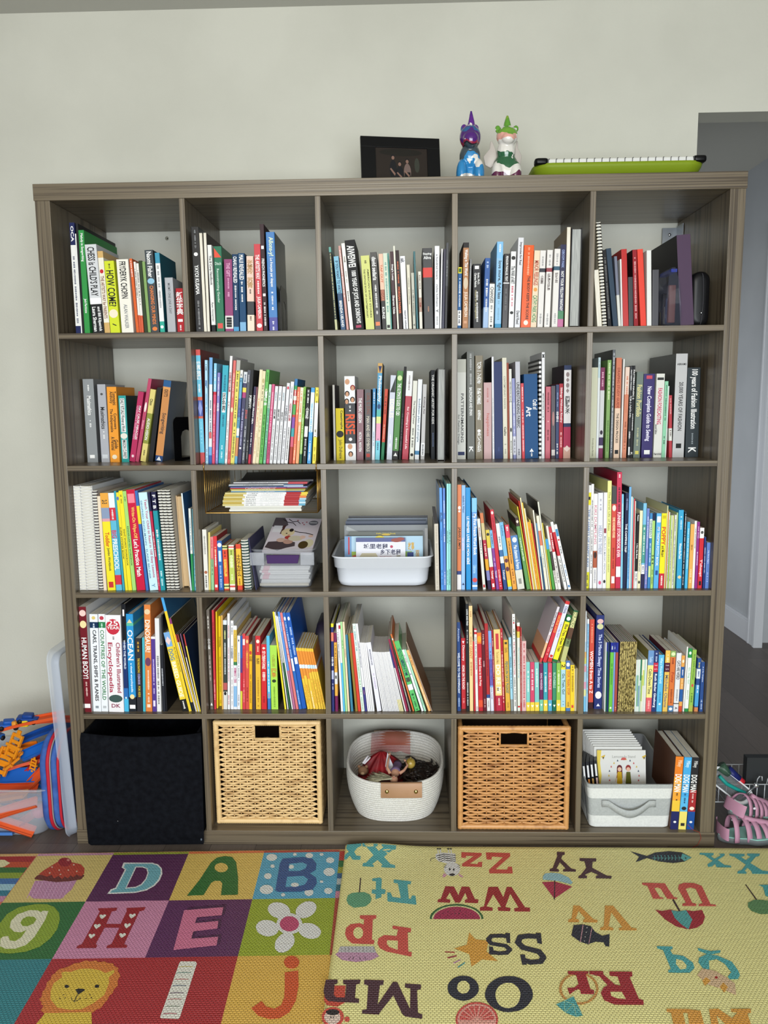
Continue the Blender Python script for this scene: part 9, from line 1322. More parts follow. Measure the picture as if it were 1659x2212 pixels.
b = MB(); b.add([(50.5, 3.2, zz), (70.3, 3.6, zz), (70.6, 27, zz+.1), (47.5, 27, zz+.2), (50.5, 3.2, zz+.25), (70.3, 3.6, zz+.5), (70.6, 27, zz+.6), (47.5, 27, zz+.5)], [(3,2,1,0),(4,5,6,7),(0,1,5,4),(1,2,6,5),(2,3,7,6),(3,0,4,7)], mat('16161c', .3, 'cover'))
tag(b.build('magazine', org=(59, 3, zz)), 'glossy black magazine on top of the wire basket pile', 'magazine', g)
# ------------------------------------------------------------------ clear bin with purple handle
sh3 = shelf(3)
def tub(name, label, cat, cx, yf, z0, wb, db, wt, dt, h, m, r, lip=.6, wall=.25, extra=None):
    t_ = thing(name, label, cat, (cx, yf+dt/2, z0)); b = MB(); prof = [(0, wb, db), (.4, wb+.6, db+.6), (h*.5, (wb+wt)/2, (db+dt)/2), (h-.3, wt-2*lip, dt-2*lip)] if extra is None else extra
    R_ = []
    for z, w, d in prof: R_.append([(x, y, z) for x, y in rrect(w, d, r, 6)])
    for z, w, d in ((h-.25, wt, dt), (h, wt-.1, dt-.1), (h, wt-2*lip-.2, dt-2*lip-.2)): R_.append([(x, y, z) for x, y in rrect(w, d, r+.3, 6)])
    for z, w, d in [(h-.4, prof[-1][1]-2*wall, prof[-1][2]-2*wall)]+[(max(z, wall), w-2*wall, d-2*wall) for z, w, d in prof[::-1][1:]]: R_.append([(x, y, z) for x, y in rrect(w, d, max(r-wall, .3), 6)])
    b.loft(R_, m, cap0=True, cap1=True); b.build('body', t_); return t_
clear = mat('b8bcc4', .15, 'clear_plastic', alpha=.24)
cb = tub('storage_bin', 'clear plastic bin with purple latch holding booklets in the middle row', 'storage bin', 61.4, 2.6, sh3, 14.2, 25, 18.4, 30, 11.3, clear, 1.8, .6)
b = MB(); pu = mat('3a1c54', .6, 'plastic'); b.loft([[(-4.4, -15.3, 9.9), (4.8, -15.3, 9.9), (4.3, -15.35, 7.6), (-4.1, -15.35, 7.6)], [(-4.4, -15.7, 9.9), (4.8, -15.7, 9.9), (4.3, -15.9, 7.6), (-4.1, -15.9, 7.6)]], pu, cap0=True, cap1=True, sm=False); b.build('latch', cb, bevel=.1)
for xa, xb_ in ((-9, -5), (5, 8.8)): b = MB(); b.rbox(xa, xb_, -15.5, -15.05, 7, 10.6, .15, mat('c8ccd4', .2, 'clear_plastic', alpha=.3)); b.build('rim_tab', cb)
zz = sh3+.32; g = 'white booklets stacked in the clear bin'
for i in range(9):
    flat(54.3+(i % 3)*.25, 6+(i % 2)*.5, zz, 13.8, (.72, .5, .6, .7, .5, .6, .7, .6, .65)[i], 20, 'dededc' if i != 0 else 'd8d0bc', [(.82, .95, 'e0b4bc')] if 2 < i < 9 else [], [], 'white stapled booklet in the clear bin, %s from the bottom of the stack' % ('first', 'second', 'third', 'fourth', 'fifth', 'sixth', 'seventh', 'eighth', 'ninth')[i], group=g, name='booklet', cat='booklet'); zz += (.72, .5, .6, .7, .5, .6, .7, .6, .65)[i]+.02
pc = thing('picture_booklet', 'picture booklet with ink-painted animals tilted on top of the clear bin', 'booklet', (55.2, 6, 84.6), (math.radians(20), math.radians(1.5), math.radians(-3)))
b = MB(); b.box(0, 14, 0, 19.5, -.9, 0, mat('d4ccd4', .3, 'cover')); cv = b.build('cover', pc)
b = MB()
def fp(pts, h, z): b.add([(x*14, y*19.5, z) for x, y in pts], [tuple(range(len(pts)))], mat(h, .4, 'ink'))
def fe(cx, cy, rx, ry, h, z): fp([(cx+rx*math.cos(a*pi/8), cy+ry*math.sin(a*pi/8)) for a in range(16)], h, z)
fp([(0,.72),(.1,.7),(.25,.68),(.33,.78),(.26,.92),(.2,1),(0,1)], '5c5458', .01); fp([(.02,.1),(.3,.02),(.45,.1),(.62,.16),(.6,.27),(.35,.3),(.05,.26)], '4c4044', .012)
fp([(.04,.55),(.22,.55),(.22,.75),(.04,.75)], 'e0e0e4', .015); fp([(.22,.5),(.27,.5),(.29,.76),(.24,.76)], '4c2c28', .016)
fe(.38,.55,.14,.12,'d8c8a0',.02); fe(.44,.62,.045,.05,'1c1618',.03); fe(.36,.52,.02,.015,'3c2c2c',.03); fe(.42,.47,.03,.02,'c89080',.03)
fe(.3,.32,.1,.06,'c8a898',.02); fe(.45,.28,.1,.07,'b89080',.022); fe(.42,.4,.07,.05,'a83c34',.024); fe(.58,.38,.15,.08,'c8c0a8',.025); fe(.78,.2,.1,.11,'4c3c1c',.027); fe(.88,.25,.1,.12,'d0c8a8',.026); fe(.72,.42,.06,.05,'d8b8a8',.03); fe(.88,.46,.05,.04,'d8b8a8',.03)
for q in (((.18,.95),(.3,.86),(.42,.84),(.5,.76)), ((.3,.96),(.4,.88),(.5,.9),(.58,.82)), ((.5,.6),(.62,.56),(.75,.55),(.92,.5))):
    for i in range(3): (xa, ya), (xb_, yb_) = q[i], q[i+1]; fp([(xa,ya-.012),(xb_,yb_-.01),(xb_,yb_+.01),(xa,ya+.012)], '2c2024', .02)
for x, y in ((.5,.93),(.62,.85),(.66,.8),(.7,.88)): fe(x,y,.018,.014,'a83848',.03)
fe(.85,.86,.1,.075,'6c6c74',.02); fp([(.77,.85),(.93,.85),(.93,.88),(.77,.88)], 'c8c8cc', .03); b.build('cover_print', cv)
# ------------------------------------------------------------------ white tub with picture books
wt = mat('dde2ea', .3, 'white_plastic')
tb = tub('plastic_tub', 'white plastic tub holding picture books in the centre cell', 'tub', 88.9, 3.4, sh3, 23.5, 25, 28.6, 31, 8.9, wt, 3.2, .5, .25, [(0, 22.5, 24), (.35, 24.2, 25.8), (1.6, 25.3, 27), (5.4, 26.2, 28), (5.6, 27.2, 29), (8.4, 27.6, 29.6)])
def pad(name, label, x, y, z, w, h, t, tilt, base, decor, cat='picture book', yaw=0):
    r_ = thing(name, label, cat, (x, y, z), (math.radians(tilt), 0, math.radians(yaw)), 'picture books in the white tub')
    b = MB(); b.box(0, w, 0, t, 0, h, mat(base, .3, 'cover')); cv = b.build('cover', r_)
    b = MB()
    for d_ in decor:
        k, h_ = d_[0], d_[1]; m = mat(h_, .4, 'ink'); lay = -.02-.01*decor.index(d_)
        if k == 'P': b.add([(a*w, lay, c*h) for a, c in d_[2]], [tuple(range(len(d_[2])))], m)
        elif k == 'E': cx, cz, rx, rz = d_[2]; b.add([((cx+rx*math.cos(a*pi/10))*w, lay, (cz+rz*math.sin(a*pi/10))*h) for a in range(20)], [tuple(range(20))], m)
        else:
            cx, cz, tw, thh = d_[2]; vs, fs, (bw, bh) = glyphs(d_[3], d_[4] if len(d_) > 4 else False, .02)
            b.add([(cx*w+u/bw*tw*w, lay, cz*h+v/bh*thh*h) for u, v in vs], fs, m)
    if decor: b.build('cover_print', cv)
    return r_
R4 = lambda a, b_, c, d_: [(a, c), (b_, c), (b_, d_), (a, d_)]
pad('picture_book', 'white picture book with Chinese town mouse title, frontmost in the white tub', 81.3, 9, 76, 14, 11.4, .5, -7, 'd4d4dc', [('P', '4c5484', R4(0, 1, .9, 1)), ('E', '8c3c30', (.82, .94, .11, .05)), ('E', '8c3c30', (.9, .97, .08, .04)), ('P', 'b8b094', [(.05, .5), (.12, .62), (.4, .62), (.46, .5), (.4, .42), (.08, .42)]), ('P', '8c8478', R4(.08, .42, .44, .52)), ('T', '24284c', (.4, .79, .5, .13), '城里老鼠'), ('E', 'b03858', (.72, .78, .03, .035)), ('T', '24284c', (.7, .65, .42, .13), '乡下老鼠'), ('T', '1c1c20', (.27, .47, .3, .1), 'OARS'), ('T', 'b86c78', (.6, .53, .24, .04), 'though lovely'), ('P', 'a09c90', R4(.82, .9, .4, .57))])
pad('picture_book', 'wide light blue picture book with green panels behind the town mouse book', 77.9, 10.8, 76, 22.4, 11.6, .6, -7, '9cbcd0', [('P', '6c90b8', R4(0, .09, 0, 1)), ('P', 'b03040', R4(.045, .065, .55, .98)), ('P', '8ca83c', R4(.09, .15, .5, .62)), ('P', 'b05038', [(.09, .38), (.17, .4), (.16, .55), (.1, .52)]), ('E', 'd8c848', (.45, .95, .06, .06)), ('P', '7ca048', R4(.76, .86, .3, .62)), ('P', '1c3474', R4(.8, .88, .3, .6)), ('T', 'c89c20', (.85, .75, .08, .2), '故事'), ('T', 'b88c20', (.93, .5, .05, .3), '双语书', True), ('P', '3c8c5c', [(.82, .3), (.88, .3), (.88, .5)])])
pad('magazine', 'dark olive activity magazine with yellow lettering behind the light blue book', 79, 12.6, 76, 21.5, 12.6, .5, -6, '4c5048', [('T', 'b8a428', (.5, .955, .26, .04), 'Hello School Book'), ('E', 'c8a838', (.5, .93, .06, .02))], 'magazine')
pad('plastic_folder', 'crinkled grey plastic folder at the back of the white tub', 77.6, 14.6, 76, 24.2, 14.2, .6, -5, '74787a', [('P', '9ca0a0', [(.02, .9), (.2, .78), (.4, .74), (.4, .76), (.15, .88), (.03, .98)]), ('P', '9c9c9c', R4(.965, 1, 0, .93))], 'folder')
for i, (h, z, lb) in enumerate((('2c3850', 15, 'navy'), ('3c4858', 15.3, 'slate'), ('8c98a8', 15.4, 'silver-blue'), ('1c1c20', 15.9, 'black'))):
    pad('picture_book', 'thin %s picture book among the rearmost in the white tub' % lb, 77.8+.2*i, 17.3+i*1.5, 76, 23.6, z, .45, -4, h, [])


b = MB(); rr2 = random.Random(2)
b.loft([[(70.2+x*k+.6*math.sin(z_*.4), 25+y*k, shelf(4)+.05+z_) for x, y in rrect(5.6, 20, 2, 5)] for z_, k in ((0, .9), (1, 1), (9, 1.0), (17, .92), (20.5, .75), (21.2, .4))], noisy('15151b', '2c2438', 16, .5, 'dark_patterned_fabric'), cap0=True, cap1=True); pq = b.build('pouch', org=(70, 25, shelf(4))); tag(pq, 'dark patterned pouch tucked behind the yellow and orange readers', 'pouch')
# ------------------------------------------------------------------ bottom row
blk = noisy('0d0e12', '14161b', 60, .95, 'black_fabric', bump=.25, bscale=900); blk.node_tree.nodes['Principled BSDF'].inputs['Specular IOR Level'].default_value = .06
fc = thing('fabric_cube', 'black fabric storage cube bulging out of the bottom left cell', 'storage cube', (20.8, 16, shelf(5)))
b = MB(); x0, x1 = -16.1, 16.3
def sag(x, k): return -k*(1-((x)/16.5)**2)
n = 14; outer = []
for (yy, zz_, kx) in ((-17.6, -3.2, .995), (-18.3, -2.2, 1.02), (-18.4, 5, 1.03), (-18.5, 18, 1.045), (-18.2, 28.5, 1.05), (-17.6, 30.2, 1.04), (-17.2, 30.2, 1.03), (-17.2, 24, 1.0), (-17.2, -2.4, .98)):
    outer.append([(q*16.35*kx, yy, zz_+(sag(q*16, 1.3) if zz_ > 25 else (-.7*0)) - .25*(1-q)*(1 if zz_ < 0 else 0)) for q in [(-1+2*i/n) for i in range(n+1)]])
b.loft(outer, blk, closed=False); 
for sx in (-1, 1):
    xx = sx*16.3; b.add([(xx, -17.9, .03), (xx, 16, .03), (xx, 16, 30.4), (xx, -17.6, 30.4), (xx-sx*.5, -17.9, .03), (xx-sx*.5, 16, .03), (xx-sx*.5, 16, 30.4), (xx-sx*.5, -17.6, 30.4)], [(0,1,2,3),(4,5,6,7),(3,2,6,7)], blk)
b.box(-16.3, 16.3, 15.6, 16.1, .03, 30.4, blk); b.box(-16.3, 16.3, -17.3, 16, .03, .5, blk); b.build('body', fc)
b = MB(); b.ell((16.0, -18.6, -1.2), (.25, .2, .35), mat('5c6874', .5)); b.ell((-7.5, -19.0, 4.5), (.12, .05, .12), mat('8c8c8c')); b.build('corner_tab', fc)
def wicker(label, x, y, z, w, h, c1, c2, hole, rows, stakes, seed, wrapw):
    r_ = thing('wicker_basket', label, 'basket', (x, y, z)); rn = random.Random(seed)
    wk = noisy(c1, c2, 16, .5, 'cane_weave', (1, 1, 3), detail=3, lo=.22, hi=.5); wr = noisy(c1, c2, 20, .4, 'cane_wrap', (1.4, 1, 1.4), detail=2, lo=.15, hi=.45)
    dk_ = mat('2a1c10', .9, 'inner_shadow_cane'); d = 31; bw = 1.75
    b = MB()
    def wrap_bar(p, q, rad, n_):
        P_, Q_ = Vector(p), Vector(q); a_ = [P_.lerp(Q_, i/(2*n_)) for i in range(2*n_+1)]
        b.tube(a_, [rad*(1.0 if i % 2 else .9) for i in range(2*n_+1)], wr, n=8)
    hw = bw/2
    for yy in (hw, d-hw):
        for zz_ in (hw, h-hw): wrap_bar((0.3, yy, zz_), (w-.3, yy, zz_), hw, int(w/wrapw))
        for xx in (hw, w-hw): wrap_bar((xx, yy, .3), (xx, yy, h-.3), hw, int(h/.75))
    for xx in (hw, w-hw):
        for zz_ in (hw, h-hw): wrap_bar((xx, hw, zz_), (xx, d-hw, zz_), hw*.9, int(d/wrapw))
    b.build('frame', r_)
    b = MB(); hx0, hx1, hz0, hz1 = hole; pit = (h-2*bw+.4)/rows; x0_, x1_ = bw-.3, w-bw+.3; sp = (x1_-x0_-3.6)/(stakes-1)
    xs_ = [x0_+1.8+i*sp for i in range(stakes)]
    for i in range(rows):
        zc = bw-.1+pit*(i+.5); pr_ = pit*(.5 if i % 2 else -.5)
        segs = [(x0_, x1_)] if not (hz0-.2 < zc < hz1+.2) else [(x0_, hx0-.1), (hx1+.1, x1_)]
        for a_, c_ in segs:
            n_ = max(4, int((c_-a_)/.45)); path = []
            for k in range(n_+1):
                xx = a_+(c_-a_)*k/n_; ph = pi*(xx-xs_[0])/sp+(pi if i % 2 else 0)
                e_ = min(xx-x0_, x1_-xx); pinch = max(0, 1-e_/2.3)*pr_
                if c_ < x1_: pinch += max(0, 1-(c_-xx)/1.3)*pr_
                if a_ > x0_: pinch += max(0, 1-(xx-a_)/1.3)*pr_
                path.append((xx, .75+.30*math.sin(ph+pi/2), zc+pinch+rn.uniform(-.05, .05)))
            b.tube(path, [pit*(.43-.10*max(0, 1-min(p_[0]-x0_, x1_-p_[0])/2.2)) for p_ in path], wk, n=6)
    b.build('woven_front', r_)
    b = MB()
    for xx in xs_:
        if hx0-.3 < xx < hx1+.3: b.tube([(xx, .8, bw*.6), (xx, .8, hz0)], .22, wk, n=6)
        else: b.tube([(xx, .8, bw*.6), (xx, .8, h-bw*.6)], .22, wk, n=6)
    b.tube([(hx0, .55, hz0-.3), (hx1, .55, hz0-.3)], .42, wk, n=7)
    for xx in (hx0-.15, hx1+.15): b.tube([(xx, .6, hz0-.4), (xx, .6, h-bw)], .32, wk, n=7)
    b.build('stake', r_)
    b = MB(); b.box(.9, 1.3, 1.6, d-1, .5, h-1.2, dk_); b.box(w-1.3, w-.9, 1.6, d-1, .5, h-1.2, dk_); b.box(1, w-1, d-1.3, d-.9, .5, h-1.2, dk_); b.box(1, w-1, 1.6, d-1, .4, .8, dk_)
    for sx in (.55, w-.55):
        for i in range(int(rows*.8)): zc = bw+(h-2*bw)*(i+.5)/(rows*.8); b.tube([(sx+.15*math.sin(k*1.3+i*pi), 1.4+k*2.2, zc) for k in range(14)], .42, wk, n=5)
    b.build('woven_side', r_); return r_
wicker('light honey wicker cube basket in the second cell of the bottom row', 39.7, 3.2, shelf(5)+.02, 31.2, 31.6, 'a87c48', 'e0bf88', (12.1, 19.3, 26.3, 29.8), 38, 13, 3, .62)
wicker('darker amber wicker cube basket in the fourth cell of the bottom row', 109.6, .6, shelf(5)+.02, 31.8, 31.1, '7c4822', 'c8935a', (12, 19.6, 25.6, 28.9), 34, 11, 8, 1.15)
# rope basket
rp = noisy('c9c6be', 'dedcd6', 300, .85, 'cotton_rope', bump=.9, bscale=450)
rk = thing('rope_basket', 'white coiled rope basket with tan leather handles, full of dolls', 'basket', (91.7, 18.2, shelf(5)))
b = MB()
for i in range(18):
    u = i/17; z = .45+i*.78; k = (1-(1-u)**2.4)*.93+.07*u; rx = 11.9+2.5*k-.5*max(0, u-.8)*4*.3; ry = 12.6+2.7*k
    rise = max(0, (u-.35)/.65)
    b.tube(superell(0, 0, rx, ry, (lambda s_, z=z, rise=rise: z+rise*(1.3*s_+.3)), 2.7, 60), .5, rp, n=8, closed=True)
b.loft([[(p[0], p[1], .3) for p in superell(0, 0, 11.9*k, 12.6*k, 0, 2.7, 40)] for k in (1, .01)], rp, cap1=True); b.build('body', rk)
le = noisy('96704e', 'a98262', 8, .5, 'tan_leather'); brs = mat('b8a468', .25, 'brass', 1)
for sgn, xa, xb_, z0_, z1_ in ((-1, -3.9, 7.9, 8.9, 13.1), (1, -7, 5, 10.6, 15.4)):
    b = MB(); yo = sgn*15.55; rr_ = []
    for q in range(9):
        xx = xa+(xb_-xa)*q/8; yy = sgn*(15.75-.004*xx*xx); rr_.append([(xx, yy+sgn*.15, z0_), (xx, yy+sgn*.22, z0_+.2), (xx, yy+sgn*.22, z1_-.1), (xx, yy, z1_+.3), (xx, yy-sgn*1.0, z1_+.2), (xx, yy-sgn*1.15, z0_+.5)])
    b.loft(rr_, le, closed=False); hd = b.build('handle', rk)
    for xx in (xa+1.75, xb_-1.75):
        b = MB(); b.ell((xx, sgn*(15.95), (z0_+z1_)/2-.1), (.6, .35, .6), brs); b.build('rivet', hd)
# things in the rope basket
def soft(name, label, cat, blobs, m, org, sub=0, vox=.004):
    b = MB()
    for c, r_ in blobs: b.ell(c, r_, m)
    o = b.build(name, org=org); remesh(o, vox); tag(o, label, cat); return o
rn = random.Random(7); red = noisy('5c0810', '9c1420', 14, .6, 'red_tulle')
org = (86, 20, 12)
b = MB(); N_ = 46
for k in range(N_):
    a = 2*pi*k/N_; 
rings = []
for i, (rx, ry, z) in enumerate(((.6, .6, 19), (2.6, 2.2, 17.5), (5, 4, 15.4), (6.6, 6.2, 13), (7.2, 7.4, 10))):
    rings.append([(87.5+math.cos(2*pi*k/N_)*(rx+(.28*i)*math.sin(7*2*pi*k/N_+i)), 20+math.sin(2*pi*k/N_)*(ry+.25*i*math.cos(9*2*pi*k/N_)), z+.35*i*math.sin(11*2*pi*k/N_)) for k in range(N_)])
b.loft(rings, red, cap0=True); tag(b.build('doll_dress', org=org), 'crumpled red satin doll dress in the left of the rope basket', 'doll dress')
b = MB(); tl = mat('a01c28', .7, 'tulle', alpha=.45); rings = []
for (yy, zz_) in ((32.6, 20.6), (30, 21.5), (26.5, 19.5), (23.5, 17.2)): rings.append([(84+q*1.55, yy+rn.uniform(-.4, .4), zz_+rn.uniform(-.5, .5)-.06*(q-4)**2) for q in range(9)])
b.loft(rings, tl, closed=False); tag(b.build('tulle_skirt', org=(90, 29, 19)), 'sheer red tulle skirt draped over the basket back rim', 'skirt')
hairm = noisy('15100e', '2c1f1a', 40, .45, 'dark_hair', (1, 4, 1)); b = MB()
for k in range(130):
    x, y = 100+rn.gauss(0, 2.4), 15+rn.gauss(0, 4.5)
    if (x-92)**2/170+(y-18)**2/190 > .72: continue
    a = rn.uniform(0, 2*pi); p = [(x+math.cos(a+q*.5)*q*.55, y+math.sin(a+q*.5)*q*.55, 14.6-.012*((x-99)**2+(y-14)**2)+.35*math.sin(q*1.3+k)+rn.uniform(-.3, .3)) for q in range(7)]; b.tube(p, [.5, .55, .55, .5, .45, .35, .15], hairm, n=5)
b.ell((99.5, 14.5, 11.5), (5.6, 9, 2.8), hairm); tag(b.build('doll_wig', org=(99, 14, 12)), 'tangled mass of dark brown doll hair in the right of the rope basket', 'doll')
dl = thing('fashion_doll', 'blonde doll in lavender top lying head toward the basket front', 'doll', (91.5, 13, 14.5))
skm = mat('c8967c', .45, 'vinyl_skin'); b = MB()
b.tube([(0, -4.6, 1.3), (0, -3.2, 1.2), (.1, -2.5, 1.0), (.2, -1.6, 1.1), (.4, .2, 1.2), (.6, 2.2, 1.0), (.8, 4.2, 1.1), (1, 7, .6)], [.75, .62, .42, 1.0, 1.45, 1.0, 1.2, .9], skm, n=12)
b.ell((0, -5.1, 1.4), (1.2, 1.45, 1.15), skm)
b.tube([(-1.2, -1.2, 1.3), (-2.1, .8, 2.2), (-1.9, 2.8, 3.1), (-1.5, 4.4, 4.4)], [.5, .42, .34, .22], skm, n=8)
b.tube([(1.6, -1, 1.3), (2.9, .2, 1.6), (4, 1.8, 2.4), (3.4, 3.2, 3)], [.5, .42, .34, .22], skm, n=8)
for q in range(4): b.tube([(-1.5+.12*q-.2, 4.3, 4.3), (-1.45+.2*q-.3, 4.9, 5.0+.05*q)], .08, skm, n=5); b.tube([(3.4+.12*q-.2, 3.2, 3), (3.1+.15*q-.2, 3.7, 3.5)], .08, skm, n=5)
bd = b.build('body', dl)
b = MB(); lv = mat('6c5878', .6, 'fabric'); b.tube([(.35, -.4, 1.2), (.4, .2, 1.25), (.6, 2.2, 1.05), (.8, 4.2, 1.1), (1, 5.6, .8)], [1.35, 1.58, 1.12, 1.35, 1.5], lv, n=14); b.build('lavender_top', dl)
b = MB(); bl = noisy('9c9474', 'd8d4b8', 60, .35, 'blonde_hair', (1, 4, 1))
for k in range(60):
    a = rn.uniform(-1, 1); l_ = rn.uniform(4, 8); b.tube([(a*.9, -5.6+abs(a)*.4, 2.1-abs(a)*.7), (a*1.6-1.2-.1*l_, -5.4+rn.uniform(-.6, .6), 1.9), (-1.6-.55*l_+a, -4.4+a*2.2+rn.uniform(-.8, .8), 1.4), (-2.2-.75*l_+a*.8, -2.8+a*3.2, .9+rn.uniform(-.4, .5))], [.22, .3, .26, .1], bl, n=5)
b.build('hair', dl)
b = MB(); em_ = mat('2c2420', .4)
for ex in (-.45, .45): b.ell((ex, -5.3, 2.45), (.2, .14, .08), em_)
b.ell((0, -5.95, 2.35), (.28, .1, .08), mat('b85c60', .4)); b.ell((0, -5.6, 2.55), (.12, .22, .16), skm); b.build('face', bd)
b = MB(); b.ell((96.4, 17, 16.6), (1.55, 1.55, 1.6), noisy('7c6424', 'b89c48', 30, .3, 'gold_wrap', bump=.6, bscale=200)); b.tube([(96.4, 17, 18.1), (96.5, 17.1, 18.6)], .3, GOLD); tag(b.build('gold_ball', org=(96.4, 17, 16)), 'gold foil ball beside the blonde doll in the rope basket', 'ball')
d2 = thing('small_doll', 'small bear-faced doll with white bow at the left of the rope basket', 'doll', (82, 14.5, 14))
b = MB(); bm_ = mat('7c5c44', .7, 'plush'); b.ell((0, 0, 1.4), (1.5, 1.3, 1.4), bm_); b.ell((-1.1, .2, 2.6), (.5, .3, .5), bm_); b.ell((1.1, .2, 2.6), (.5, .3, .5), bm_); b.ell((.2, 1.5, .6), (1.5, 1.8, 1.2), bm_); b.ell((0, -1.2, 1.1), (.6, .4, .45), mat('b89878', .7)); b.build('body', d2)
b = MB(); b.tube([(0, .6, 3.4), (.8, 1.2, 4.4), (1.6, 2, 5.2)], .32, mat('d0ccd0', .6)); b.tube([(.4, .4, 3.4), (1.6, 1, 4.4), (2.2, 1.6, 4.9)], .28, mat('d0ccd0', .6)); b.build('bow', d2)
b = MB(); b.add([(88.6, 16.5, 15.2), (89.4, 18.4, 19.4), (91.1, 16.8, 16), (90.3, 14.8, 14.2)], [(0,1,2,3)], mat('c4c4cc', .6)); b.add([(88.6, 16.5, 15), (89.4, 18.4, 19.2), (91.1, 16.8, 15.8), (90.3, 14.8, 14)], [(0,1,2,3)], mat('c4c4cc', .6)); tag(b.build('cloth_scrap', org=(90, 16.5, 16)), 'white satin doll cloth between the red dress and the blonde doll', 'cloth')
# fabric bin
fb = thing('fabric_bin', 'grey and white banded fabric bin in the bottom right cell', 'storage bin', (158.9, 18, shelf(5)))
fw = noisy('d0d2cf', 'dadcd9', 200, .9, 'white_canvas', bump=.2, bscale=700); fg = noisy('a4a8a7', 'aeb2b1', 200, .9, 'grey_felt', bump=.3, bscale=700); fi = mat('8c8e90', .9, 'lining')
b = MB(); lev = [(0, 0), (.25, .35), (3.6, .55), (3.6, .55), (8.9, .85), (8.9, .85), (12.0, 1.15), (12.0, 1.15), (13.2, 1.3)]
def ringf(z, g_, yb=0):
    w = 21.6+2*g_*1.35; d = 30+g_; P = rrect(w, d, 1.4, 4); out = []
    for x, y in P: out.append((x, y, z+(max(0, (y+10)/25)*1.6 if z > 12.5 else 0)))
    return out
for i, m in ((0, fw), (1, fw), (3, fg), (5, fw), (7, fg)): b.loft([ringf(*lev[i]), ringf(*lev[i+1])], m)
def inn(z, g_): return [(x*.965, y*.975, z_) for x, y, z_ in ringf(z, g_)]
b.loft([ringf(13.2, 1.3), inn(13.2, 1.3)], fg); b.loft([inn(13.2, 1.3), inn(6, .7), inn(.4, .3)], fi, cap1=True); b.loft([ringf(0, 0)]*2, fw, cap0=True); b.build('body', fb)
b = MB(); rr_ = []
for q in range(17):
    u = q/16; xx = -8.2+15.2*u; sg = math.sin(pi*min(1, max(0, (u-.12)/.76))); rr_.append([(xx, -15.75-.1-1.3*sg, 8.6-2.3*sg), (xx, -15.95-.1-1.5*sg, 8.4-2.3*sg), (xx, -15.95-.1-1.3*sg, 6.6-2.6*sg), (xx, -15.8-.1-1.1*sg, 6.6-2.6*sg)])
b.loft(rr_, fg, cap0=True, cap1=True); b.build('handle', fb)
# booklets & slim game cases in the fabric bin
g = 'booklets standing in the fabric bin'
def booklet(i, x, y, z, w, h, t, tilt, yaw, front=False):
    nm = ('frontmost white booklet with two painted children and pennant ring, fabric bin' if front else 'thin white booklet in the fabric bin, %s behind the painted children cover' % ('first', 'second', 'third', 'fourth', 'fifth', 'sixth', 'seventh', 'eighth', 'ninth')[i-1])
    r_ = thing('booklet', nm, 'booklet', (x, y, z), (math.radians(tilt), 0, math.radians(yaw)), g); b = MB(); b.box(0, w, 0, t, 0, h, mat('d4d4d0', .35, 'cover')); b.build('cover', r_); return r_
for i in range(9, 0, -1): booklet(i, 151.0-.22*i, 9.6+.85*i, 4.7, 14.1+.02*i, 18.9+.28*i, .55, -9, 0)
fbk = booklet(0, 151.4, 9.3, 4.7, 14.2, 18.6, .5, -9, 0, True); b = MB()
def dec(pts, h, k): b.add([(x*14.2, -.01-.008*k, z*18.6) for x, z in pts], [tuple(range(len(pts)))], mat(h, .4, 'ink'))
def dell(cx, cz, rx, rz, h, k, n=16): dec([(cx+rx*math.cos(2*pi*a/n), cz+rz*math.sin(2*pi*a/n)) for a in range(n)], h, k)
dec([(0, 0), (.06, 0), (.08, .2), (.06, .4), (.09, .6), (.06, .8), (.09, 1), (0, 1)], 'd8c050', 1)
vs, fs, (bw, bh) = glyphs('Lemonade Stand'); b.add([(.55*14.2+u/bw*6.8, -.03, .9*18.6+v/bh*.8) for u, v in vs], fs, mat('a8a8a4', .5))
for a in range(22):
    an = 2*pi*a/22; cx, cz = .55+.31*math.cos(an), .6+.26*math.sin(an)
    if cz > .28: dec([(cx-.018, cz-.012), (cx+.018, cz-.012), (cx, cz+.022)], ('b84848', '384058', 'c8a838')[a % 3], 2)
for dx in (-.42, .42): dec([(.55+dx-.05, .9), (.55+dx+.04, .93), (.55+dx, .85)], 'c8a838', 2); dell(.55+dx, .88, .015, .012, '384058', 3)
dell(.55, .865, .05, .022, 'c05850', 3)
for cx, hc, cl_, sk2 in ((.46, '5c1c20', 'c8a020', True), (.64, '8c2824', '5c5c1c', False)):
    dell(cx, .72, .055, .05, hc, 3); dell(cx, .7, .04, .035, 'd8b098', 4)
    if sk2: dec([(cx-.06, .56), (cx+.06, .56), (cx+.055, .72), (cx-.055, .72)], hc, 3.5)
    dec([(cx-.04, .66), (cx+.04, .66), (cx+.06, .48), (cx-.06, .48)], cl_, 5); dec([(cx-.06, .63), (cx-.045, .64), (cx-.08, .5), (cx-.095, .5)], 'd8b098', 4.5)
    if sk2: dec([(cx-.045, .48), (cx+.045, .48), (cx+.05, .36), (cx-.05, .36)], 'c8a020', 5)
    else: dec([(cx-.055, .48), (cx+.055, .48), (cx+.06, .38), (cx-.06, .38)], '3c3430', 5)
    for lx in (-.025, .025): dec([(cx+lx-.01, .2), (cx+lx+.01, .2), (cx+lx+.01, .38), (cx+lx-.01, .38)], 'd8b098', 4); dec([(cx+lx-.014, .19), (cx+lx+.014, .19), (cx+lx+.014, .22), (cx+lx-.014, .22)], '3c2820', 5)
b.build('cover_print', fbk)
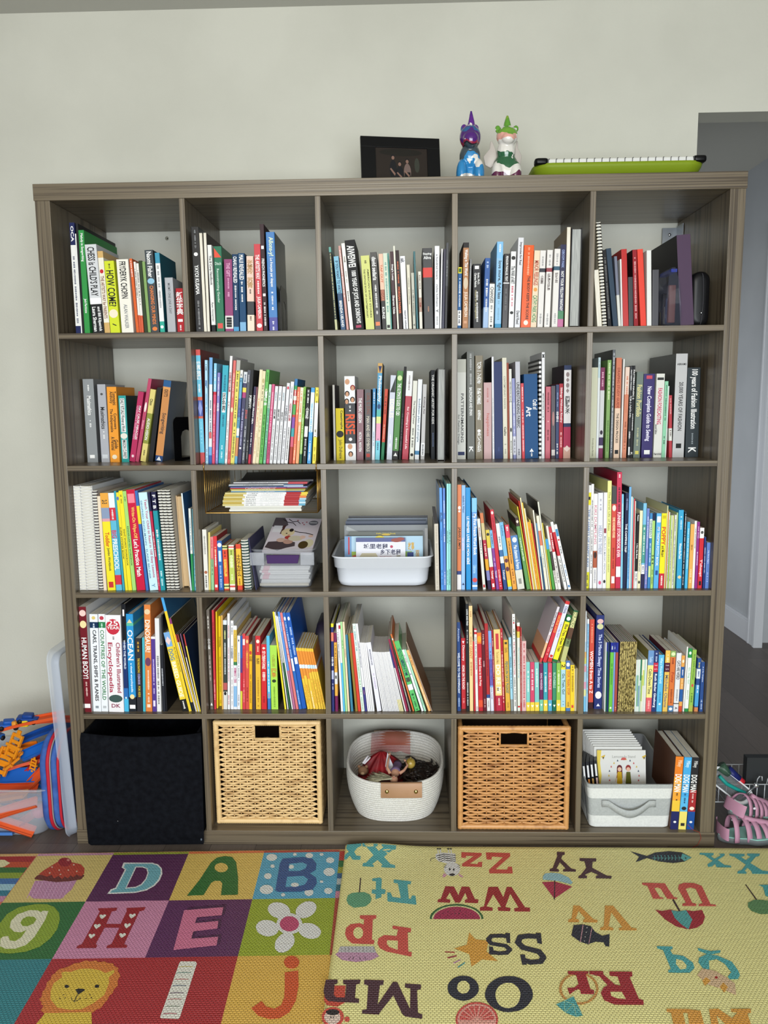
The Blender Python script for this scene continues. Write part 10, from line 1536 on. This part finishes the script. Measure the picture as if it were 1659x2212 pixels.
for i in range(4):
    r_ = thing('slim_case', 'slim black disc case with coloured label at the bin left, %s from the left' % ('first', 'second', 'third', 'fourth')[i], 'disc case', (147.4+i*1.25, 5.2+.5*i, 5.0), (math.radians(-8), math.radians(-7), math.radians(-14)), 'slim disc cases in the fabric bin')
    b = MB(); b.box(0, .9, 0, 13.5, 0, 16.5, mat('16181e', .3, 'plastic')); cv = b.build('case', r_)
    b = MB(); h_ = ('5c7cb0', 'd8883c', 'c8a060', 'd8b8b8')[i]; b.box(.2, .7, -.03, 0, 12, 15.5, mat('e0e0e0', .4, 'ink')); b.box(.2, .7, -.035, 0, 9, 11.5, mat(h_, .4, 'ink')); b.box(.25, .6, -.035, 0, 3, 6, mat('8c98b0', .4, 'ink')); b.build('case_label', cv)
th_ = MB(); th_.tube([(174.2, -.2, 6.8), (175.8, -.25, 5.2), (177.6, -.35, 4.5), (178.1, -.4, 2.8), (177.2, -.5, .8), (175, -1.4, .15), (171, -2.4, .1), (166, -3.0, .1)], .05, mat('a82c24', .7, 'thread'), n=5)
tag(th_.build('red_thread', org=(177, -.4, 1)), 'loose red thread trailing over the bottom board at right', 'thread')
# ------------------------------------------------------------------ toys left of the bookcase
fr_ = mat('ccd6e6', .3, 'frosted_plastic', alpha=.42)
ld = thing('storage_box', 'large frosted clear plastic box standing on edge against the bookcase side', 'storage box', (-2.5, 19, 0), (0, math.radians(-2.2), 0))
b = MB(); P = rrect(34, 56.5, 3, 6)
b.loft([[(x_, y*k, z*k+28.3) for y, z in P] for x_, k in ((-1.7, 1.0), (-1.3, 1.01), (-1.3, 1.0), (1.2, .97), (1.6, .96), (1.2, .93), (-.9, .95))], fr_, cap1=True); b.build('panel', ld)
bgm = noisy('2c4c94', '3c64ac', 30, .8, 'blue_fabric', bump=.3, bscale=500); bg_ = thing('zip_pouch', 'blue fabric round pouch with red zipper between the toy tub and clear lid', 'pouch', (-7.9, 10, .05))
b = MB(); 
for xo, k in ((-1.5, 1), (1.3, .96)):
    P = rrect(17, 30.5, 8, 8); b.loft([[(xo+x_, y*q*k, z*q*k+15.2) for y, z in P] for x_, q in ((-1.5, .75), (-1.1, .93), (-.4, 1), (.5, 1), (1.0, .93), (1.3, .75))], bgm, cap0=True, cap1=True)
b.build('body', bg_)
b = MB(); rz = mat('b82434', .6, 'fabric'); gz = mat('8c8c8c', .5)
for xo, m_, r__ in ((-.1, rz, .55), (.55, gz, .22), (2.9, rz, .4)): P = rrect(16.6, 29.8, 8, 8); b.tube([(xo, y, z+15.2) for y, z in P], r__, m_, n=6, closed=True)
b.build('zipper', bg_)
tt = tub('toy_tub', 'clear plastic tub heaped with orange and blue toy tracks, left of the bookcase', 'tub', -36, .8, .02, 48, 31, 58, 38, 15.6, mat('d4dae4', .2, 'clear_plastic', alpha=.3), 4, .8)
def track(p0, p1, w, h, curve=0, roll=0, name='toy_track', label='', cat='toy track', group=None, n=8):
    P0, P1 = Vector(p0), Vector(p1); dx = (P1-P0); L = dx.length; r_ = thing(name, label, cat, p0, (0, 0, 0), group)
    q = dx.to_track_quat('Y', 'Z').to_matrix().to_4x4() @ Matrix.Rotation(math.radians(roll), 4, 'Y'); m = mat(h, .35, 'plastic'); b = MB(); prof = [(-w/2, .9), (-w/2, 0), (w/2, 0), (w/2, .9), (w/2-.3, .9), (w/2-.3, .25), (-w/2+.3, .25), (-w/2+.3, .9)]
    b.loft([[(a, L*i/n, c+curve*math.sin(pi*i/n)) for a, c in prof] for i in range(n+1)], m, q, True, True, sm=False); b.build('rail', r_)
    b = MB(); b.box(-.7, .7, -.9, .2, .1, .35, m, q); b.build('end_tab', r_); return r_
OR = 'd8582c'; BL = '1c5cb4'; T = [
 ((-40, 15, 24.4), (-8.5, 15, 32.6), 3.4, OR, .8, 12, 'long orange track on the top of the tub heap'), ((-32, 19, 25.5), (-8, 21, 28.6), 3.6, 'cc4c28', 1.2, 0, 'orange track behind the long top one'),
 ((-42, 14, 13.0), (-17.4, 14, 14.2), 4.4, BL, 0, 66, 'wide blue track lying along the tub rim'), ((-20.7, 13.5, 20.2), (-13.4, 14, 23.4), 3.4, '1c60b8', 0, 45, 'short blue track piece right of the orange connectors'), ((-24, 19, 22.5), (-8.5, 22, 27.2), 3.0, '1c4c9c', .6, 20, 'dark blue track toward the back of the heap'),
 ((-19.5, 12.5, 10.8), (-9.6, 16, 19.5), 3.2, OR, .8, 35, 'orange track sloping up at the right of the heap'), ((-20.6, 15, 15.6), (-11.6, 17, 20.6), 2.6, 'b83030', .5, 20, 'red track beside the blue pouch'), ((-42, 11.5, 10.4), (-16.5, 12, 10.6), 3.2, 'd05028', 0, 40, 'orange track just under the blue one'),
 ((-34, 2.9, 3.4), (-12.5, 3.4, 10.8), 3.2, OR, .6, 40, 'orange track seen through the tub front, upper'), ((-25, 3.2, 5.2), (-14.5, 4, 1.0), 3.2, OR, 0, 40, 'orange track seen through the tub front, lower'), ((-40, 5, 1), (-20, 5, 1.2), 6, '4c7cc0', 0, 0, 'blue track on the tub bottom'), ((-19, 5, 3), (-10.5, 8, 8.5), 2.4, 'b8403c', 0, 30, 'red track at the right inside the tub'),
 ((-26, 13, 15.6), (-13.5, 16, 18.0), 2.8, 'c8481c', .3, -20, 'burnt orange track under the amber connectors'), ((-31, 17, 19.5), (-19, 18, 21.5), 3, 'e07a20', .3, 10, 'pale orange track behind the amber connectors')]
for p0, p1, w, h, cu, ro, lb in T: track(p0, p1, w, h, cu, ro, label=lb, group='toy track pieces in the clear tub')
def connector(x, y, z, s, ang, tilt, h, label):
    r_ = thing('track_connector', label, 'toy track', (x, y, z), (math.radians(tilt), math.radians(10), math.radians(ang)), 'track connectors on the tub heap'); m = mat(h, .35, 'plastic'); b = MB()
    b.box(-2.1*s, -1.5*s, 0, 7*s, 0, .9*s, m); b.box(1.5*s, 2.1*s, 0, 7*s, 0, .9*s, m)
    for k in range(4): b.box(-1.5*s, 1.5*s, (.3+k*1.9)*s, (1.3+k*1.9)*s, .2*s, .6*s, m)
    b.box(-2.9*s, 2.9*s, 2.9*s, 3.7*s, -.2*s, 1.1*s, m); b.build('body', r_, bevel=.1)
    b = MB(); b.box(-.7*s, .7*s, 7*s, 8.2*s, .2*s, .8*s, m); b.box(-.7*s, .7*s, -1.1*s, 0, .2*s, .8*s, m); b.build('clip', r_, bevel=.1)
connector(-24.5, 13.0, 20.2, 1.0, -24, 66, 'e08c1c', 'amber ladder-shaped connector, topmost on the heap'); connector(-28.0, 12, 15.0, 1.15, -14, 60, 'e08818', 'large amber connector at the left of the heap'); connector(-25.5, 12, 17.2, .85, -76, 40, 'd88420', 'amber connector lying across the heap centre'); connector(-18.0, 12.8, 16.2, .5, -20, 80, 'e8901c', 'small amber connector clip beside the blue pouch')
def toycar(x, y, z, ang, h, label):
    r_ = thing('toy_car', label, 'toy car', (x, y, z), (math.radians(8), math.radians(6), math.radians(ang)), 'toy cars on the tub heap'); b = MB(); m = mat(h, .3, 'plastic')
    b.rbox(-3.2, 3.2, -1.5, 1.5, .5, 1.7, .6, m); b.rbox(-1.6, 1.5, -1.2, 1.2, 1.6, 2.7, .5, m); b.build('body', r_); k = mat('1c1c20', .5)
    for wx in (-2, 2):
        for wy in (-1.6, 1.6): b = MB(); b.tube([(wx, wy-.25, .75), (wx, wy+.25, .75)], .75, k, n=12); b.build('wheel', r_)
toycar(-25.5, 15, 28.6, 25, '1c54a8', 'blue toy car at the top left of the heap'); toycar(-19.6, 15.5, 30.4, 8, '1c4088', 'navy toy car at the top right of the heap'); toycar(-29.5, 13, 25.4, 70, '2c68b8', 'bright blue toy car at the left edge')
b = MB(); b.rbox(-22.4, -18.9, 13.5, 15.5, 29.4, 31.4, .7, mat('e0c020', .4, 'plastic')); b.rbox(-23.8, -22.4, 13.2, 14.6, 29.2, 31.2, .5, mat('d89030', .4, 'plastic')); tag(b.build('toy_block', org=(-21, 14, 30)), 'yellow toy block between the blue cars', 'toy block')
b = MB(); b.ell((-14.0, 7, 6.2), (2.4, 2.2, 2.2), mat('c83858', .4, 'plastic')); tag(b.build('toy_ball', org=(-14, 7, 6)), 'pink-red ball inside the clear tub, right side', 'ball')
b = MB(); rn = random.Random(5)
for i in range(70):
    x, y, z = rn.uniform(-52, -14), rn.uniform(5, 31), rn.uniform(1.2, 10.5)+(1.5 if i % 3 == 0 else 0); a = rn.uniform(-.5, .5); M_ = Matrix.Translation((x, y, z)) @ Matrix.Rotation(a, 4, 'Z') @ Matrix.Rotation(rn.uniform(-.35, .35), 4, 'Y') @ Matrix.Rotation(rn.uniform(-.6, .6), 4, 'X')
    if x > -20: l_ = 3
    else: l_ = rn.uniform(4, 7)
    m_ = mat(rn.choice((OR, OR, BL, 'e08c1c', '244c8c', 'b83c2c')), .4, 'plastic'); w_ = rn.uniform(1, 1.8); b.box(-l_, l_, -w_, w_, 0, .3, m_, M_); b.box(-l_, l_, -w_, -w_+.3, .3, 1, m_, M_); b.box(-l_, l_, w_-.3, w_, .3, 1, m_, M_)
tag(b.build('toy_heap', org=(-35, 12, 6)), 'jumbled toy track pieces filling the clear tub below the top ones', 'toys')['kind'] = 'stuff'
# ------------------------------------------------------------------ clutter right of the bookcase
def sandal(x, y, z, ang, label, tilt=0, roll=0, flip=1):
    r_ = thing('sandal', label, 'sandal', (x, y, z), (math.radians(tilt), math.radians(roll), math.radians(ang)), 'pink sandals by the bookcase')
    pk = mat('b8889e', .5, 'rubber_strap'); so = mat('6c7274', .7, 'sole'); mi = mat('8cc0b4', .6, 'footbed')
    def out(k, z_, n=28):
        o = []
        for i in range(n):
            a = 2*pi*i/n; yy = math.cos(a)*9.3; wd = 3.25+.75*math.sin(a/2-.35)+(.35 if yy < 0 else 0); o.append((flip*math.sin(a)*wd*k*(.93 if yy > 0 else 1.08), yy*(1-(1-k)*.5), z_))
        return o
    b = MB(); b.loft([out(.96, 0), out(1.0, .4), out(1.02, 1.3), out(.98, 1.75)], so, cap0=True, cap1=True); b.build('sole', r_)
    b = MB(); b.loft([out(.97, 1.7), out(.95, 1.95), out(.85, 1.85)], mi, cap1=True); b.build('footbed', r_)
    def strap(y0_, y1_, h_, wd=.9, n=11):
        q = MB(); R_ = []
        for i in range(n):
            u = i/(n-1); a = pi*u; yy = y0_+(y1_-y0_)*u; xx = -3.7*math.cos(a); zc = 1.0+h_*math.sin(a); R_.append([(flip*xx, yy-wd, zc), (flip*xx, yy+wd, zc), (flip*xx*.93, yy+wd, zc-.28), (flip*xx*.93, yy-wd, zc-.28)])
        q.loft(R_, pk, cap0=True, cap1=True); q.build('strap', r_)
    strap(-6.4, -5.2, 3.0, 1.0); strap(-4.0, -2.6, 3.9, .8); strap(-1.2, -.4, 4.6, .75); strap(1.6, 1.9, 5.3, .75); strap(5.4, 4.8, 6.2, .7)
    b = MB(); b.tube([(0, -8.2, 2.6), (0, -6.3, 4.0), (0, -3.6, 4.9), (0, -.8, 5.6), (0, 1.8, 6.4)], [1.5, 1.0, .8, .7, .8], pk, n=8); b.build('centre_strap', r_)
    b = MB(); b.loft([[(3.5*math.sin(a)*flip, 4.6+4.4*abs(math.cos(a*.5))*1.0, z0_) for a in [-1.5+3*k/10 for k in range(11)]] for z0_ in (1.5, 3.4, 5.2)], pk, closed=False); b.build('heel_cup', r_)
    b = MB(); b.ell((flip*2.9, 3.2, 4.2), (.25, .7, .4), mat('e0d8e0', .4)); b.build('buckle', r_); return r_
sandal(193.5, 4.4, .02, 96, 'pink strappy sandal lying nearest on the floor at right')
sandal(196.2, 11, 3.2, 118, 'pink strappy sandal resting on its pair, farther back', 14, -6, -1)
wb = thing('wire_tray', 'white wire tray holding small toys at the bookcase right side', 'tray', (195, 20, 6)); wmt = mat('c8ccd0', .3, 'white_wire', .3); b = MB()
for z in (0, 5.6): b.tube([(-9, -6, z), (9, -6, z), (9, 7, z), (-9, 7, z)], .18, wmt, n=6, closed=True)
for k in range(9): x = -9+k*2.25; b.tube([(x, -6, 5.6), (x, -6, 0), (x, 7, 0), (x, 7, 5.6)], .12, wmt, n=5)
b.build('mesh', wb)
for x in (4.2, 7.2): b = MB(); b.tube([(x, -6, 5.6), (x, -6.6, 7.6), (x+.4, -7, 8.6), (x+1.1, -7, 8.6), (x+1.3, -6.8, 7.2)], .16, wmt, n=6); b.build('hook', wb)
for xx in (-8, 8):
    for yy in (-5, 6): b = MB(); b.tube([(xx, yy, 0), (xx, yy, -6)], .2, wmt, n=6); b.build('leg', wb)
vz = thing('visor_tray', 'white-edged clear plastic tray leaning against the bookcase above the sandals', 'tray', (186.4, 14, 15.5), (math.radians(8), math.radians(128), 0)); b = MB(); P = rrect(5.5, 14, 2.5, 6)
b.loft([[(x*k, -1.2*q, y*k+6) for x, y in P] for k, q in ((1, 0), (1.03, .5), (.9, .6), (.86, .1))], mat('d8dadc', .3, 'white_plastic')); b.build('rim', vz)
b = MB(); b.loft([[(x*k, -.2*q, y*k+6) for x, y in P] for k, q in ((.88, 1), (.8, 4))], mat('74787a', .15, 'clear_plastic', alpha=.6), cap1=True); b.build('pane', vz)
b = MB(); b.tube([(187.4, 12, 15.2), (189.6, 12, 12.8), (192.5, 12, 11.2), (195.2, 11.6, 10.0)], .55, mat('1c8c84', .4, 'plastic'), n=10); tag(b.build('teal_tube', org=(191, 12, 12)), 'teal plastic tube resting over the pink sandals', 'tube')
b = MB(); b.tube([(190.6, 14, 16.4), (193.6, 13.6, 13.4)], 1.25, mat('1c2460', .4, 'plastic'), n=14); b.tube([(193.6, 13.6, 13.4), (194.9, 13.4, 12.4)], 1.1, mat('b82430', .4, 'plastic'), n=14); tag(b.build('toy_torch', org=(192, 14, 14)), 'navy cylinder toy with red end beside the wire tray', 'toy')
b = MB(); b.tube([(188.2, 13.5, 17.6), (190.6, 13.5, 15.2)], [1.6, 1.2], mat('3c5c48', .3, 'green_plastic', alpha=.7), n=12); tag(b.build('green_bottle', org=(189, 13.5, 16)), 'small green translucent bottle behind the bookcase edge', 'bottle')
b = MB(); b.tube([(194.5, 10.8, 9.8), (198.2, 11.5, 12.6)], .28, st, n=8); b.ell((198.0, 11.4, 12.6), (.8, .6, .8), mat('d0d4d8', .2, 'steel', .9)); tag(b.build('metal_pin', org=(196, 11, 11)), 'shiny metal pin lying on the wire tray edge', 'pin')
b = MB(); b.box(197, 205, 16, 18.5, 6.3, 19, mat('2c2e30', .5, 'plastic'), None); tag(b.build('grey_panel', org=(201, 17, 6.3)), 'dark grey plastic panel standing in the wire tray', 'panel')
